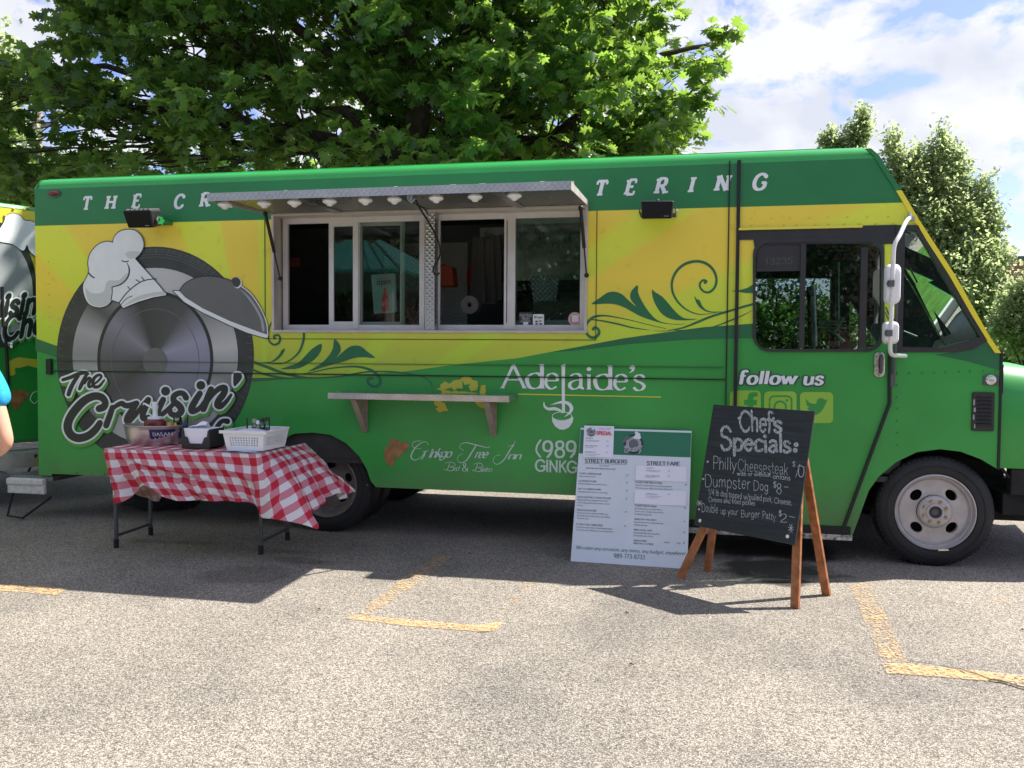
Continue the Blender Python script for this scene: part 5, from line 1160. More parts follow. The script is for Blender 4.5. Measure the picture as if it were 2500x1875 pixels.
# yellow ginkgo sprig and bronze leaf
gk = [ZL([(1595, 632), (1625, 620), (1630, 595), (1665, 572), (1700, 590), (1735, 562), (1780, 560), (1795, 540), (1830, 528), (1865, 545), (1875, 560), (1915, 572), (1920, 610), (1910, 640), (1860, 650), (1840, 600), (1800, 630), (1760, 625), (1740, 640), (1690, 625), (1660, 640), (1620, 640)]),
      ZL([(1940, 605), (1975, 598), (1980, 650), (1965, 680), (1930, 670)]), ZL([(1630, 640), (1760, 645), (1900, 660), (1980, 680), (1976, 780), (1940, 775), (1905, 750), (1890, 700), (1840, 725), (1800, 700), (1660, 690)]),
      ZL([(1578, 708), (1635, 712), (1640, 735), (1660, 735), (1688, 800), (1650, 800), (1622, 813), (1590, 785), (1612, 770), (1582, 752)]), ZL([(1985, 745), (2005, 720), (2016, 776), (1990, 765)])]
wd('ginkgo_sprig', gk, 5, mat('ginkgo_yellow', (.52, .50, .05), .45))
wd('ginkgo_gap', [ZL([(1690, 640), (1710, 615), (1730, 645), (1712, 655)]), ZL([(1750, 640), (1775, 622), (1790, 640), (1775, 655)]), ZL([(1795, 560), (1815, 600), (1860, 590), (1840, 620), (1800, 630)])], 5.6, 'green')
wd('ginkgo_leaf', [cat(ZL([(1255, 1018), (1225, 1030), (1240, 1060), (1200, 1090), (1195, 1150), (1215, 1205), (1255, 1230), (1275, 1190), (1290, 1160), (1315, 1150), (1335, 1170), (1322, 1140), (1360, 1110), (1388, 1070), (1370, 1045), (1310, 1035), (1290, 1020)]), 2, True)], 5, 'bronze')

# Adelaide's
za = zmap(1180, 860, .22604)
def box_glyph(ch, x0, x1, yb, yc, z, **k):      # glyph squeezed in a box read off the crop; yc is the height of a capital
    ps, adv = glyph(ch, **k); out = []
    sxx = (x1-x0)/adv; syy = yb-yc
    return [[z((x0 + a*sxx, yb - b*syy)) for a, b in p] for p in ps]
ad = []
K = dict(w=.115, thin=.04, nib=R(12), serif=.085, sw=.03, arms=False)
ad += box_glyph('A', 205, 445, 388, 135, za, **K)
for ch, x0, x1, yb in (('d', 455, 660, 392), ('e', 660, 815, 396), ('a', 915, 1080, 398), ('i', 1112, 1170, 402), ('d', 1190, 1398, 405), ('e', 1405, 1560, 407), ('s', 1615, 1750, 410)):
    ad += box_glyph(ch, x0, x1, yb, yb-262, za, **K)
ad += [zs(za, [(832, 145), (885, 125), (882, 250), (880, 400), (882, 655), (850, 655), (847, 400), (845, 160)])]
ad += stroke(zs(za, [(1598, 165, 40), (1622, 160, 34), (1615, 195, 24), (1580, 222, 6)]), 4)
wd('serif_lettering', ad, 5, 'white')
lad = stroke(zs(za, [(655, 532, 3), (660, 580, 22), (700, 612, 30), (770, 610, 34), (830, 630, 26), (855, 658, 6)]), 4) + stroke(zs(za, [(728, 570, 3), (790, 550, 18), (860, 538, 28), (920, 555, 36), (952, 600, 38), (935, 650, 26), (878, 697, 4)]), 4)
lad += stroke([za((850+106*math.cos(R(a)), 690+46*math.sin(R(a)))) for a in range(0, 361, 12)], 1.6, False, False)
lad += [zs(za, [(741, 690), (760, 715), (800, 738), (855, 742), (905, 734), (945, 715), (962, 690), (972, 715), (962, 760), (925, 812), (870, 838), (820, 832), (775, 800), (745, 750)])]
wd('ladle_graphic', lad, 5.6, 'white')
wd('yellow_rule', stroke(zs(za, [(380, 452), (1150, 468), (1905, 484)]), 3.2, False) + [disc(*za((1908, 484)), 2.4)], 4.4, mat('rule_yellow', (.52, .58, .05), .45))
ph = stroke(zs(za, [(618, 950), (580, 1010), (575, 1070), (615, 1130)]), 4.6)
for ch, x0, x1 in (('9', 640, 752), ('8', 772, 880), ('9', 893, 1005)): ph += box_glyph(ch, x0, x1, 1132, 962, za, w=.145)
for ch, x0, x1, yb in (('G', 562, 668, 1282), ('I', 676, 704, 1286), ('N', 714, 802, 1290), ('K', 818, 895, 1294), ('G', 905, 1010, 1298), ('O', 1022, 1130, 1302)): ph += box_glyph(ch, x0, x1, yb, yb-118, za, w=.17)
wd('phone_lettering', ph, 5, mat('pale_green_print', (.55, .68, .60), .45))
# script
sg = []
def sl_(z, pts, w): return stroke([z(p) if len(p) == 2 else (*z(p[:2]), p[2]) for p in pts], w, True, True, 4, 6)
for pts in ([(1535, 1062, 1), (1522, 1042, 1.2), (1490, 1042, 1.6), (1440, 1078, 2.6), (1407, 1130, 3.4), (1404, 1162, 3), (1430, 1180, 2), (1475, 1160, 1.6), (1508, 1118, 1.4)], [(1514, 1112, 3), (1500, 1148, 3.2), (1480, 1176, 1.6)], [(1488, 1116, 1.2), (1536, 1108, 1.2)], [(1478, 1092, 1), (1432, 1088, 1), (1410, 1064, 1.2), (1426, 1038, 1.4), (1480, 1030, 1.2)],
            [(2010, 1075, 1.2), (1985, 1082, 1.6), (1900, 1062, 2.6), (1830, 1045, 2.2), (1790, 1055, 1.2), (1778, 1085, 1), (1810, 1105, 1)], [(1905, 1062, 3), (1870, 1120, 3.4), (1830, 1180, 2.6), (1790, 1200, 1.6), (1762, 1185, 1.2), (1765, 1150, 1), (1800, 1130, 1)],
            [(2205, 1030, 1), (2190, 1060, 1.2), (2150, 1075, 1.2)], [(2195, 1060, 2.6), (2160, 1110, 3.2), (2120, 1175, 2.8), (2070, 1212, 1.8), (2035, 1190, 1.2), (2050, 1150, 1), (2090, 1140, 1)]):
    sg += sl_(zL, pts, 2)
KS = dict(w=.16, thin=.05, nib=R(60), slant=.0)
def script(txt_, x0, x1, yb, xh):
    return [[zL((a, b)) for a, b in p] for p in [[(x0 + (q[0])*(x1-x0), yb - q[1]*xh/.62) for q in p] for p in text2d(txt_, 1, width=.9, track=-.02, slant=.0, w=.15, thin=.05, nib=R(50))[0]]]
def script(txt_, x0, x1, yb, xh, w=.15):
    ps, tw = text2d(txt_, 1.0, track=-.03, w=w, thin=.06, nib=R(35)); hpx = xh/.62; sxx = (x1-x0-.35*xh)/tw
    return [[zL((x0 + a*sxx + b*hpx*.45, yb - b*hpx)) for a, b in p] for p in ps]
sg += script('inkgo', 1535, 1722, 1158, 42); sg += script('ree', 1890, 2000, 1162, 42)
za2 = lambda p: p
sg += [[(1180+(q[0])*.22604, 860+q[1]*.22604) for q in p] for p in [[(262 + a*150/1.1 + b*75*.42, 1152 - b*75) for a, b in p] for p in text2d('nn', 1.0, track=-.03, w=.15, thin=.06, nib=R(35))[0]]]
sg += sl_(zL, [(1665, 1205, .8), (1690, 1195, 1.2), (1730, 1200, 1.4), (1740, 1220, 1.2), (1700, 1232, 1)], 1) + sl_(zL, [(1700, 1205, 1.6), (1680, 1255, 1.8), (1655, 1250, 1)], 1) + sl_(zL, [(1700, 1232, 1), (1735, 1240, 1.6), (1715, 1262, 1.6), (1685, 1260, 1)], 1) + script('ed', 1725, 1775, 1260, 22, .12)
sg += [[zL((1795 + a*62, 1265 - b*62)) for a, b in p] for p in text2d('&', 1.0, w=.12, thin=.05)[0]]
sg += sl_(zL, [(1885, 1215, .8), (1910, 1203, 1.2), (1945, 1208, 1.4), (1955, 1228, 1.2), (1915, 1238, 1)], 1) + sl_(zL, [(1915, 1213, 1.6), (1895, 1260, 1.8), (1872, 1256, 1)], 1) + sl_(zL, [(1915, 1238, 1), (1945, 1246, 1.6), (1928, 1268, 1.6), (1900, 1266, 1)], 1) + script('istro', 1940, 2030, 1268, 22, .12)
wd('script_lettering', sg, 5, mat('script_print', (.50, .62, .56), .45))

# follow us and icons
zf = zmap(1760, 850, .33454)
def slabtxt(t_, x0, x1, yb, cap, k, ex=0, **kk):
    ps, tw = text2d(t_, 1.0, track=.10, w=.20+ex, thin=.12+ex, serif=.10+ex/2, sw=.11+ex/2); sxx = (x1-x0)/tw
    return [[zf((x0 + a*sxx + b*cap*.18, yb - b*cap)) for a, b in p] for p in ps]
f_in = slabtxt('follow', 125, 540, 262, 96, 5) + slabtxt('us', 600, 740, 266, 96, 5)
f_out = slabtxt('follow', 125, 540, 264, 98, 5, .20) + slabtxt('us', 600, 740, 268, 98, 5, .20)
wd('follow_outline', f_out, 4.5, mat('deep_green_print', (.012, .085, .045), .45)); wd('follow_lettering', f_in, 5.5, 'white')
def icon(x0, y0, x1, y1): return [zf(p) for p in rrect(x0, y0, x1, y1, 34)]
dk = M['green']; xd = S(1801, 600)
for (x0, y0, x1, y1) in ((66, 308, 292, 540), (315, 315, 552, 545), (577, 320, 820, 547)): wd('social_tile', [icon(x0, y0, x1, y1)], 4.5, 'lime')
wd('letter_icon', [zs(zf, [(195, 545), (195, 415), (170, 415), (170, 378), (195, 378), (196, 350), (212, 325), (240, 320), (267, 322), (267, 352), (248, 352), (237, 362), (236, 378), (264, 378), (260, 415), (236, 415), (236, 545)])], 5.5, 'green')
wd('camera_icon', stroke([zf(p) for p in rrect(355, 350, 516, 512, 34)] + [zf((355, 400))], 4.2, False) + stroke([zf((433+42*math.cos(R(a)), 430+42*math.sin(R(a)))) for a in range(0, 361, 12)], 4.6, False) + [disc(*zf((482, 381)), 3.2)], 5.5, 'green')
wd('bird_icon', [cat(zs(zf, [(616, 368), (650, 400), (695, 405), (700, 380), (720, 366), (748, 368), (762, 380), (780, 372), (770, 392), (758, 420), (735, 460), (695, 488), (650, 495), (628, 480), (660, 470), (640, 452), (630, 435), (645, 432), (620, 410), (628, 408)]), 2, True)], 5.5, 'green')
dc = MB(); a_, b_ = S(1797, 940), S(1790, 1040); dc.box((xs_-.012, -.022, .3), (xs_-.011, -.021, .31)); 
# ================================================================== FOLDING TABLE AND WHAT STANDS ON IT
TZ = .765
legs = [G(284, 1337), G(368, 1306), G(637, 1353), G(702, 1318)]
tb = thing('folding_table', 'long folding table with dark metal legs beside the truck', 'table', (-3.68, -.52, 0))
XL, XRT = -4.18, -2.97; YF, YB = -.965, G(520, 1084.5, TZ).y
mb = MB(); mb.box((XL+.01, YF+.012, TZ-.045), (XRT-.01, YB-.01, TZ-.012)); mb.build('tabletop', M['wplastic'], tb, bevel=.006)
for i, p in enumerate(legs):
    mb = MB(); q = Vector((p.x, p.y, TZ-.045)); mb.tube([p + Vector((0, 0, .04)), q], .0145, 10); l_ = mb.build('leg', M['grey'], tb, smooth=True)
    mb = MB(); mb.tube([p + Vector((0, 0, .0)), p + Vector((0, 0, .065))], .019, 10); mb.build('foot_cap', M['rubber'], l_, smooth=True)
    mb = MB(); mb.tube([p + Vector((0, 0, .33)), p + Vector((0, 0, .36))], .018, 10); mb.build('collar', M['grey'], l_, smooth=True)
for a, b in ((0, 1), (2, 3)):
    mb = MB(); mb.tube([legs[a] + Vector((0, 0, .09)), legs[b] + Vector((0, 0, .09))], .012, 8); mb.build('crossbar', M['grey'], tb, smooth=True)
    mb = MB(); mb.tube([legs[a] + Vector((0, 0, TZ-.07)), legs[b] + Vector((0, 0, TZ-.07))], .012, 8); mb.build('crossbar', M['grey'], tb, smooth=True)

# cloth: columns round three sides, each a top point and a bottom point
def T(x, y): return Vector((x, y, TZ))
cols = [(T(XL, YB), S(400, 1208, -.15)), (T(XL-.012, -.45), S(384, 1224, -.45)), (T(XL-.015, -.70), S(350, 1214, -.66)), (T(XL-.016, -.87), S(292, 1195, -.90)), (T(XL-.010, YF+.01), S(281, 1222, -.99)), (T(XL+.03, YF-.006), S(298, 1226, -1.03)),
        (T(XL+.10, YF-.010), S(330, 1204, -.98)), (T(XL+.17, YF-.010), S(352, 1185, -1.02)), (T(XL+.25, YF-.010), S(396, 1212, -1.06)), (T(XL+.36, YF-.010), S(432, 1221, -1.05)), (T(XL+.52, YF-.010), S(480, 1222, -1.03)), (T(XL+.70, YF-.010), S(530, 1223, -1.02)), (T(XL+.88, YF-.010), S(580, 1224, -1.02)),
        (T(XL+1.02, YF-.010), S(610, 1228, -1.0)), (T(XRT-.07, YF-.010), S(631, 1240, -1.01)), (T(XRT-.01, YF-.008), S(637, 1262, -1.06)), (T(XRT+.002, YF+.03), S(666, 1267, -1.12)), (T(XRT+.006, YF+.10), S(708, 1273, -1.12)), (T(XRT+.008, YF+.17), S(768, 1291, -1.10)),
        (T(XRT+.008, -.72), S(763, 1258, -1.0)), (T(XRT+.008, -.62), S(776, 1236, -.88)), (T(XRT+.008, -.50), S(800, 1216, -.74)), (T(XRT+.008, -.40), S(829, 1203, -.58)), (T(XRT+.008, -.31), S(834, 1221, -.46)), (T(XRT+.006, -.24), S(848, 1214, -.36)), (T(XRT, YB), S(868, 1198, -.22))]
cc = cat([(*a, *b) for a, b in cols], 7)
NR = 40; rows = [[] for _ in range(NR+1)]; uvs = [[] for _ in range(NR+1)]
mids = [Vector(c[:3])*.62 + Vector(c[3:])*.38 for c in cc]; us = [0]
for a, b in zip(mids, mids[1:]): us.append(us[-1] + (b-a).length)
from mathutils import noise as mn
for j, c in enumerate(cc):
    a = Vector(c[:3]); b = Vector(c[3:]); d = b-a; s0 = d.length; col_u = us[j]/len(cc)
    tt = (cc[min(j+1, len(cc)-1)], cc[max(j-1, 0)]); al = (Vector(tt[0][:3])-Vector(tt[1][:3])); al = al.normalized() if al.length > 1e-6 else Vector((1, 0, 0)); nrm = Vector((al.y, -al.x, 0))
    if nrm.length < .1: nrm = Vector((0, -1, 0))
    flare = max(0, min(1, (j-100)/20)); prev = None; v_ = 0
    for i in range(NR+1):
        t = i/NR
        p = a + d*t + Vector((0, 0, .030*math.sin(math.pi*min(1, t*1.0))*flare*1.5)) + nrm*.012*math.sin(math.pi*t)
        k = min(1, t*3)
        w_ = (math.sin(us[j]*27 + 2*t + .6)*.012*t + math.sin(us[j]*61 + 4*t)*.005*t) * (1 + 1.3*flare)
        w_ += .028*mn.noise(Vector((us[j]*5, t*4.5 - us[j]*3, 3.1)))*k + .013*mn.noise(Vector((us[j]*13+t*6, t*9, 8)))*k
        if j < 75:      # diagonal drag folds from the front left corner
            w_ += .022*math.exp(-((t - .18 - (us[j]-.80)*.55)/.06)**2)*k*(us[j] > .75) - .016*math.exp(-((t - .30 - (us[j]-.80)*.5)/.07)**2)*k*(us[j] > .75)
        p = p + nrm*w_
        if prev is not None: v_ += (p-prev).length
        prev = p; rows[i].append(p); uvs[i].append((us[j]/.1165, -v_/.1165 + .25))
mb = MB(); mb.uv = []
mb.grid(rows[::-1], uvs[::-1])
nt_ = []; nu_ = []
for y in np.linspace(YB, YF-.008, 16):
    nt_.append([Vector((x, y, TZ + .003 + .004*mn.noise(Vector((x*6, y*6, 1))) )) for x in np.linspace(XL-.01, XRT+.004, 34)]); nu_.append([((x-XL)/.1165 + us[35]/.1165, (y-YF)/.1165 + .25) for x in np.linspace(XL-.01, XRT+.004, 34)])
mb.grid(nt_[::-1], nu_[::-1])
cloth = mb.build('tablecloth', M['gingham'], None, smooth=True); tag(cloth, 'red and white gingham cloth blown sideways on the folding table', 'tablecloth')

def on_table(u, v, z=TZ+.008): return G(u, v, z)
# tub
tc_ = S(372, 1060, -.64); tcx, tcy = tc_.x, -.62
def oval(rx, ry, z, n=40, cx=None, cy=None): return [((cx if cx is not None else tcx) + rx*math.cos(2*math.pi*i/n), (cy if cy is not None else tcy) + ry*math.sin(2*math.pi*i/n), z) for i in range(n)]
mb = MB(); z0 = TZ+.009; prof = [(.200, .130, z0), (.212, .142, z0+.03), (.226, .155, z0+.10), (.232, .160, z0+.133), (.238, .166, z0+.140), (.232, .160, z0+.144), (.222, .150, z0+.138), (.205, .135, z0+.02)]
rws = [oval(*p)+oval(*p)[:1] for p in prof]; mb.grid(rws); mb.add(oval(.2, .13, z0+.02), [tuple(range(40))]); mb.add(oval(.2, .13, z0), [tuple(range(39, -1, -1))])
tub = mb.build('tub', M['galv'], None, smooth=True); tag(tub, 'oval galvanised tub with a navy name label, holding sauces', 'tub')
l0, l1 = S(363, 1062, tcy-.155).x, S(415, 1062, tcy-.155).x; zc0, zc1 = z0+.045, z0+.118
def tubsurf(x, z, off=.002):
    k = (z-z0)/.14; rx, ry = .200+.034*k, .132+.030*k; t = max(-1, min(1, (x-tcx)/rx)); return (x, tcy - ry*math.sqrt(1-t*t) - off, z)
pl = rrect(l0, zc0, l1, zc1, .010)
vs, fs = union2d([pl] , eps=1e-5); mb = MB()
nx = 14; mb.grid([[tubsurf(l0+(l1-l0)*i/nx, zc0+(zc1-zc0)*j/4, .003) for i in range(nx+1)] for j in range(5)]); lb = mb.build('name_label', M['navy'], tub)
ps, tw = text2d('DASANI', 1.0, width=1.0, w=.15, thin=.06, serif=.08, sw=.05, track=.2)
decal('label_lettering', ps, 0, M['white'], tub, mapf=lambda a, b: tubsurf(l0+.025+(l1-l0-.05)*a, zc0+.024+b*.026, .005), eps=1e-4)
# things in the tub
def simple(name, mbd, m, label, c_, group=None, smooth=True, parent=None):
    o = mbd.build(name, m, parent, smooth=smooth); 
    if parent is None: tag(o, label, c_, group)
    return o
kc = S(379, 1030, -.60); kx, ky = kc.x, -.60
ke = thing('ketchup_jug', 'dark red ketchup jug with tall white pump in the tub', 'sauce jug', (kx, ky, z0+.02))
mb = MB(); mb.lathe((kx, ky, z0+.021), (0, 0, 1), [(0, .0), (0, .07), (.02, .078), (.125, .082), (.145, .078), (.160, .055), (.168, .050), (.168, 0)], 28); mb.build('jug', M['sauce'], ke, smooth=True)
mb = MB(); mb.lathe((kx, ky, z0+.183), (0, 0, 1), [(0, 0), (0, .055), (.014, .055), (.018, .048), (.020, .020), (.06, .018), (.085, .021), (.087, .024), (.10, .024), (.102, .021), (.13, .021), (.132, .0)], 24)
zt = z0+.183+.075; mb.tube([(kx, ky, zt), (kx-.05, ky-.01, zt+.025), (kx-.085, ky-.018, zt+.045), (kx-.089, ky-.02, zt+.030)], [.010, .008, .006, .005], 8); mb.build('pump', M['wplastic'], ke, smooth=True)
for i, u in enumerate((414, 428)):
    c_ = S(u, 1035, -.60); mu_ = thing('mustard_bottle', ['small mustard bottle with yellow cap, nearest the ketchup pump', 'small mustard bottle with yellow cap, beside the clear cups'][i], 'sauce bottle', (c_.x, -.60, z0+.02), 'mustard bottles in the tub')
    mb = MB(); mb.lathe((c_.x, -.60, z0+.021), (0, 0, 1), [(0, 0), (0, .02), (.10, .02), (.115, .014)], 14); mb.build('bottle', mat('mustard', (.70, .42, .04), .4) if i == 0 else bpy.data.materials['mustard'], mu_, smooth=True)
    mb = MB(); mb.lathe((c_.x, -.60, z0+.125), (0, 0, 1), [(0, .021), (.014, .021), (.016, .010), (.034, .008), (.034, 0)], 12); mb.build('cap', M['mustard'], mu_, smooth=True)
for i, (u, y, m_) in enumerate(((432, -.52, 'navy'), (450, -.54, 'blue'))):
    c_ = S(u, 1025, y); cu = thing('plastic_cup', ['clear plastic cup holding navy lids in the tub', 'clear plastic cup holding bright blue lids in the tub'][i], 'cup', (c_.x, y, z0+.02))
    mb = MB(); mb.lathe((c_.x, y, z0+.021), (0, 0, 1), [(0, .0), (0, .020), (.175, .028), (.175, .026), (.004, .018)], 18); mb.build('cup_wall', M['clear'], cu, smooth=True)
    mb = MB(); mb.lathe((c_.x, y, z0+.12), (0, 0, 1), [(0, 0), (0, .021), (.022, .024), (.040, .02), (.042, 0)], 16); mb.build('lids', M[m_], cu, smooth=True)
    mb = MB(); mb.lathe((c_.x, y, z0+.05), (0, 0, 1), [(0, 0), (0, .019), (.06, .021), (.06, 0)], 12); mb.build('cup_filling', M['wplastic'], cu, smooth=True)
# napkin dispenser
n0 = S(444, 1088, -.86); n1 = S(506, 1088, -.86); nx0, nx1 = n0.x, n1.x+.02; nz = TZ+.009; nd = .20; nh = .140
na = thing('napkin_holder', 'black plastic napkin dispenser full of white paper napkins', 'napkin holder', ((nx0+nx1)/2, -.8, nz))
mb = MB(); mb.box((nx0, -.86+nd-.01, nz), (nx1, -.86+nd, nz+nh)); mb.box((nx0, -.86, nz), (nx0+.008, -.86+nd, nz+nh)); mb.box((nx1-.008, -.86, nz), (nx1, -.86+nd, nz+nh)); mb.box((nx0, -.86, nz), (nx1, -.86+nd, nz+.012))
ppf = [(nx0, nz), (nx1, nz), (nx1, nz+nh), (nx1-.016, nz+nh-.012), (nx1-.022, nz+.085), (nx1-.042, nz+.082), (nx1-.062, nz+.036), (nx0+.062, nz+.036), (nx0+.042, nz+.082), (nx0+.022, nz+.085), (nx0+.016, nz+nh-.012), (nx0, nz+nh)]
vs, fs = union2d([ppf], eps=1e-5); mb.add([(x, -.862, z) for x, z in vs], fs); mb.add([(x, -.855, z) for x, z in vs], fs)
mb.build('dispenser', M['plastic'], na, bevel=.002)
mb = MB()
for i in range(16): mb.box((nx0+.012, -.853+i*.0115, nz+.014), (nx1-.012, -.853+i*.0115+.009, nz+nh+.001+.003*rnd.random()))
mb.build('napkin_stack', M['paper'], na)
mb = MB(); rws = []
for i in range(9):
    t = i/8; rws.append([(nx0+.01+.15*s_, -.80+.06*t, nz+nh+.003 + (.048*math.sin(math.pi*.5*s_)+.006*math.sin(9*s_+4*t))*math.sin(math.pi*min(1, t+.15))) for s_ in np.linspace(0, 1, 9)])
mb.grid(rws); mb.build('loose_napkin', M['paper'], na, smooth=True)
# basket
bz = TZ+.012; bx0, bx1 = S(554, 1094, -.90).x, S(641, 1094, -.90).x; by0, by1 = -.90, -.56; bh = .135; fl = .022
def bslab(P, ncol, nrow, mb):      # slanted wall with square holes: P = 4 corners bl, br, tr, tl
    hs = []
    for i in range(ncol):
        for j in range(nrow):
            cx_, cy_ = .12 + .76*(i+.5)/ncol, .22 + .50*(j+.5)/nrow; a_ = .26*.76/ncol; b_2 = .27*.50/nrow; hs.append([(cx_-a_, cy_-b_2), (cx_+a_, cy_-b_2), (cx_+a_, cy_+b_2), (cx_-a_, cy_+b_2)])
    vs, fs = union2d([[(0, 0), (1, 0), (1, 1), (0, 1)]], hs, 1e-6); B = [Vector(p) for p in P]
    f_ = lambda x, y: (B[0]*(1-x)+B[1]*x)*(1-y) + (B[3]*(1-x)+B[2]*x)*y
    mb.add([f_(x, y) for x, y in vs], fs)
    n_ = (B[1]-B[0]).cross(B[3]-B[0]).normalized()*.003; mb.add([f_(x, y)-n_ for x, y in vs], [f[::-1] for f in fs])
mb = MB(); Bt = [(bx0-fl, by0-fl, bz+bh), (bx1+fl, by0-fl, bz+bh), (bx1+fl, by1+fl, bz+bh), (bx0-fl, by1+fl, bz+bh)]; Bb = [(bx0, by0, bz), (bx1, by0, bz), (bx1, by1, bz), (bx0, by1, bz)]
for i, nc in ((0, 11), (1, 13), (2, 11), (3, 13)): j = (i+1) % 4; bslab([Bb[i], Bb[j], Bt[j], Bt[i]], nc, 4, mb)
mb.box((bx0, by0, bz), (bx1, by1, bz+.003))
bk_ = mb.build('basket', M['wplastic'], None); tag(bk_, 'white perforated plastic basket with spice bottles on the gingham cloth', 'basket')
mb = MB(); rr_ = .012
for i in range(4):
    a, b = Vector(Bt[i]), Vector(Bt[(i+1) % 4]); mb.beam(a, b, .010, .022, (0, 0, 1)) if False else mb.tube([a, b], .0075, 6)
for s_ in (-1, 1): xh = bx0-fl-.02 if s_ < 0 else bx1+fl; mb.box((xh, by0+.06, bz+bh-.004), (xh+.022, by1-.06, bz+bh+.006))
mb.box((bx0-fl-.024, by0-fl-.006, bz+bh-.016), (bx1+fl+.02, by0-fl+.004, bz+bh+.006)); mb.build('rim', M['wplastic'], bk_, bevel=.002)
labs = ['round spice bottle with tan cap in the white basket', 'short clear bottle with white cap in the white basket', 'clear bottle with black cap next to the white-capped one', 'tall clear bottle with black cap at the basket right side']
for i, (u, v0, m_, h) in enumerate(((621, 1026, 'woodraw', .05), (631, 1030, 'wplastic', .04), (639.5, 1025, 'plastic', .05), (652.5, 1022, 'plastic', .055))):
    c_ = S(u, v0, -.74); bo = thing('spice_bottle', labs[i], 'bottle', (c_.x, -.74, bz+.004), 'bottles in the white basket')
    mb = MB(); top_ = c_.z-.012; mb.lathe((c_.x, -.74, bz+.004), (0, 0, 1), [(0, 0), (0, .019), (top_-bz-.02, .019), (top_-bz-.006, .013), (top_-bz-.004, 0)], 14); mb.build('bottle', M['clear'], bo, smooth=True)
    mb = MB(); mb.lathe((c_.x, -.74, bz+.006), (0, 0, 1), [(0, 0), (0, .0175), (.15, .0175), (.15, 0)], 10); mb.build('contents', mat('bottle_contents%d' % i, [(.25, .12, .05), (.5, .45, .4), (.04, .035, .03), (.10, .09, .08)][i], .7), bo)
    mb = MB(); mb.lathe((c_.x, -.74, top_-.004), (0, 0, 1), [(0, .018), (.026, .018), (.028, .0)], 12); mb.build('cap', M[m_], bo, smooth=True)
c_ = S(603, 1030, -.76); mb = MB(); mb.tube([(c_.x+.005, -.76, bz+.01), (c_.x, -.76, c_.z+.03)], .006, 7); tag(mb.build('marker_pen', M['plastic'], None), 'slim black marker standing upright in the white basket', 'pen')
mb = MB(); q = Vector((bx0+.03, -.86, bz+bh-.01)); mb.grid([[q + Vector((.26*s_, .13*t, .010*math.sin(3*s_+2*t)+.020*s_*(1-s_)*4*t)) for s_ in np.linspace(0, 1, 7)] for t in np.linspace(0, 1, 4)]); tag(mb.build('paper_packets', M['paper'], None, smooth=True), 'crumpled white papers lying on top in the basket', 'papers')
mb = MB(); q = Vector((bx0-.0, by0-.055, TZ+.0085)); mb.grid([[q + Vector((.25*s_, .17*t, .002+.003*math.sin(5*s_))) for s_ in np.linspace(0, 1, 6)] for t in (0, .5, 1)]); tag(mb.build('flyer', mat('pale_blue_flyer', (.55, .62, .75), .5), None, smooth=True), 'pale printed flyer under the front of the white basket', 'flyer')

# ================================================================== MENU BOARD
MBL, MBR = G(1393, 1370), G(1678, 1389); MTL = S(1410, 1043, -.045); MTR = S(1687, 1053, -.045)
ex = (MBR-MBL); MW = ex.length; ex.normalize(); ey = ((MTL-MBL)+(MTR-MBR))/2; ey = (ey - ex*ey.dot(ex)); MH = ey.length; ey.normalize(); en = ex.cross(ey)   # towards camera
en = en if en.y < 0 else -en
def mplane(u, v, off=0):
    d = ray(u, v); o = MBL + en*off; t = (o-Vector(CAM)).dot(en)/d.dot(en); return Vector(CAM)+d*t
def mloc(u, v): p = mplane(u, v)-MBL; return p.dot(ex), p.dot(ey)
def mfr(k): return lambda x, y: MBL + ex*x + ey*y + en*k
mn_ = thing('menu_board', 'white printed menu board with green header leaning on the truck', 'menu board', tuple(MBL))
mb = MB(); mb.obox(MBL - en*.008, ex*MW, ey*MH, en*.008); mb.build('panel', M['board'], mn_)
def mdec(name, polys, k, m, holes=()): return decal(name, polys, 0, M[m] if isinstance(m, str) else m, mn_, holes, mapf=lambda u, v: mplane(u, v, .0012*k))
zm = zmap(1380, 1030, .14467); zm2 = zmap(1380, 1200, .14467)
hdr = [mloc(*zm((200, 130))), mloc(*zm((180, 530)))]
hy1, hy0 = hdr[0][1], hdr[1][1]
mb = MB(); F_ = mfr(.0012); mb.add([F_(.002, hy0), F_(MW-.002, hy0), F_(MW-.002, hy1), F_(.002, hy1)], [(0, 1, 2, 3)]); mb.build('header_band', M['dgsign'], mn_)
def mserif(t_, x0, x1, y, cap, m_='ink', z=zm, slope=.045, **kk):
    k_ = dict(w=.19, thin=.085, serif=.09, sw=.06); k_.update(kk); pa, pb = z((x0, y)), z((x1, y+(x1-x0)*slope)); return mdec('menu_heading', px_text(t_, pa, pb, cap*.14467, **k_), 2, m_)
mserif('STREET BURGERS', 336, 1045, 686, 60, slope=.018); mserif('STREET FARE', 1380, 1935, 725, 60, slope=.018)
mdec('heading_rule', stroke([zm((335, 697)), zm((1045, 721))], .6, False) + stroke([zm((1378, 737)), zm((1935, 753))], .6, False), 2, 'ink')
mserif('We cater any occasion, any menu, any budget, anywhere!', 178, 2020, 968, 62, 'tealink', zm2, .058, w=.11, thin=.05, serif=.05, slant=.25, space=.24)
mserif('989-773-8733', 820, 1340, 1118, 72, 'tealink', zm2, .05, w=.13)
rowsT = []
def mt(t_, x, y, cap, al='l', z=zm): lx, ly = mloc(*z((x, y))); rowsT.append((t_, lx, ly, cap*.14467/340/.70*1.03, al))
mt('1/4 pound patty', 570, 748, 24); mt('ADD FRIES AND DRINK FOR $3 MORE', 352, 792, 26)
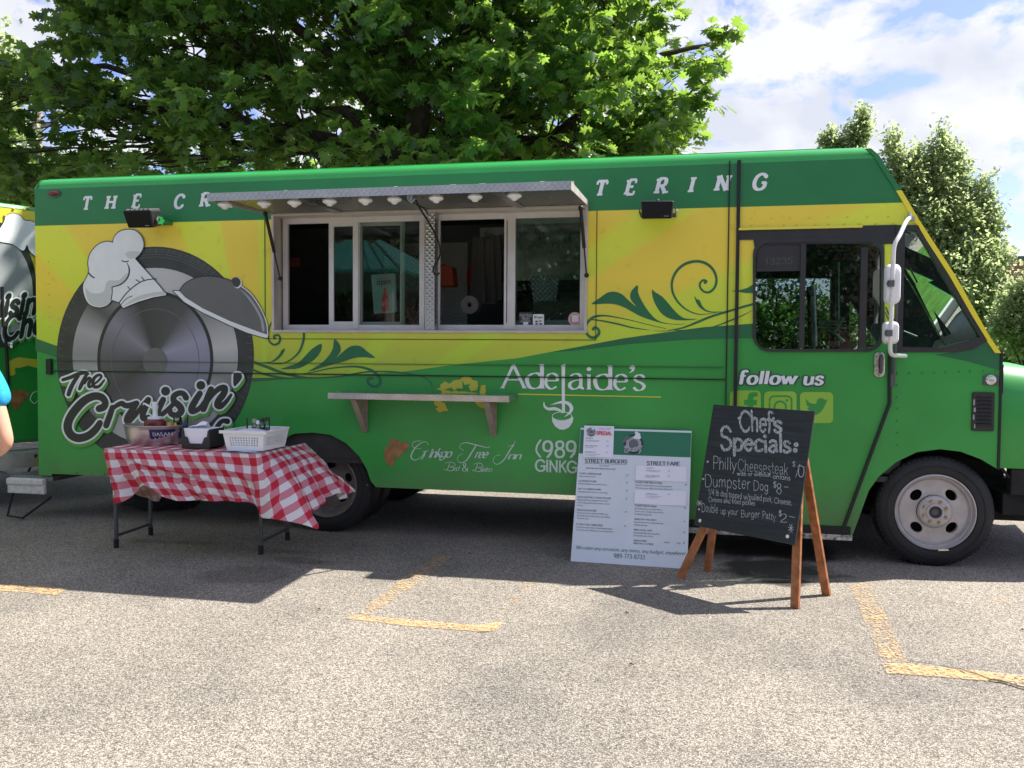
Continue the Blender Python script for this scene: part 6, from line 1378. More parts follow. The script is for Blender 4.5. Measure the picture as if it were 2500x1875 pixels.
LHS = [(zm, 882, 'CLASSIC CHEESEBURGER', '$5', ['Lettuce, tomato & onion']), (zm, 1008, 'SQUEALER BURGER', '$7', ['Pulled pork, BBQ sauce and cheese sauce']), (zm, 1142, "MAC 'N CHEESE BURGER", '$7', ['Featuring fried mac & cheese on the burger']),
       (zm, 1280, 'BACK ALLEY BACON BLEU BURGER', '$9', ['Burger patty, thick-cut Applewood smoked', 'bacon and gorgonzola cheese, lettuce, tomato', '& onion']), (zm, 1500, 'TRASHCAN BURGER', '$9', ['Fried mac & cheese, pulled pork, BBQ sauce,', 'fried pickles & pork rinds, cheese sauce, lettuce,', 'Tomato & onion']),
       (zm2, 565, 'PULLED PORK CHEESE FRIES', '$9', ['French fries topped with our award-winning pulled', 'Pork, cheese sauce, BBQ, green onions & pork rind'])]
for z_, y, t_, pr, ls in LHS:
    x = 228 - (y - 882 + (1175 if z_ is zm2 else 0))*.045; mt(t_, x, y, 31, z=z_); mt(pr, x+805, y+32, 26, z=z_)
    for i, l_ in enumerate(ls): mt(l_, x-2, y+44+46*i, 26, z=z_)
RHS = [(zm, 1032, 'PULLED PORK FRENCH FRIES', '$8', ['French fries topped with our award-winning pulled', 'Pork, cheese sauce, BBQ, green onions & pork rind']), (zm2, 252, 'TURKEY RANCH WRAP', '$8', ['Sliced turkey breast, shredded lettuce,', 'Tomato, onion, cheddar cheese & ranch', 'Dressing all wrapped up']),
       (zm2, 480, 'SRIRACHA PORK RINDS', '$3', ['Deep fried pork rinds topped with spicy', 'Sriracha seasoning']), (zm2, 660, 'FRIED PICKLE CHIPS', '$4', ['Breaded dill pickle slices, deep fried,', 'Served with a side of ranch']), (zm2, 840, 'FRENCH FRIES', '$4', ['FRIED MAC & CHEESE'])]
for z_, y, t_, pr, ls in RHS:
    x = 1185 - (y - 1032 + (1175 if z_ is zm2 else 0))*.035; mt(t_, x, y, 30, z=z_); mt(pr, x+835, y+40, 26, z=z_)
    for i, l_ in enumerate(ls): mt(l_, x-2, y+46+46*i, 26 if 'MAC' not in l_ else 30, z=z_)
mt('Small $3', 1665, 868, 24, z=zm2); mt('Large', 1882, 878, 24, z=zm2)
plain_text(rowsT, M['ink'], mn_, mfr(.0024))
mb = MB(); F_ = mfr(-.004)
# taped papers
for i, (q, lab, rows_) in enumerate((([(322, 62), (825, 72), (805, 605), (297, 597)], 'paper', [('DOUBLE UP', 348, 292, 22), ('YOUR BURGER PATTY', 345, 335, 22), ('$ 2', 700, 342, 22), ('PHILLY CHEESESTEAK', 340, 416, 20), ('$10', 698, 424, 22), ('With or Without Onions', 340, 443, 13), ('DUMPSTER DOG', 336, 524, 22), ('$ 8', 692, 530, 22), ('1/4 Pound Hot Dog topped with Pulled Pork', 335, 553, 13), ('Onions, Cheese and Fried Pickles', 333, 577, 13)]),
                           ([(1195, 735), (2050, 755), (2045, 1015), (1185, 985)], 'paper', [('DOUBLE UP', 1362, 795, 22), ('YOUR BURGER PATTY', 1362, 840, 22), ('$ 2', 1735, 845, 22), ('PHILLY CHEESESTEAK', 1360, 925, 22), ('$10', 1733, 930, 22), ('With or Without Onions', 1360, 948, 13)]),
                           ([(1175, 1150), (2045, 1165), (2035, 1420), (1165, 1380)], 'paper', [('DUMPSTER DOG', 1362, 1230, 22), ('$ 8', 1735, 1235, 22), ('1/4 Pound Hot Dog topped with Pulled Pork', 1360, 1262, 13), ('Onions, Cheese and Fried Pickles', 1360, 1288, 13)]))):
    P = [zm(p) for p in q]; mb = MB(); a, b, c_, d = [mplane(u, v, .004) for u, v in P]
    g_rows = []
    for t in np.linspace(0, 1, 6): g_rows.append([(a*(1-s_)+b*s_)*(1-t) + (d*(1-s_)+c_*s_)*t + en*(.004*math.sin(math.pi*s_*1.5+i)*t + .003*t) for s_ in np.linspace(0, 1, 8)])
    mb.grid(g_rows); o = mb.build('taped_paper', M['paper'], mn_, smooth=True); o['label'] = ['white special flyer overlapping the green header', 'pale sheet taped below the right heading', 'pale sheet taped in the middle of the right column'][i]
    rr = []
    for t_, x, y, cap in rows_: lx, ly = mloc(*zm((x, y))); rr.append((t_, lx, ly, cap*.14467/340/.70, 'l'))
    plain_text(rr, M['ink'], mn_, mfr(.0125 if i else .0125), 'paper_text')
mdec('special_lettering', px_text('SPECIAL', zm((532, 210)), zm((782, 220)), 7.5, w=.24), 10.2, 'redink'); mdec('special_lettering', px_text('Cruisin Chef', zm((562, 125)), zm((762, 128)), 4.5, w=.1, slant=.25), 10.2, mat('magenta_ink', (.5, .15, .35), .5))
def mini_logo(cx_, cy_, r, k):
    mdec('logo_disc', [disc(cx_, cy_, r, 30)], k, 'black'); mdec('logo_ring', [disc(cx_, cy_, r*.78, 30)], k+.6, 'lgrey'); mdec('logo_hub', [disc(cx_, cy_, r*.5, 24)], k+1.2, 'domegrey')
    sc2 = r/241*-1
    mp = lambda pl, fl=1: [[(cx_ + fl*(a-EX)*r/241, cy_ + (b-EY)*r/241) for a, b in p] for p in pl]
    mdec('logo_cloche', mp([dome], -1), k+1.8, 'domegrey'); mdec('logo_cloche_rim', mp([rimp], -1), k+2.2, 'lgrey'); mdec('logo_hat', mp([hat], -1), k+2.6, 'white')
    mdec('logo_lettering_edge', mp(brush(7, 2, 6)), k+3.4, 'white'); mdec('logo_lettering', mp(brush(-1, 2, 6)), k+4, 'black')
mini_logo(*zm((1155, 375)), 24, 2); mini_logo(*zm((440, 170)), 10, 10.2)

# ================================================================== CHALKBOARD EASEL
EB = Vector((.297, -1.034, .378)); ya, le, ro, EW, EH = -.642, .235, -.005, .717, .795
d_ = Vector((math.cos(ya), math.sin(ya), 0)); n__ = Vector((-math.sin(ya), math.cos(ya), 0)); u__ = Vector((0, 0, 1))*math.cos(le) + n__*math.sin(le)
qx = d_*math.cos(ro) + u__*math.sin(ro); qy = -d_*math.sin(ro) + u__*math.cos(ro); qn = qx.cross(qy); qn = qn if qn.y < 0 else -qn
def eplane(u, v, off=0):
    d = ray(u, v); o = EB + qn*off; t = (o-Vector(CAM)).dot(qn)/d.dot(qn); return Vector(CAM)+d*t
ea = thing('chalkboard_easel', 'black chalkboard easel on brown wooden legs reading specials', 'chalkboard sign', (.30, -1.0, 0))
mb = MB(); mb.obox(EB - qx*EW/2 - qn*.012, qx*EW, qy*EH, qn*.012); mb.build('board', M['chalkboard'], ea, bevel=.0015)
fL, fR, bL, bR = G(1660, 1412), G(1941, 1485), G(1727, 1395), G(2018, 1453)
tl_ = EB - qx*(EW/2-.16) + qy*(EH-.05) - qn*.02; tr_ = EB + qx*(EW/2-.10) + qy*(EH-.05) - qn*.02
fL2 = eplane(1672, 1410, -.02)
for a, b, off in ((fL, eplane(1703, 1290, -.035), 0), (fR, eplane(1935, 1331, -.035), 0)):
    top_ = a + (b-a)*3.0 if a is fL else a + (b-a)*4.2
    top_ = a + (b-a)*((1.10-a.z)/(b-a).z)
    top_ = top_ - qn*max(0, (top_-EB).dot(qn)+.032)
    mb = MB(); mb.beam(a, top_, .052, .022, tuple(qn)); mb.build('leg', M['wood'], ea, bevel=.002)
for a, px_ in ((bL, (1743, 1295)), (bR, (1960, 1200))):
    bt = n__; 
    # back legs lean forward to meet the front pair near the top of the board
    tgt = (eplane(1775, 1015, -.045) if a is bL else eplane(1948, 1030, -.045))
    pm_ = ray(*px_); 
    k = None
    # point at the sighted pixel, on the vertical plane through the foot and the hinge
    hv = Vector((tgt.x-a.x, tgt.y-a.y, 0)); nn_ = Vector((-hv.y, hv.x, 0)).normalized(); t = (a-Vector(CAM)).dot(nn_)/pm_.dot(nn_)
    b = tgt
    mb = MB(); mb.beam(a, b, .052, .022, tuple(qn)); mb.build('leg', M['wood'], ea, bevel=.002)
ze = zmap(1640, 970, .18987); ze2 = zmap(1640, 1180, .18987)
def edec(name, polys, k, m): return decal(name, polys, 0, M[m], ea, mapf=lambda u, v: eplane(u, v, .0006+.0012*k))
def ct(t_, x0, y0, x1, y1, cap, w=.07, z=ze, j=.03, m='chalk', k=1, name='chalk_writing', **kk):
    w = w*.82
    return px_text(t_, z((x0, y0)), z((x1, y1)), cap*.18987, w=w, jit=j, base_jit=.03, **kk)
big = ct('Chef', 870, 438, 1290, 446, 262, .17, track=.05) + ct("'", 1300, 440, 1325, 440, 175, .22) + ct('s', 1310, 448, 1410, 448, 215, .20) + [disc(*ze((862, 268)), 3.2)]+[disc(*ze((1352, 308)), 2.6)]
big += ct('S', 620, 672, 775, 672, 285, .15) + ct('pecials', 790, 672, 1530, 706, 225, .19, track=.07) + [disc(*ze((1600, 608)), 6), disc(*ze((1588, 682)), 6)]
edec('chalk_heading', big, 1, 'chalkfill')
sm_ = []
sm_ += ct('Philly', 530, 915, 830, 942, 160, .06) + ct('Cheesesteak', 850, 945, 1495, 1000, 155, .055) + ct('$', 1552, 890, 1588, 892, 70, .10) + ct('1', 1560, 1025, 1618, 1025, 155, .06, slant=.35) + ct('0', 1625, 1020, 1705, 1022, 140, .07) + stroke([ze((1700, 895)), ze((1718, 898))], 1, False)
sm_ += ct('with or without', 840, 1005, 1270, 1020, 50, .14) + ct('onions', 1300, 1045, 1525, 1068, 66, .12)
sm_ += ct('Dumpster', 425, 1150, 1010, 1180, 160, .055) + ct('Dog', 1050, 1190, 1240, 1205, 125, .07) + ct('$', 1305, 1160, 1345, 1162, 80, .10) + ct('8', 1345, 1235, 1415, 1238, 130, .07) + stroke([ze((1445, 1152)), ze((1498, 1155))], 1.3, False)
sm_ += ct('1/4 lb dog topped', 470, 1250, 900, 1305, 75, .10) + ct('w/pulled', 925, 1308, 1155, 1330, 75, .10) + ct('pork,', 1175, 1335, 1295, 1350, 75, .10) + ct('Cheese,', 1318, 1360, 1545, 1385, 72, .10)
sm_ += ct('Onions and fried pickles', 475, 1340, 1070, 1392, 62, .11)
sm_ += ct('Double', 385, 1472, 595, 1490, 110, .08) + ct('up your', 628, 1500, 850, 1512, 85, .09) + ct('Burger', 890, 1540, 1130, 1545, 90, .08) + ct('Patty', 1165, 1552, 1335, 1580, 90, .08) + ct('$', 1375, 1525, 1415, 1528, 75, .12) + ct('2', 1395, 1605, 1478, 1608, 105, .07) + stroke([ze((1512, 1530)), ze((1580, 1545))], 1.2, False)
for (cx_, cy_, r_) in ((355, 1360, 40),): 
    for a in range(0, 180, 36): sm_ += stroke([ze((cx_+r_*math.cos(R(a)), cy_+r_*math.sin(R(a)))), ze((cx_-r_*math.cos(R(a)), cy_-r_*math.sin(R(a))))], 1, False)
for a in range(0, 180, 45): sm_ += stroke([ze2((1532+38*math.cos(R(a+20)), 580+58*math.sin(R(a+20)))), ze2((1532-38*math.cos(R(a+20)), 580-58*math.sin(R(a+20))))], 1.1, False)
for x, y in ((462, 828), (405, 1050), (350, 1440)): sm_.append(disc(*ze((x, y)), 2.6))
edec('chalk_writing', sm_, 1, 'chalk')
for x, y in ((365, 480), (1490, 683)):
    p = eplane(*ze2((x, y)), .002); mb = MB(); mb.lathe(p, tuple(qn), [(0, .012), (.003, .011), (.004, .004), (.004, 0)], 12); mb.build('screw', M['alu'], ea, smooth=True)

# ================================================================== INSIDE THE KITCHEN
M['interior2'] = mat('kitchen_gloom_grey', (.16, .16, .155), .8)  # kitchen gloom put into the colour of pale aprons and towel roll
def tg(mb, name, m, label, c_, group=None, **k): o = mb.build(name, M[m] if isinstance(m, str) else m, None, **k); return tag(o, label, c_, group)
mb = MB(); mb.box((-2.9, 1.15, .62), (-1.0, 1.75, 1.45)); mb.build('counter', M['steel'], ft)
for i, (x, r_, h_, lab) in enumerate(((-2.35, .13, .20, 'tall steel stock pot on the kitchen counter, left of two'), (-1.95, .11, .13, 'low steel pot on the kitchen counter, right of two'))):
    mb = MB(); mb.lathe((x, 1.35, 1.451), (0, 0, 1), [(0, 0), (0, r_), (h_, r_), (h_, r_+.01), (h_+.01, r_+.01), (h_+.02, r_*.6), (h_+.035, .02), (h_+.06, .02), (h_+.06, 0)], 24); tag(mb.build('cooking_pot', M['steel'], None, smooth=True), lab, 'pot', 'pots on the kitchen counter')
mb = MB(); mb.prism([(-2.0, 1.5, 2.15), (-.9, 1.5, 2.15), (-.9, 2.1, 2.0), (-2.0, 2.1, 2.0)], (0, 0, .5)); mb.build('extractor_hood', M['steel'], ft)
mb = MB(); mb.box((-.66-.95, 2.17, 1.2), (-.1, 2.18, 2.6)); mb.box((-3.2, 2.17, .7), (-2.3, 2.18, 2.6)); mb.build('back_splash', M['diamond'], ft)
mb = MB(); mb.box((-2.05, 1.95, 2.14), (-.85, 2.17, 2.155)); mb.box((-3.2, 1.90, 1.72), (-2.3, 2.17, 1.74)); mb.build('wall_shelf', M['steel'], ft)
pk = S(1090, 655, .9)
mb = MB(); c_ = S(1088, 672, .8); mb.prism([(c_.x-.07, .75, c_.z-.10), (c_.x+.09, .75, c_.z-.10), (c_.x+.07, .75, c_.z+.07), (c_.x-.03, .75, c_.z+.10)], (0, .16, 0)); tg(mb, 'oven_mitt', mat('orange_cloth', (.30, .05, .02), .8), 'orange quilted mitt hanging inside the right hatch window', 'oven mitt', bevel=.02)
for i, (u, v, w_, h) in enumerate(((1168, 645, .055, .12), (1188, 650, .07, .16), (1210, 640, .05, .13), (1150, 590, .04, .10), (1176, 585, .03, .09), (1202, 582, .035, .09))):
    c_ = S(u, v, 1.35 if i < 3 else 2.05); y = c_.y; mb = MB()
    if i < 3:
        mb.grid([[(c_.x + w_*math.sin(a)*(1+.5*t), y + .02*math.cos(3*a), c_.z + .25 - .6*t) for a in np.linspace(-1.5, 1.5, 8)] for t in np.linspace(0, 1, 6)])
        tg(mb, 'apron', 'interior2', ['left pale apron hanging behind the open right sash', 'widest pale apron hanging in the kitchen, middle of three', 'right pale apron hanging in the kitchen'][i], 'apron', 'aprons hanging in the kitchen', smooth=True)
    else:
        mb.lathe((c_.x, y, 2.157), (0, 0, 1), [(0, 0), (0, w_), (h*1.4, w_), (h*1.7, w_*.5), (h*2, w_*.4), (h*2, 0)], 12)
        tg(mb, 'squeeze_bottle', ['red', 'wplastic', 'mustard'][i-3], ['red squeeze bottle on the kitchen wall shelf', 'white squeeze bottle on the kitchen wall shelf', 'yellow squeeze bottle on the kitchen wall shelf'][i-3], 'bottle', 'bottles on the kitchen wall shelf', smooth=True)
c_ = S(1150, 745, .5); mb = MB(); mb.lathe((c_.x, .45, c_.z), (0, 1, 0), [(0, .018), (0, .075), (.12, .075), (.12, .018)], 24); tg(mb, 'paper_roll', 'interior2', 'white paper towel roll seen inside the right hatch window', 'paper roll', smooth=True)
c_ = S(733, 790, .30); mb = MB(); mb.obox((c_.x-.05, .22, SWZ0+.03), (.13, .02, .0), (.0, .05, 0), (0, 0, .022)); mb.obox((c_.x-.05, .22, SWZ0+.052), (.10, .02, -.008), (.0, .05, 0), (0, 0, .015)); tg(mb, 'order_pad', 'paper', 'folded white order pad on the sill of the open left window', 'order pad')
c_ = S(715, 643, .8); mb = MB(); mb.box((c_.x-.03, .8, c_.z-.03), (c_.x+.06, .82, c_.z+.05)); tg(mb, 'price_card', mat('red_card', (.22, .05, .045), .6), 'small red printed card deep inside the left window', 'card')
mb = MB(); c_ = S(1330, 690, 1.0); mb.prism([(c_.x-.1, 1.0, c_.z-.16), (c_.x+.10, 1.0, c_.z-.16), (c_.x+.13, 1.0, c_.z+.06), (c_.x-.13, 1.0, c_.z+.06)], (0, .02, 0)); tg(mb, 'chopping_tray', 'diamond', 'shiny diamond plate tray leaning behind the right window', 'tray')
mb = MB(); c_ = S(1245, 720, .6); mb.lathe((c_.x+.25, .55, 1.62), (0, 0, 1), [(0, 0), (0, .14), (.10, .19), (.105, .19), (.01, .13)], 28); tg(mb, 'mixing_bowl', 'steel', 'stainless mixing bowl behind the right hatch glass', 'bowl', smooth=True)

# ================================================================== SECOND TRAILER AT THE LEFT
c1 = Vector((-6.42, .55, 0)); td = Vector((.43, .90, 0)).normalized(); tn = Vector((-td.y, td.x, 0)); tn = tn if tn.x < 0 else -tn   # away from camera side
A0 = c1 - td*4.2; A1 = c1 + td*1.05; tz0, tz1 = .57, 2.86
tr2 = thing('food_trailer', 'second green and yellow food trailer parked beyond the truck rear', 'food trailer', tuple(A0))
mb = MB(); mb.prism([A0+Vector((0, 0, tz0)), A1+Vector((0, 0, tz0)), A1+tn*2.1+Vector((0, 0, tz0)), A0+tn*2.1+Vector((0, 0, tz0))], (0, 0, tz1-tz0)); mb.build('body', M['green'], tr2, bevel=.04)
def tplane(u, v, off=0): 
    d = ray(u, v); o = c1 - tn*off; t = (o-Vector(CAM)).dot(tn)/d.dot(tn); return Vector(CAM)+d*t
def tdec(name, polys, k, m, parent=tr2): return decal(name, polys, 0, M[m] if isinstance(m, str) else m, parent, mapf=lambda u, v: tplane(u, v, .003*k))
mb = MB(); o_ = -tn*.003; mb.add([A0+o_+Vector((0, 0, 1.6)), A1+o_+Vector((0, 0, 1.6)), A1+o_+Vector((0, 0, tz1-.05)), A0+o_+Vector((0, 0, tz1-.05))], [(0, 1, 2, 3)]); mb.build('yellow_field', mat('trailer_yellow', (.70, .62, .05), .35, coat=.3), tr2)
zt_ = zmap(0, 500, .45198)
tdec('tyre_graphic', [cat([(-330, 640), (-290, 540), (-150, 500), (-20, 538), (40, 560), (80, 640), (92, 720), (90, 800), (40, 842), (-100, 850), (-250, 800)], 4, True)], 2, bpy.data.materials['printed_tyre'])
tdec('silver_ring', [cat([(-240, 640), (-180, 560), (-60, 550), (30, 590), (72, 660), (80, 740), (60, 800), (-60, 820), (-200, 790)], 4, True)], 3, 'lgrey')
that = cat([(10, 541), (14, 528), (30, 521), (48, 526), (60, 538), (80, 541), (105, 560), (110, 600), (95, 628), (72, 612), (66, 598), (56, 612), (30, 596), (0, 590), (-20, 580), (-5, 565)], 4, True)
tdec('hat_outline', [that]+stroke(that+that[:1], 3, False), 4, 'black'); tdec('hat', [that], 5, 'white')
tb_ = px_text('cruisin', (-70, 775), (86, 765), 54, w=.22, slant=.2); tb2 = px_text('Chef', (5, 832), (128, 805), 56, w=.22, slant=.2)
tbo = px_text('cruisin', (-70, 776), (86, 766), 55, w=.34, slant=.2) + px_text('Chef', (5, 833), (128, 806), 57, w=.34, slant=.2)
tdec('lettering_shadow', shift(tbo, 2, 6), 6, 'shade'); tdec('lettering_outline', tbo, 7, 'white'); tdec('brush_lettering', tb_+tb2, 8, 'black')
tdec('ginkgo_sprig', [cat([(16, 900), (18, 885), (30, 878), (45, 872), (62, 874), (80, 876), (100, 880), (100, 900), (70, 893), (50, 898), (36, 900), (38, 912), (25, 918)], 2, True)], 2, bpy.data.materials['ginkgo_yellow'])
tdec('ginkgo_leaf', [cat([(24, 960), (40, 950), (66, 956), (70, 965), (54, 985), (40, 1000), (28, 990)], 2, True)], 2, 'bronze')
tdec('script_lettering', stroke([(90, 955, 1.4), (80, 960, 2), (74, 975, 2.4), (84, 985, 2), (92, 978, 1.4)], 2), 2, 'white')
mb = MB(); o_ = -tn*.25; mb.prism([A0+o_+Vector((0, 0, .36)), A1+o_+Vector((0, 0, .36)), A1+tn*.1+Vector((0, 0, .36)), A0+tn*.1+Vector((0, 0, .36))], (0, 0, .14)); mb.build('skirt_rail', mat('dirty_pale_rail', (.42, .40, .34), .6, var=.3, vscale=6, stain=((.35, .33, .03), 3, .5, .8)), tr2)
for k in (-2.2, -1.3):
    c_ = c1 + td*k - tn*.02; mb = MB(); mb.lathe((c_.x, c_.y, .34), tuple(tn), [(0, 0), (0, .2), (.0, .34), (.2, .34), (.2, 0)], 28); mb.build('wheel', M['tyre'], tr2)
mb = MB(); mb.tube([tplane(u, v, .02) for u, v in ((5, 700), (8, 790), (16, 850), (20, 930), (18, 980), (10, 1020))], .014, 8); mb.build('hanging_cable', M['rubber'], tr2, smooth=True)
mb = MB(); a = tplane(30, 842, .02); mb.sphere(a, .03, 8, 6, (1, 1, 1.6)); mb.build('work_lamp', M['chrome'], tr2, smooth=True)
mb = MB()
for u, v in ((33, 510), (12, 527), (60, 512), (70, 507)): mb.sphere(tplane(u, v, .006), .012, 8, 5)
mb.build('rivets', M['mustard'], tr2)['kind'] = 'stuff'
# cables on the ground at the rear
mb = MB(); c_ = G(170, 1200); pts = []
for i in range(90): a = i*.42; r_ = .34+.03*math.sin(i*1.7); pts.append((-4.9 + r_*1.0*math.cos(a), .75 + r_*.75*math.sin(a), .03+.0014*i+.012*math.sin(i*2.1)))
mb.tube(pts, .014, 6); tg(mb, 'coiled_cable', 'rubber', 'black cable coiled on the ground under the truck rear', 'cable', smooth=True)
mb = MB(); mb.tube([Vector(p) for p in cat([tuple(S(88, 1110, .6)), tuple(S(60, 1170, .7)), tuple(G(35, 1205)+Vector((0, 0, .03))), tuple(G(20, 1160)+Vector((0, 0, .02))), tuple(G(-60, 1150)+Vector((0, 0, .02)))], 5)], .011, 6); tg(mb, 'power_cable', 'rubber', 'thin black cable running down behind the rear step', 'cable', smooth=True)
# ================================================================== PERSON at the left edge (only an arm reaches into view)
elb = D(14, 1082, 4.25); hem = D(13, 1008, 4.25)
def person():
    ex_, ey_, ez_ = elb
    px_, py_ = ex_-.30, ey_-.10
    root = thing('person', 'person in a bright cyan t-shirt at the left edge, arm hanging down', 'person', (px_, py_, 0))
    rt = root.location
    # facing towards -x/+y; shoulders along the direction to the elbow
    sx = Vector((ex_-px_, ey_-py_, 0)).normalized(); fw = Vector((-sx.y, sx.x, 0))
    def P(a, f, z): return Vector((px_, py_, 0)) + sx*a + fw*f + Vector((0, 0, z))
    V = []; E_ = []; Rd = []
    def v(p, r): V.append(tuple(Vector(p)-rt)); Rd.append(r if isinstance(r, tuple) else (r, r)); return len(V)-1
    pel = v(P(0, 0, .98), (.15, .11)); w_ = v(P(0, 0, 1.12), (.14, .10)); ch = v(P(0, 0, 1.32), (.17, .115)); sh = v(P(0, 0, 1.44), (.11, .08)); nk = v(P(0, .01, 1.53), .055); hd = v(P(0, .03, 1.60), .085); h2 = v(P(0, .035, 1.69), .10); h3 = v(P(0, .02, 1.76), .075)
    E_ += [(pel, w_), (w_, ch), (ch, sh), (sh, nk), (nk, hd), (hd, h2), (h2, h3)]
    eR = v(elb, .043)
    shR = v(P(.19, 0, 1.43), .062); upR = v((Vector(P(.20, 0, 1.43))*.4 + elb*.6), .055); fo = Vector((-.80, .45, -.35)).normalized(); foR = v(elb + fo*.12, .038); wrR = v(elb + fo*.25, .027); haR = v(elb + fo*.31, (.02, .038)); haR2 = v(elb + fo*.36, (.016, .038))
    E_ += [(sh, shR), (shR, upR), (upR, eR), (eR, foR), (foR, wrR), (wrR, haR), (haR, haR2)]
    for k in range(4): sd_ = Vector((-.45, -.8, 0)).normalized(); a = v(elb + fo*(.405+.006*(k in (1, 2))) + sd_*(-.03+.02*k), .0095); b = v(elb + fo*(.435+.014*(k in (1, 2))) + sd_*(-.032+.021*k) + Vector((0, 0, -.012)), .0085); E_ += [(haR2, a), (a, b)]
    th = v(elb + fo*.335 + Vector((.02, .03, .03)), .011); th2 = v(elb + fo*.375 + Vector((.02, .035, .04)), .0095); E_ += [(haR, th), (th, th2)]
    shL = v(P(-.19, 0, 1.43), .062); upL = v(P(-.23, -.02, 1.25), .052); eL = v(P(-.26, -.02, 1.10), .043); wL = v(P(-.26, .10, .86), .027); hL = v(P(-.26, .13, .80), (.02, .038)); hL2 = v(P(-.26, .15, .74), (.016, .036)); E_ += [(sh, shL), (shL, upL), (upL, eL), (eL, wL), (wL, hL), (hL, hL2)]
    for k in range(4): a = v(P(-.29+.02*k, .16, .70), .0095); b = v(P(-.29+.02*k, .155, .665-.01*(k in (1, 2))), .0085); E_ += [(hL2, a), (a, b)]
    for s_ in (-1, 1):
        hp = v(P(.10*s_, 0, .92), .095); kn = v(P(.11*s_, .02, .50), .060); an = v(P(.115*s_, 0, .10), .040); ft_ = v(P(.12*s_, .10, .045), (.045, .035)); f2 = v(P(.125*s_, .19, .035), (.045, .028)); E_ += [(pel, hp), (hp, kn), (kn, an), (an, ft_), (ft_, f2)]
    def skin(name, V, E_, Rd, root_i, m, sub=2, parent=root):
        me = bpy.data.meshes.new(name); me.from_pydata(V, E_, []); me.materials.append(m); o = bpy.data.objects.new(name, me); C.objects.link(o); o.parent = parent
        md = o.modifiers.new('skin', 'SKIN'); md.use_smooth_shade = True
        for i, r in enumerate(Rd): me.skin_vertices[0].data[i].radius = r
        me.skin_vertices[0].data[root_i].use_root = True
        s_ = o.modifiers.new('sub', 'SUBSURF'); s_.levels = sub; s_.render_levels = sub; return o
    skin('body', V, E_, Rd, 0, M['skin'])
    # shirt: torso and sleeves, looser than the body
    V2 = []; R2 = []; E2 = []
    def v2(p, r): V2.append(tuple(Vector(p)-rt)); R2.append(r if isinstance(r, tuple) else (r, r)); return len(V2)-1
    a = v2(P(0, 0, .90), (.185, .14)); b = v2(P(0, 0, 1.12), (.18, .13)); c_ = v2(P(0, 0, 1.32), (.20, .14)); d = v2(P(0, 0, 1.455), (.125, .095)); E2 += [(a, b), (b, c_), (c_, d)]
    sR0 = Vector(P(.19, 0, 1.42)); s1 = v2(sR0, .082); s2 = v2(sR0*.5+hem*.5, .080); s3 = v2(hem + Vector((-.028, 0, .01)), .078); E2 += [(d, s1), (s1, s2), (s2, s3)]
    t1 = v2(P(-.19, 0, 1.42), .082); t2 = v2(P(-.235, 0, 1.22), .078); E2 += [(d, t1), (t1, t2)]
    skin('shirt', V2, E2, R2, 1, M['shirt'])
    V2.clear(); R2.clear(); E2 = []
    a = v2(P(0, 0, .96), (.165, .125))
    for s_ in (-1, 1): b = v2(P(.10*s_, 0, .88), .115); c_ = v2(P(.11*s_, .02, .50), .082); d = v2(P(.115*s_, 0, .12), .066); E2 += [(a, b), (b, c_), (c_, d)]
    skin('trousers', V2, E2, R2, 0, M['denim'])
    mb = MB(); hc = P(0, .005, 1.72); mb.sphere(hc, .118, 16, 10, (1, 1.0, 1.0)); mb.build('hair', M['hair'], root, smooth=True)
    hf = P(0, .13, 1.66)
    mb = MB(); mb.sphere(P(0, .135, 1.655), .016, 8, 6, (1, 1, 1.5)); mb.build('nose', M['skin'], root, smooth=True)
    mb = MB()
    for s_ in (-1, 1): mb.sphere(P(.035*s_, .115, 1.69), .012, 8, 6)
    mb.build('eyes', M['white'], root, smooth=True)
    mb = MB(); mb.sphere(P(0, .122, 1.615), .02, 8, 6, (1.2, .5, .3)); mb.build('mouth', M['scarf'], root, smooth=True)
    mb = MB()
    for s_ in (-1, 1): mb.sphere(P(.105*s_, .02, 1.67), .028, 8, 6, (.5, .8, 1.1))
    mb.build('ears', M['skin'], root, smooth=True)
    for s_ in (-1, 1): mb = MB(); mb.sphere(P(.12*s_, .10, .045), .06, 12, 8, (.9, 2.0, .75)); mb.build('shoe', M['shoe'], root, smooth=True)
person()

# ================================================================== TREES
def inpoly(x, y, P):
    c = False; n = len(P); j = n-1
    for i in range(n):
        if (P[i][1] > y) != (P[j][1] > y) and x < (P[j][0]-P[i][0])*(y-P[i][1])/(P[j][1]-P[i][1]) + P[i][0]: c = not c
        j = i
    return c
def oak_leaf():
    side = [(.03, .04), (.15, .17), (.33, .20), (.17, .34), (.44, .46), (.38, .60), (.17, .58), (.42, .80), (.27, .86), (.11, .84), (0, 1.08)]
    V = [(0, 0, 0), (0, .25, .03), (0, .48, .035), (0, .70, .03), (0, .86, .02)]; F = []
    for s_ in (-1, 1):
        k = len(V); V += [(s_*x, y, -.16*x - .10*max(0, y-.7)) for x, y in side]
        T_ = [(0, k, k+1), (0, k+1, 1), (k+1, k+2, k+3), (1, k+1, k+3), (1, k+3, 2), (k+3, k+4, k+5), (2, k+3, k+6), (k+3, k+5, k+6), (2, k+6, 3), (k+6, k+7, k+8), (3, k+6, k+9), (k+6, k+8, k+9), (3, k+9, 4), (4, k+9, k+10)]
        F += T_ if s_ < 0 else [t[::-1] for t in T_]
    return np.array(V, dtype=np.float32), F
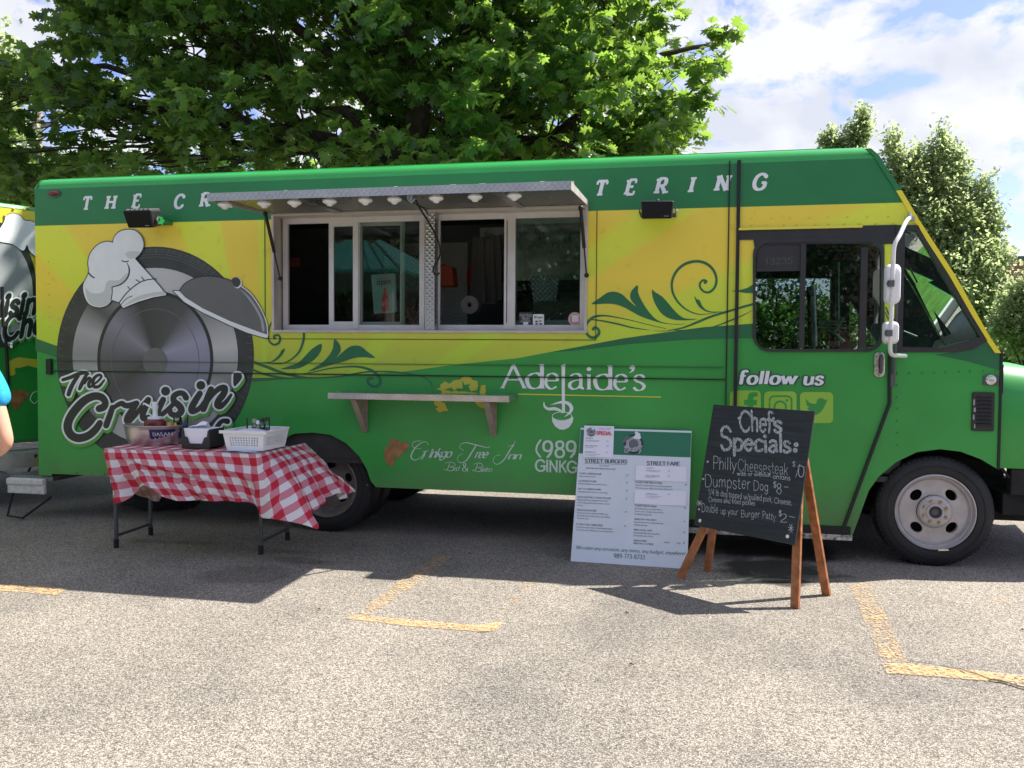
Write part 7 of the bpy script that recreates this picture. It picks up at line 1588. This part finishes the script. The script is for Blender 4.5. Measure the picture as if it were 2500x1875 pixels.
def simple_leaf():      # a pair of folded pointed blades
    V = [(0, 0, 0), (-.30, .42, -.06), (-.12, .62, 0), (-.34, .85, -.08), (0, 1.05, -.04), (.34, .85, -.08), (.12, .62, 0), (.30, .42, -.06)]
    F = [(0, 1, 2), (2, 3, 4), (0, 2, 4), (0, 4, 6), (6, 4, 5), (0, 6, 7)]
    return np.array(V, dtype=np.float32), F
def rotm(fwd, up):
    fwd = fwd/np.linalg.norm(fwd, axis=1, keepdims=True); s_ = np.cross(fwd, up); s_ /= (np.linalg.norm(s_, axis=1, keepdims=True)+1e-9); u = np.cross(s_, fwd); return s_, fwd, u
def leaf_mesh(name, base, pos, fwd, up, size, m, parent, off):
    BV, BF = base; n = len(pos); s_, f_, u_ = rotm(fwd, up)
    P = pos[:, None, :] + size[:, None, None]*(BV[None, :, 0:1]*s_[:, None, :] + BV[None, :, 1:2]*f_[:, None, :] + BV[None, :, 2:3]*u_[:, None, :])
    P = P.reshape(-1, 3) - np.array(off)
    nv = len(BV); F = np.array(BF, dtype=np.int32); A = (F[None] + (np.arange(n)*nv)[:, None, None]).reshape(-1)
    me = bpy.data.meshes.new(name); me.vertices.add(len(P)); me.vertices.foreach_set('co', P.astype(np.float32).ravel())
    nf = n*len(BF); me.loops.add(nf*3); me.loops.foreach_set('vertex_index', A); me.polygons.add(nf)
    me.polygons.foreach_set('loop_start', np.arange(nf, dtype=np.int32)*3); me.polygons.foreach_set('loop_total', np.full(nf, 3, dtype=np.int32)); me.update(); me.materials.append(m)
    o = bpy.data.objects.new(name, me); C.objects.link(o); o.parent = parent; o['kind'] = 'stuff'; return o
def limb(mb, a, b, r0, r1, sag=.1, n=6, seed=0):
    a = Vector(a); b = Vector(b); rr = random.Random(seed); pts = []
    for i in range(n+1):
        t = i/n; p = a + (b-a)*t; p.z += sag*math.sin(math.pi*t)*(b-a).length*.3; p += Vector((rr.uniform(-1, 1), rr.uniform(-1, 1), rr.uniform(-1, 1)))*.03*(b-a).length*(0 < i < n); pts.append(p)
    mb.tube(pts, [r0 + (r1-r0)*i/n for i in range(n+1)], 8); return pts
nr = np.random.default_rng(5)
# ---- the big oak just behind the truck
crown = [(-260, 60), (-120, 20), (-30, 110), (-10, 160), (20, 190), (75, 150), (150, 90), (160, 10), (120, -500), (400, -900), (900, -1050), (1400, -900), (1600, -500), (1640, -200), (1620, -60), (1622, 10), (1625, 80), (1622, 150), (1640, 150), (1690, 130), (1735, 95), (1760, 75), (1775, 85), (1772, 120), (1765, 150), (1735, 180), (1700, 215), (1712, 255), (1700, 300), (1680, 330), (1655, 380), (1580, 470), (1000, 480), (400, 500), (-200, 480), (-300, 300)]
oak = thing('oak_tree', 'big oak with deeply lobed leaves rising right behind the truck', 'tree', tuple(Vector((D(1014, 330, 10.9).x, D(1014, 330, 10.9).y, 0))))
TX, TY = oak.location.x, oak.location.y
mbt = MB(); limb(mbt, (TX, TY, 0), (TX+.05, TY, 3.0), .26, .2, 0, 6, 1); limb(mbt, (TX+.05, TY, 3.0), (TX-.25, TY+.3, 8.6), .2, .06, 0, 8, 2)
tips = []
cand = []
while len(cand) < 1650:
    u, v = nr.uniform(-260, 1836), nr.uniform(-900, 470)
    if not inpoly(u, v, crown): continue
    dep = nr.uniform(9.4, 14.5) if u < 1500 else nr.uniform(10.2, 13.0)
    if u < 300: dep = nr.uniform(10.6, 14.5)
    p = D(u, v, dep)
    if p.z < 2.75 or p.y < 2.5: continue
    # thin out: openings where the sky shows
    nz_ = mn.noise(Vector((u*.008, v*.011, dep*.25)))
    if nz_ < -.22 and u < 900 and v > 60: continue
    if v < -80 and nr.random() < .35: continue
    hole = False
    for hx, hy, hr in ((250, 165, 38), (300, 150, 30), (360, 385, 26), (300, 350, 24), (160, 355, 26), (95, 300, 40), (140, 290, 34), (320, 320, 18), (700, 60, 26), (500, 225, 16), (1340, 45, 20), (1040, 200, 26), (1060, 190, 20), (110, 395, 16), (370, 245, 26), (500, 410, 14), (1625, 200, 30), (1240, 345, 18), (1640, 250, 22), (1560, 300, 14), (760, 50, 22)):
        if (u-hx)**2 + (v-hy)**2 < (hr+16)**2: hole = True
    if hole: continue
    cand.append((p, u, v, dep))
heads = []
for (hu, hv, dep) in ((60, 120, 12.5), (260, 330, 12), (420, 60, 12), (700, 300, 11.5), (900, 80, 12), (1250, 120, 12), (1500, 60, 12), (1450, 330, 11.2), (1700, 230, 11.5), (1790, 100, 11.6), (300, -350, 13), (900, -600, 13), (1400, -400, 13), (1150, 330, 11.2), (-120, 200, 13)):
    p = D(hu, hv, dep); h0 = 2.6 + .22*max(0, p.z-2.6) + nr.uniform(0, .6); st = Vector((TX, TY, min(h0, 6.5))); limb(mbt, st, p, .10, .022, .12, 9, int(hu)); heads.append((p, st))
for p, u, v, dep in cand[:520]:
    h = min(heads, key=lambda q: (q[0]-p).length); t_ = nr.uniform(.45, 1); q = h[1] + (h[0]-h[1])*t_; limb(mbt, q, p, .014, .004, .05, 4, int(u*7))
mbt.build('trunk', M['bark'], oak, smooth=True)
pos = []; fw = []; up = []; sz = []
for p, u, v, dep in cand:
    pv = np.array(p); ntw = 5
    for k in range(ntw):
        bp = pv + nr.normal(0, [.20, .20, .13])*(.6 if u > 1600 else 1); tw = nr.normal(0, 1, 3); tw[2] = tw[2]*.4 + .1; tw /= np.linalg.norm(tw)
        nl = nr.integers(7, 10)
        for q in range(nl):
            t = q/nl; a = nr.uniform(0, 2*np.pi); b = bp + tw*(.34*t-.17)
            perp = np.cross(tw, [0, 0, 1.0]); perp /= (np.linalg.norm(perp)+1e-6); up2 = np.cross(perp, tw); d = perp*np.cos(a) + up2*np.sin(a) + tw*(.5+.6*t); d[2] = d[2]*.6 - .42
            pos.append(b); fw.append(d); sz.append(nr.uniform(.115, .20)); up.append([nr.normal(0, .8), nr.normal(0, .8), 1.0])
pos = np.array(pos); fw = np.array(fw); up = np.array(up); sz = np.array(sz)
# the 300 nearest leaves in view are leaves of their own
camv = np.array(CAM); dd = pos - camv; dep = dd @ np.array(cF); uu = 1250 + FPX*(dd @ np.array(cR))/dep; vv = 937.5 - FPX*(dd @ np.array(cU))/dep
vis = (uu > 0) & (uu < 2500) & (vv > 0) & (vv < 345); score = np.where(vis, sz/dep, -1); 
# spread them: nearest in each cell of the picture
order = np.lexsort((dep,)); chosen = []; occ = {}
for i in order:
    if not vis[i] or len(chosen) >= 300: continue
    key = (int(uu[i]//34), int(vv[i]//34))
    if key in occ: continue
    occ[key] = 1; chosen.append(i)
mask = np.ones(len(pos), bool); mask[chosen] = False
near = mask & (uu > -60) & (vv > -60) & (dep < 13.2); rest = mask & ~near
crown_o = leaf_mesh('foliage', oak_leaf(), pos[near], fw[near], up[near], sz[near], M['oak'], oak, oak.location)
leaf_mesh('outer_foliage', simple_leaf(), pos[rest], fw[rest], up[rest], sz[rest]*1.05, M['oak'], oak, oak.location)
BV, BF = oak_leaf(); lme = bpy.data.meshes.new('leaf'); lme.from_pydata([tuple(map(float, x)) for x in BV], [], BF); lme.materials.append(M['oak']); lme.update()
s_, f_, u_ = rotm(fw[chosen], up[chosen])
for k, i in enumerate(chosen):
    o = bpy.data.objects.new('leaf', lme); C.objects.link(o); o.parent = oak; z = sz[i]; a, b, c_ = s_[k], f_[k], u_[k]; p = pos[i]-np.array(oak.location)
    o.matrix_basis = Matrix(((a[0]*z, b[0]*z, c_[0]*z, p[0]), (a[1]*z, b[1]*z, c_[1]*z, p[1]), (a[2]*z, b[2]*z, c_[2]*z, p[2]), (0, 0, 0, 1)))

def clump_tree(name, label, base, clumps, nleaf, lsize, m, trunk_r=.14, group=None, droop=-.1, seed=1, lift=0.0):
    r_ = np.random.default_rng(seed); t = thing(name, label, 'tree', base, group); mb = MB(); bx, by, bz_ = base
    top = max(c[0][2] for c in clumps)
    limb(mb, (bx, by, 0), (bx, by, top*.62), trunk_r, trunk_r*.45, 0, 6, seed)
    W_ = np.array([c[1][0]*c[1][1]*c[1][2] for c in clumps])**.62; W_ /= W_.sum(); P = []; Fw = []
    for (c, r), w in zip(clumps, W_):
        limb(mb, (bx, by, min(c[2]*.5, top*.6)), (c[0], c[1], c[2]), trunk_r*.3, .01, .1, 5, seed+3)
        n = int(nleaf*w); k = max(6, n//9); ctr = r_.normal(0, 1, (k, 3)); ctr /= np.linalg.norm(ctr, axis=1, keepdims=True); rad = r_.uniform(.2, 1, (k, 1))**.5; cc_ = np.array(c) + ctr*rad*np.array(r)
        for q in cc_:
            mm = 9; pp = q + r_.normal(0, 1, (mm, 3))*lsize*1.1; P.append(pp); d = (q-np.array(c))/np.array(r)*.5 + r_.normal(0, .7, (mm, 3)); d[:, 2] += droop; Fw.append(d)
    P = np.vstack(P); Fw = np.vstack(Fw); ok = P[:, 2] > .3; P = P[ok]; Fw = Fw[ok]
    mb.build('trunk', M['bark'], t, smooth=True)
    leaf_mesh('foliage', simple_leaf(), P, Fw, np.column_stack([r_.normal(0, .5, len(P)), r_.normal(0, .5, len(P)), np.ones(len(P))]), r_.uniform(.7, 1.25, len(P))*lsize, M[m] if isinstance(m, str) else m, t, base); return t
def cl(u, v, d, ru, rv, rd=None):      # clump seen at a pixel, radii in pixels
    p = D(u, v, d); k = d/FPX; return ((p.x, p.y, p.z), (ru*k, (rd or ru)*k, rv*k))
dm = 21.0
mc = [cl(2180, 345, dm, 12, 34), cl(2184, 400, dm, 24, 40), cl(2301, 328, dm, 8, 26), cl(2296, 362, dm, 16, 34), cl(2335, 372, dm, 11, 24), cl(2322, 405, dm, 22, 34), cl(2225, 400, dm, 18, 34), cl(2250, 385, dm, 12, 40), cl(2270, 410, dm, 22, 36), cl(2218, 450, dm, 42, 50), cl(2290, 460, dm, 44, 60), cl(2350, 440, dm, 18, 44), cl(2405, 446, dm, 9, 24), cl(2385, 480, dm, 20, 40), cl(2412, 490, dm, 14, 34), cl(2438, 540, dm, 9, 22), cl(2410, 555, dm, 30, 44), cl(2455, 622, dm, 16, 16), cl(2340, 530, dm, 54, 60), cl(2250, 540, dm, 70, 80), cl(2420, 630, dm, 34, 46), cl(2350, 640, dm, 80, 80), cl(2430, 700, dm, 30, 36), cl(2450, 755, dm, 14, 24), cl(2370, 740, dm, 70, 66), cl(2270, 700, dm, 110, 110), cl(2400, 800, dm, 50, 36)]
b_ = G(2270, 960); bb = D(2270, 800, dm)
clump_tree('maple_tree', 'tall pale green maple beyond the windscreen, brick building behind it', (bb.x, bb.y, 0), [(c, tuple(x*.97 for x in r)) for c, r in mc], 46000, .10, 'maple', seed=3)
dm = 24.0
mc = [cl(2106, 278, dm, 7, 24), cl(2108, 312, dm, 11, 30), cl(2085, 318, dm, 9, 24), cl(2095, 340, dm, 20, 22), cl(2027, 328, dm, 8, 16), cl(2022, 350, dm, 13, 18), cl(2050, 352, dm, 14, 14), cl(2070, 400, dm, 44, 34)]
bb = D(2060, 800, dm)
clump_tree('maple_tree', 'maple whose spiky tips just clear the truck roof', (bb.x, bb.y, 0), [(c, tuple(x*.8 for x in r)) for c, r in mc], 9000, .095, 'maple', seed=4)
dm = 17
bb = D(2500, 900, dm); mc = [cl(2480, 770, dm, 40, 60), cl(2510, 720, dm, 40, 60), cl(2450, 800, dm, 30, 30), cl(2520, 830, dm, 60, 50), cl(2570, 740, dm, 60, 80)]
clump_tree('small_tree', 'small leafy tree at the right edge in front of the brick building', (bb.x, bb.y, 0), mc, 9000, .09, 'maple', trunk_r=.08, seed=6)
dm = 18
bb = D(-60, 700, dm); mc = [cl(-30, 110, dm, 50, 60), cl(0, 180, dm, 30, 50), cl(-10, 280, dm, 45, 50), cl(20, 330, dm, 60, 34), cl(-60, 240, dm, 90, 120), cl(-80, 420, dm, 120, 80), cl(0, 420, dm, 60, 60)]
clump_tree('green_tree', 'bright green tree at the far left beyond the utility pole', (bb.x, bb.y, 0), mc, 9000, .13, mat('x', (1, 1, 1)) if False else 'maple', seed=8)
# dark trees across the lot, seen under the oak and through the cab windows
k = 0
for u, v, d, ru, rv in ((120, 470, 19, 210, 110), (420, 480, 20, 240, 130), (760, 500, 21, 260, 140), (1120, 520, 22, 280, 150), (1500, 560, 23, 280, 150), (1900, 700, 24, 230, 190), (2280, 860, 30, 300, 130)):
    bb = D(u, 700, d); r_ = random.Random(k); mc = [cl(u + r_.uniform(-ru*.7, ru*.7), v + r_.uniform(-rv*.55, rv*.9), d, ru*.45, rv*.5) for _ in range(9)] + [cl(u, v+rv, d, ru*.8, rv)] + ([cl(u+a_, 830, d, 90, 60) for a_ in (-220, -80, 60, 200)] if k in (4, 5, 6) else [])
    lab = ['dark leafy tree low behind the rear roof corner', 'dark tree behind the roof left of the oak trunk', 'dark tree behind the roof under the oak', 'dark broad tree behind the middle of the roof', 'dark tree seen low behind the lettered roof', 'leafy tree seen through the cab door window', 'low broad tree seen through the windscreen'][k]
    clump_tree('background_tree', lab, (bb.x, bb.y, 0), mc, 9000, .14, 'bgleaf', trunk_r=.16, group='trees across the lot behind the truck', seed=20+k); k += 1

hp_ = np.column_stack([nr.uniform(-25, 30, 26000), nr.uniform(25, 26.5, 26000), nr.uniform(0, 3.3, 26000)]); hf_ = nr.normal(0, 1, (26000, 3))
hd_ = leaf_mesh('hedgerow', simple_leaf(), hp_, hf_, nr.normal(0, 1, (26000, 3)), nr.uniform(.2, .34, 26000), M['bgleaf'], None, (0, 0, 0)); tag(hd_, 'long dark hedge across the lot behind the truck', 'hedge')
# ---- brick building far right
bl_ = D(2330, 860, 46); br_ = D(2700, 860, 44); zt2 = D(2470, 636, 45).z; zb2 = D(2470, 770, 45).z
bd = thing('brick_building', 'red brick building with pale lower storey at the right edge', 'building', (bl_.x, bl_.y, 0))
fx = Vector((br_.x-bl_.x, br_.y-bl_.y, 0)); fl_ = fx.length; fx.normalize(); fn = Vector((-fx.y, fx.x, 0)); fl_ *= 2.5
B0 = Vector((bl_.x, bl_.y, 0))
mb = MB(); mb.obox(B0 + Vector((0, 0, zb2)), fx*fl_, fn*14, Vector((0, 0, zt2-zb2))); mb.build('wall', M['brick'], bd)
mb = MB(); mb.obox(B0 - fn*.15, fx*fl_, fn*14, Vector((0, 0, zb2))); lw_ = mb.build('lower_wall', M['concrete'], bd)
mb = MB(); mb.obox(B0 - fn*.1 + Vector((0, 0, zt2)), fx*fl_, fn*14.2, Vector((0, 0, .22))); mb.build('parapet', M['grey'], bd)
mb = MB(); mb.obox(B0 - fn*.2 + Vector((0, 0, zb2*.55)), fx*fl_, fn*.1, Vector((0, 0, .25))); mb.build('band', M['grey'], bd)
for k in range(8):
    q = B0 + fx*(1.6 + k*3.0) + Vector((0, 0, zb2+.35)) - fn*.03; mb = MB(); mb.obox(q, fx*1.3, fn*.05, Vector((0, 0, 1.0))); w_ = mb.build('window', M['dark'], bd)
    mb = MB(); mb.obox(q - fx*.08 - fn*.04 - Vector((0, 0, .12)), fx*1.46, fn*.05, Vector((0, 0, .12))); mb.build('sill', M['concrete'], w_)
# ---- utility pole
pp_ = D(92, 320, 24); up_ = thing('utility_pole', 'grey wooden utility pole glimpsed through the oak leaves', 'utility pole', (pp_.x, pp_.y, 0)); zt3 = D(95, 270, 24).z
mb = MB(); mb.tube([(pp_.x, pp_.y, 0), (pp_.x, pp_.y, zt3+1.2)], [.17, .13], 12); mb.build('pole', mat('pole_wood', (.30, .26, .22), .8, var=.2), up_, smooth=True)
ca = D(66, 309, 24); cb_ = D(145, 302, 24); mb = MB(); mb.beam(ca, cb_, .11, .10); arm_ = mb.build('crossarm', bpy.data.materials['pole_wood'], up_)
for u in (70, 128, 137): p = D(u, 303, 23.9); mb = MB(); mb.lathe((p.x, p.y, p.z-.3), (0, 0, 1), [(0, .03), (.3, .05), (.5, .06), (.5, .02), (.75, .02)], 10); mb.build('insulator', M['grey'], arm_, smooth=True)
mb = MB()
for dv_ in (0, .3): 
    mb.tube([pp_ + Vector((-30+3*i, i*.1-1, zt3-pp_.z-.2-dv_ + .04*(i-5)**2*.5)) for i in range(11)], .014, 5)
mb.build('wire', M['dark'], up_)

# ---- behind the camera: a teal-roofed pavilion and trees that the serving window mirrors
pv = thing('pavilion', 'open pavilion with a teal standing-seam metal roof, mirrored in the glass', 'pavilion', (-6.6, -15.5, 0))
mb = MB(); a, b, c_, d = Vector((-13.0, -14, 3.45)), Vector((-7.3, -14, 3.45)), Vector((-9.6, -17.5, 4.9)), Vector((-10.8, -17.5, 4.9)); mb.prism([a, b, c_, d], (0, 0, .08)); mb.prism([Vector((-13, -21, 3.45)), Vector((-7.3, -21, 3.45)), c_, d], (0, 0, .08)); mb.prism([b, Vector((-7.3, -21, 3.45)), c_], (0, 0, .08)); mb.prism([a, Vector((-13, -21, 3.45)), d], (0, 0, .08)); rf_ = mb.build('roof', M['tealroof'], pv)
for i in range(15): t = i/14; mb = MB(); p = a + (b-a)*t; q = d + (c_-d)*t; mb.beam(p + Vector((0, 0, .11)), q + Vector((0, 0, .11)), .05, .04); mb.build('standing_seam', M['tealroof'], rf_)
for x in (-12.6, -7.7):
    for y in (-14.4, -20.6): mb = MB(); mb.box((x-.09, y-.09, 0), (x+.09, y+.09, 3.46)); mb.build('post', M['woodraw'], pv)
for k, (x, y, h) in enumerate(((-16, -33, 8), (-9, -36, 10), (-2, -34, 9), (5, -36, 10), (12, -33, 9), (-24, -30, 9), (20, -30, 9))):
    r_ = random.Random(40+k); mc = [((x+r_.uniform(-3, 3), y+r_.uniform(-2, 2), h*.45+r_.uniform(-2.5, 2.5)), (3.0, 2.2, 2.6)) for _ in range(9)]
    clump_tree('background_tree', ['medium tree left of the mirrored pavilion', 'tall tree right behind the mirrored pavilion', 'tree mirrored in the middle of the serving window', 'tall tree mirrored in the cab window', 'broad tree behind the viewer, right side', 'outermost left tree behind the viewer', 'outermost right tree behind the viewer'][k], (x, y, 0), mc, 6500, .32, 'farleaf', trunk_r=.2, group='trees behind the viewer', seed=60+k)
sb_ = thing('reflection_block', 'unseen dark brick block added to hide sky from the mirroring glass', 'building', (0, -44, 0))  # unseen building, added to block bright sky gaps in the window reflections
mb = MB(); mb.box((-42, -54, 0), (42, -44, 8.6)); mb.build('wall', mat('dark_brick', (.11, .055, .045), .9, var=.2), sb_)
mb = MB(); mb.box((-42.2, -54.2, 8.6), (42.2, -43.8, 9.1)); mb.build('parapet', M['grey'], sb_)
for k in range(14): mb = MB(); mb.box((-39+k*6, -44.02, 1.0), (-36+k*6, -43.96, 3.4)); mb.build('window', M['dark'], sb_)
for o in sc.objects:
    if o.type == 'MESH' and not o.data.materials: o.data.materials.append(M['grey'])
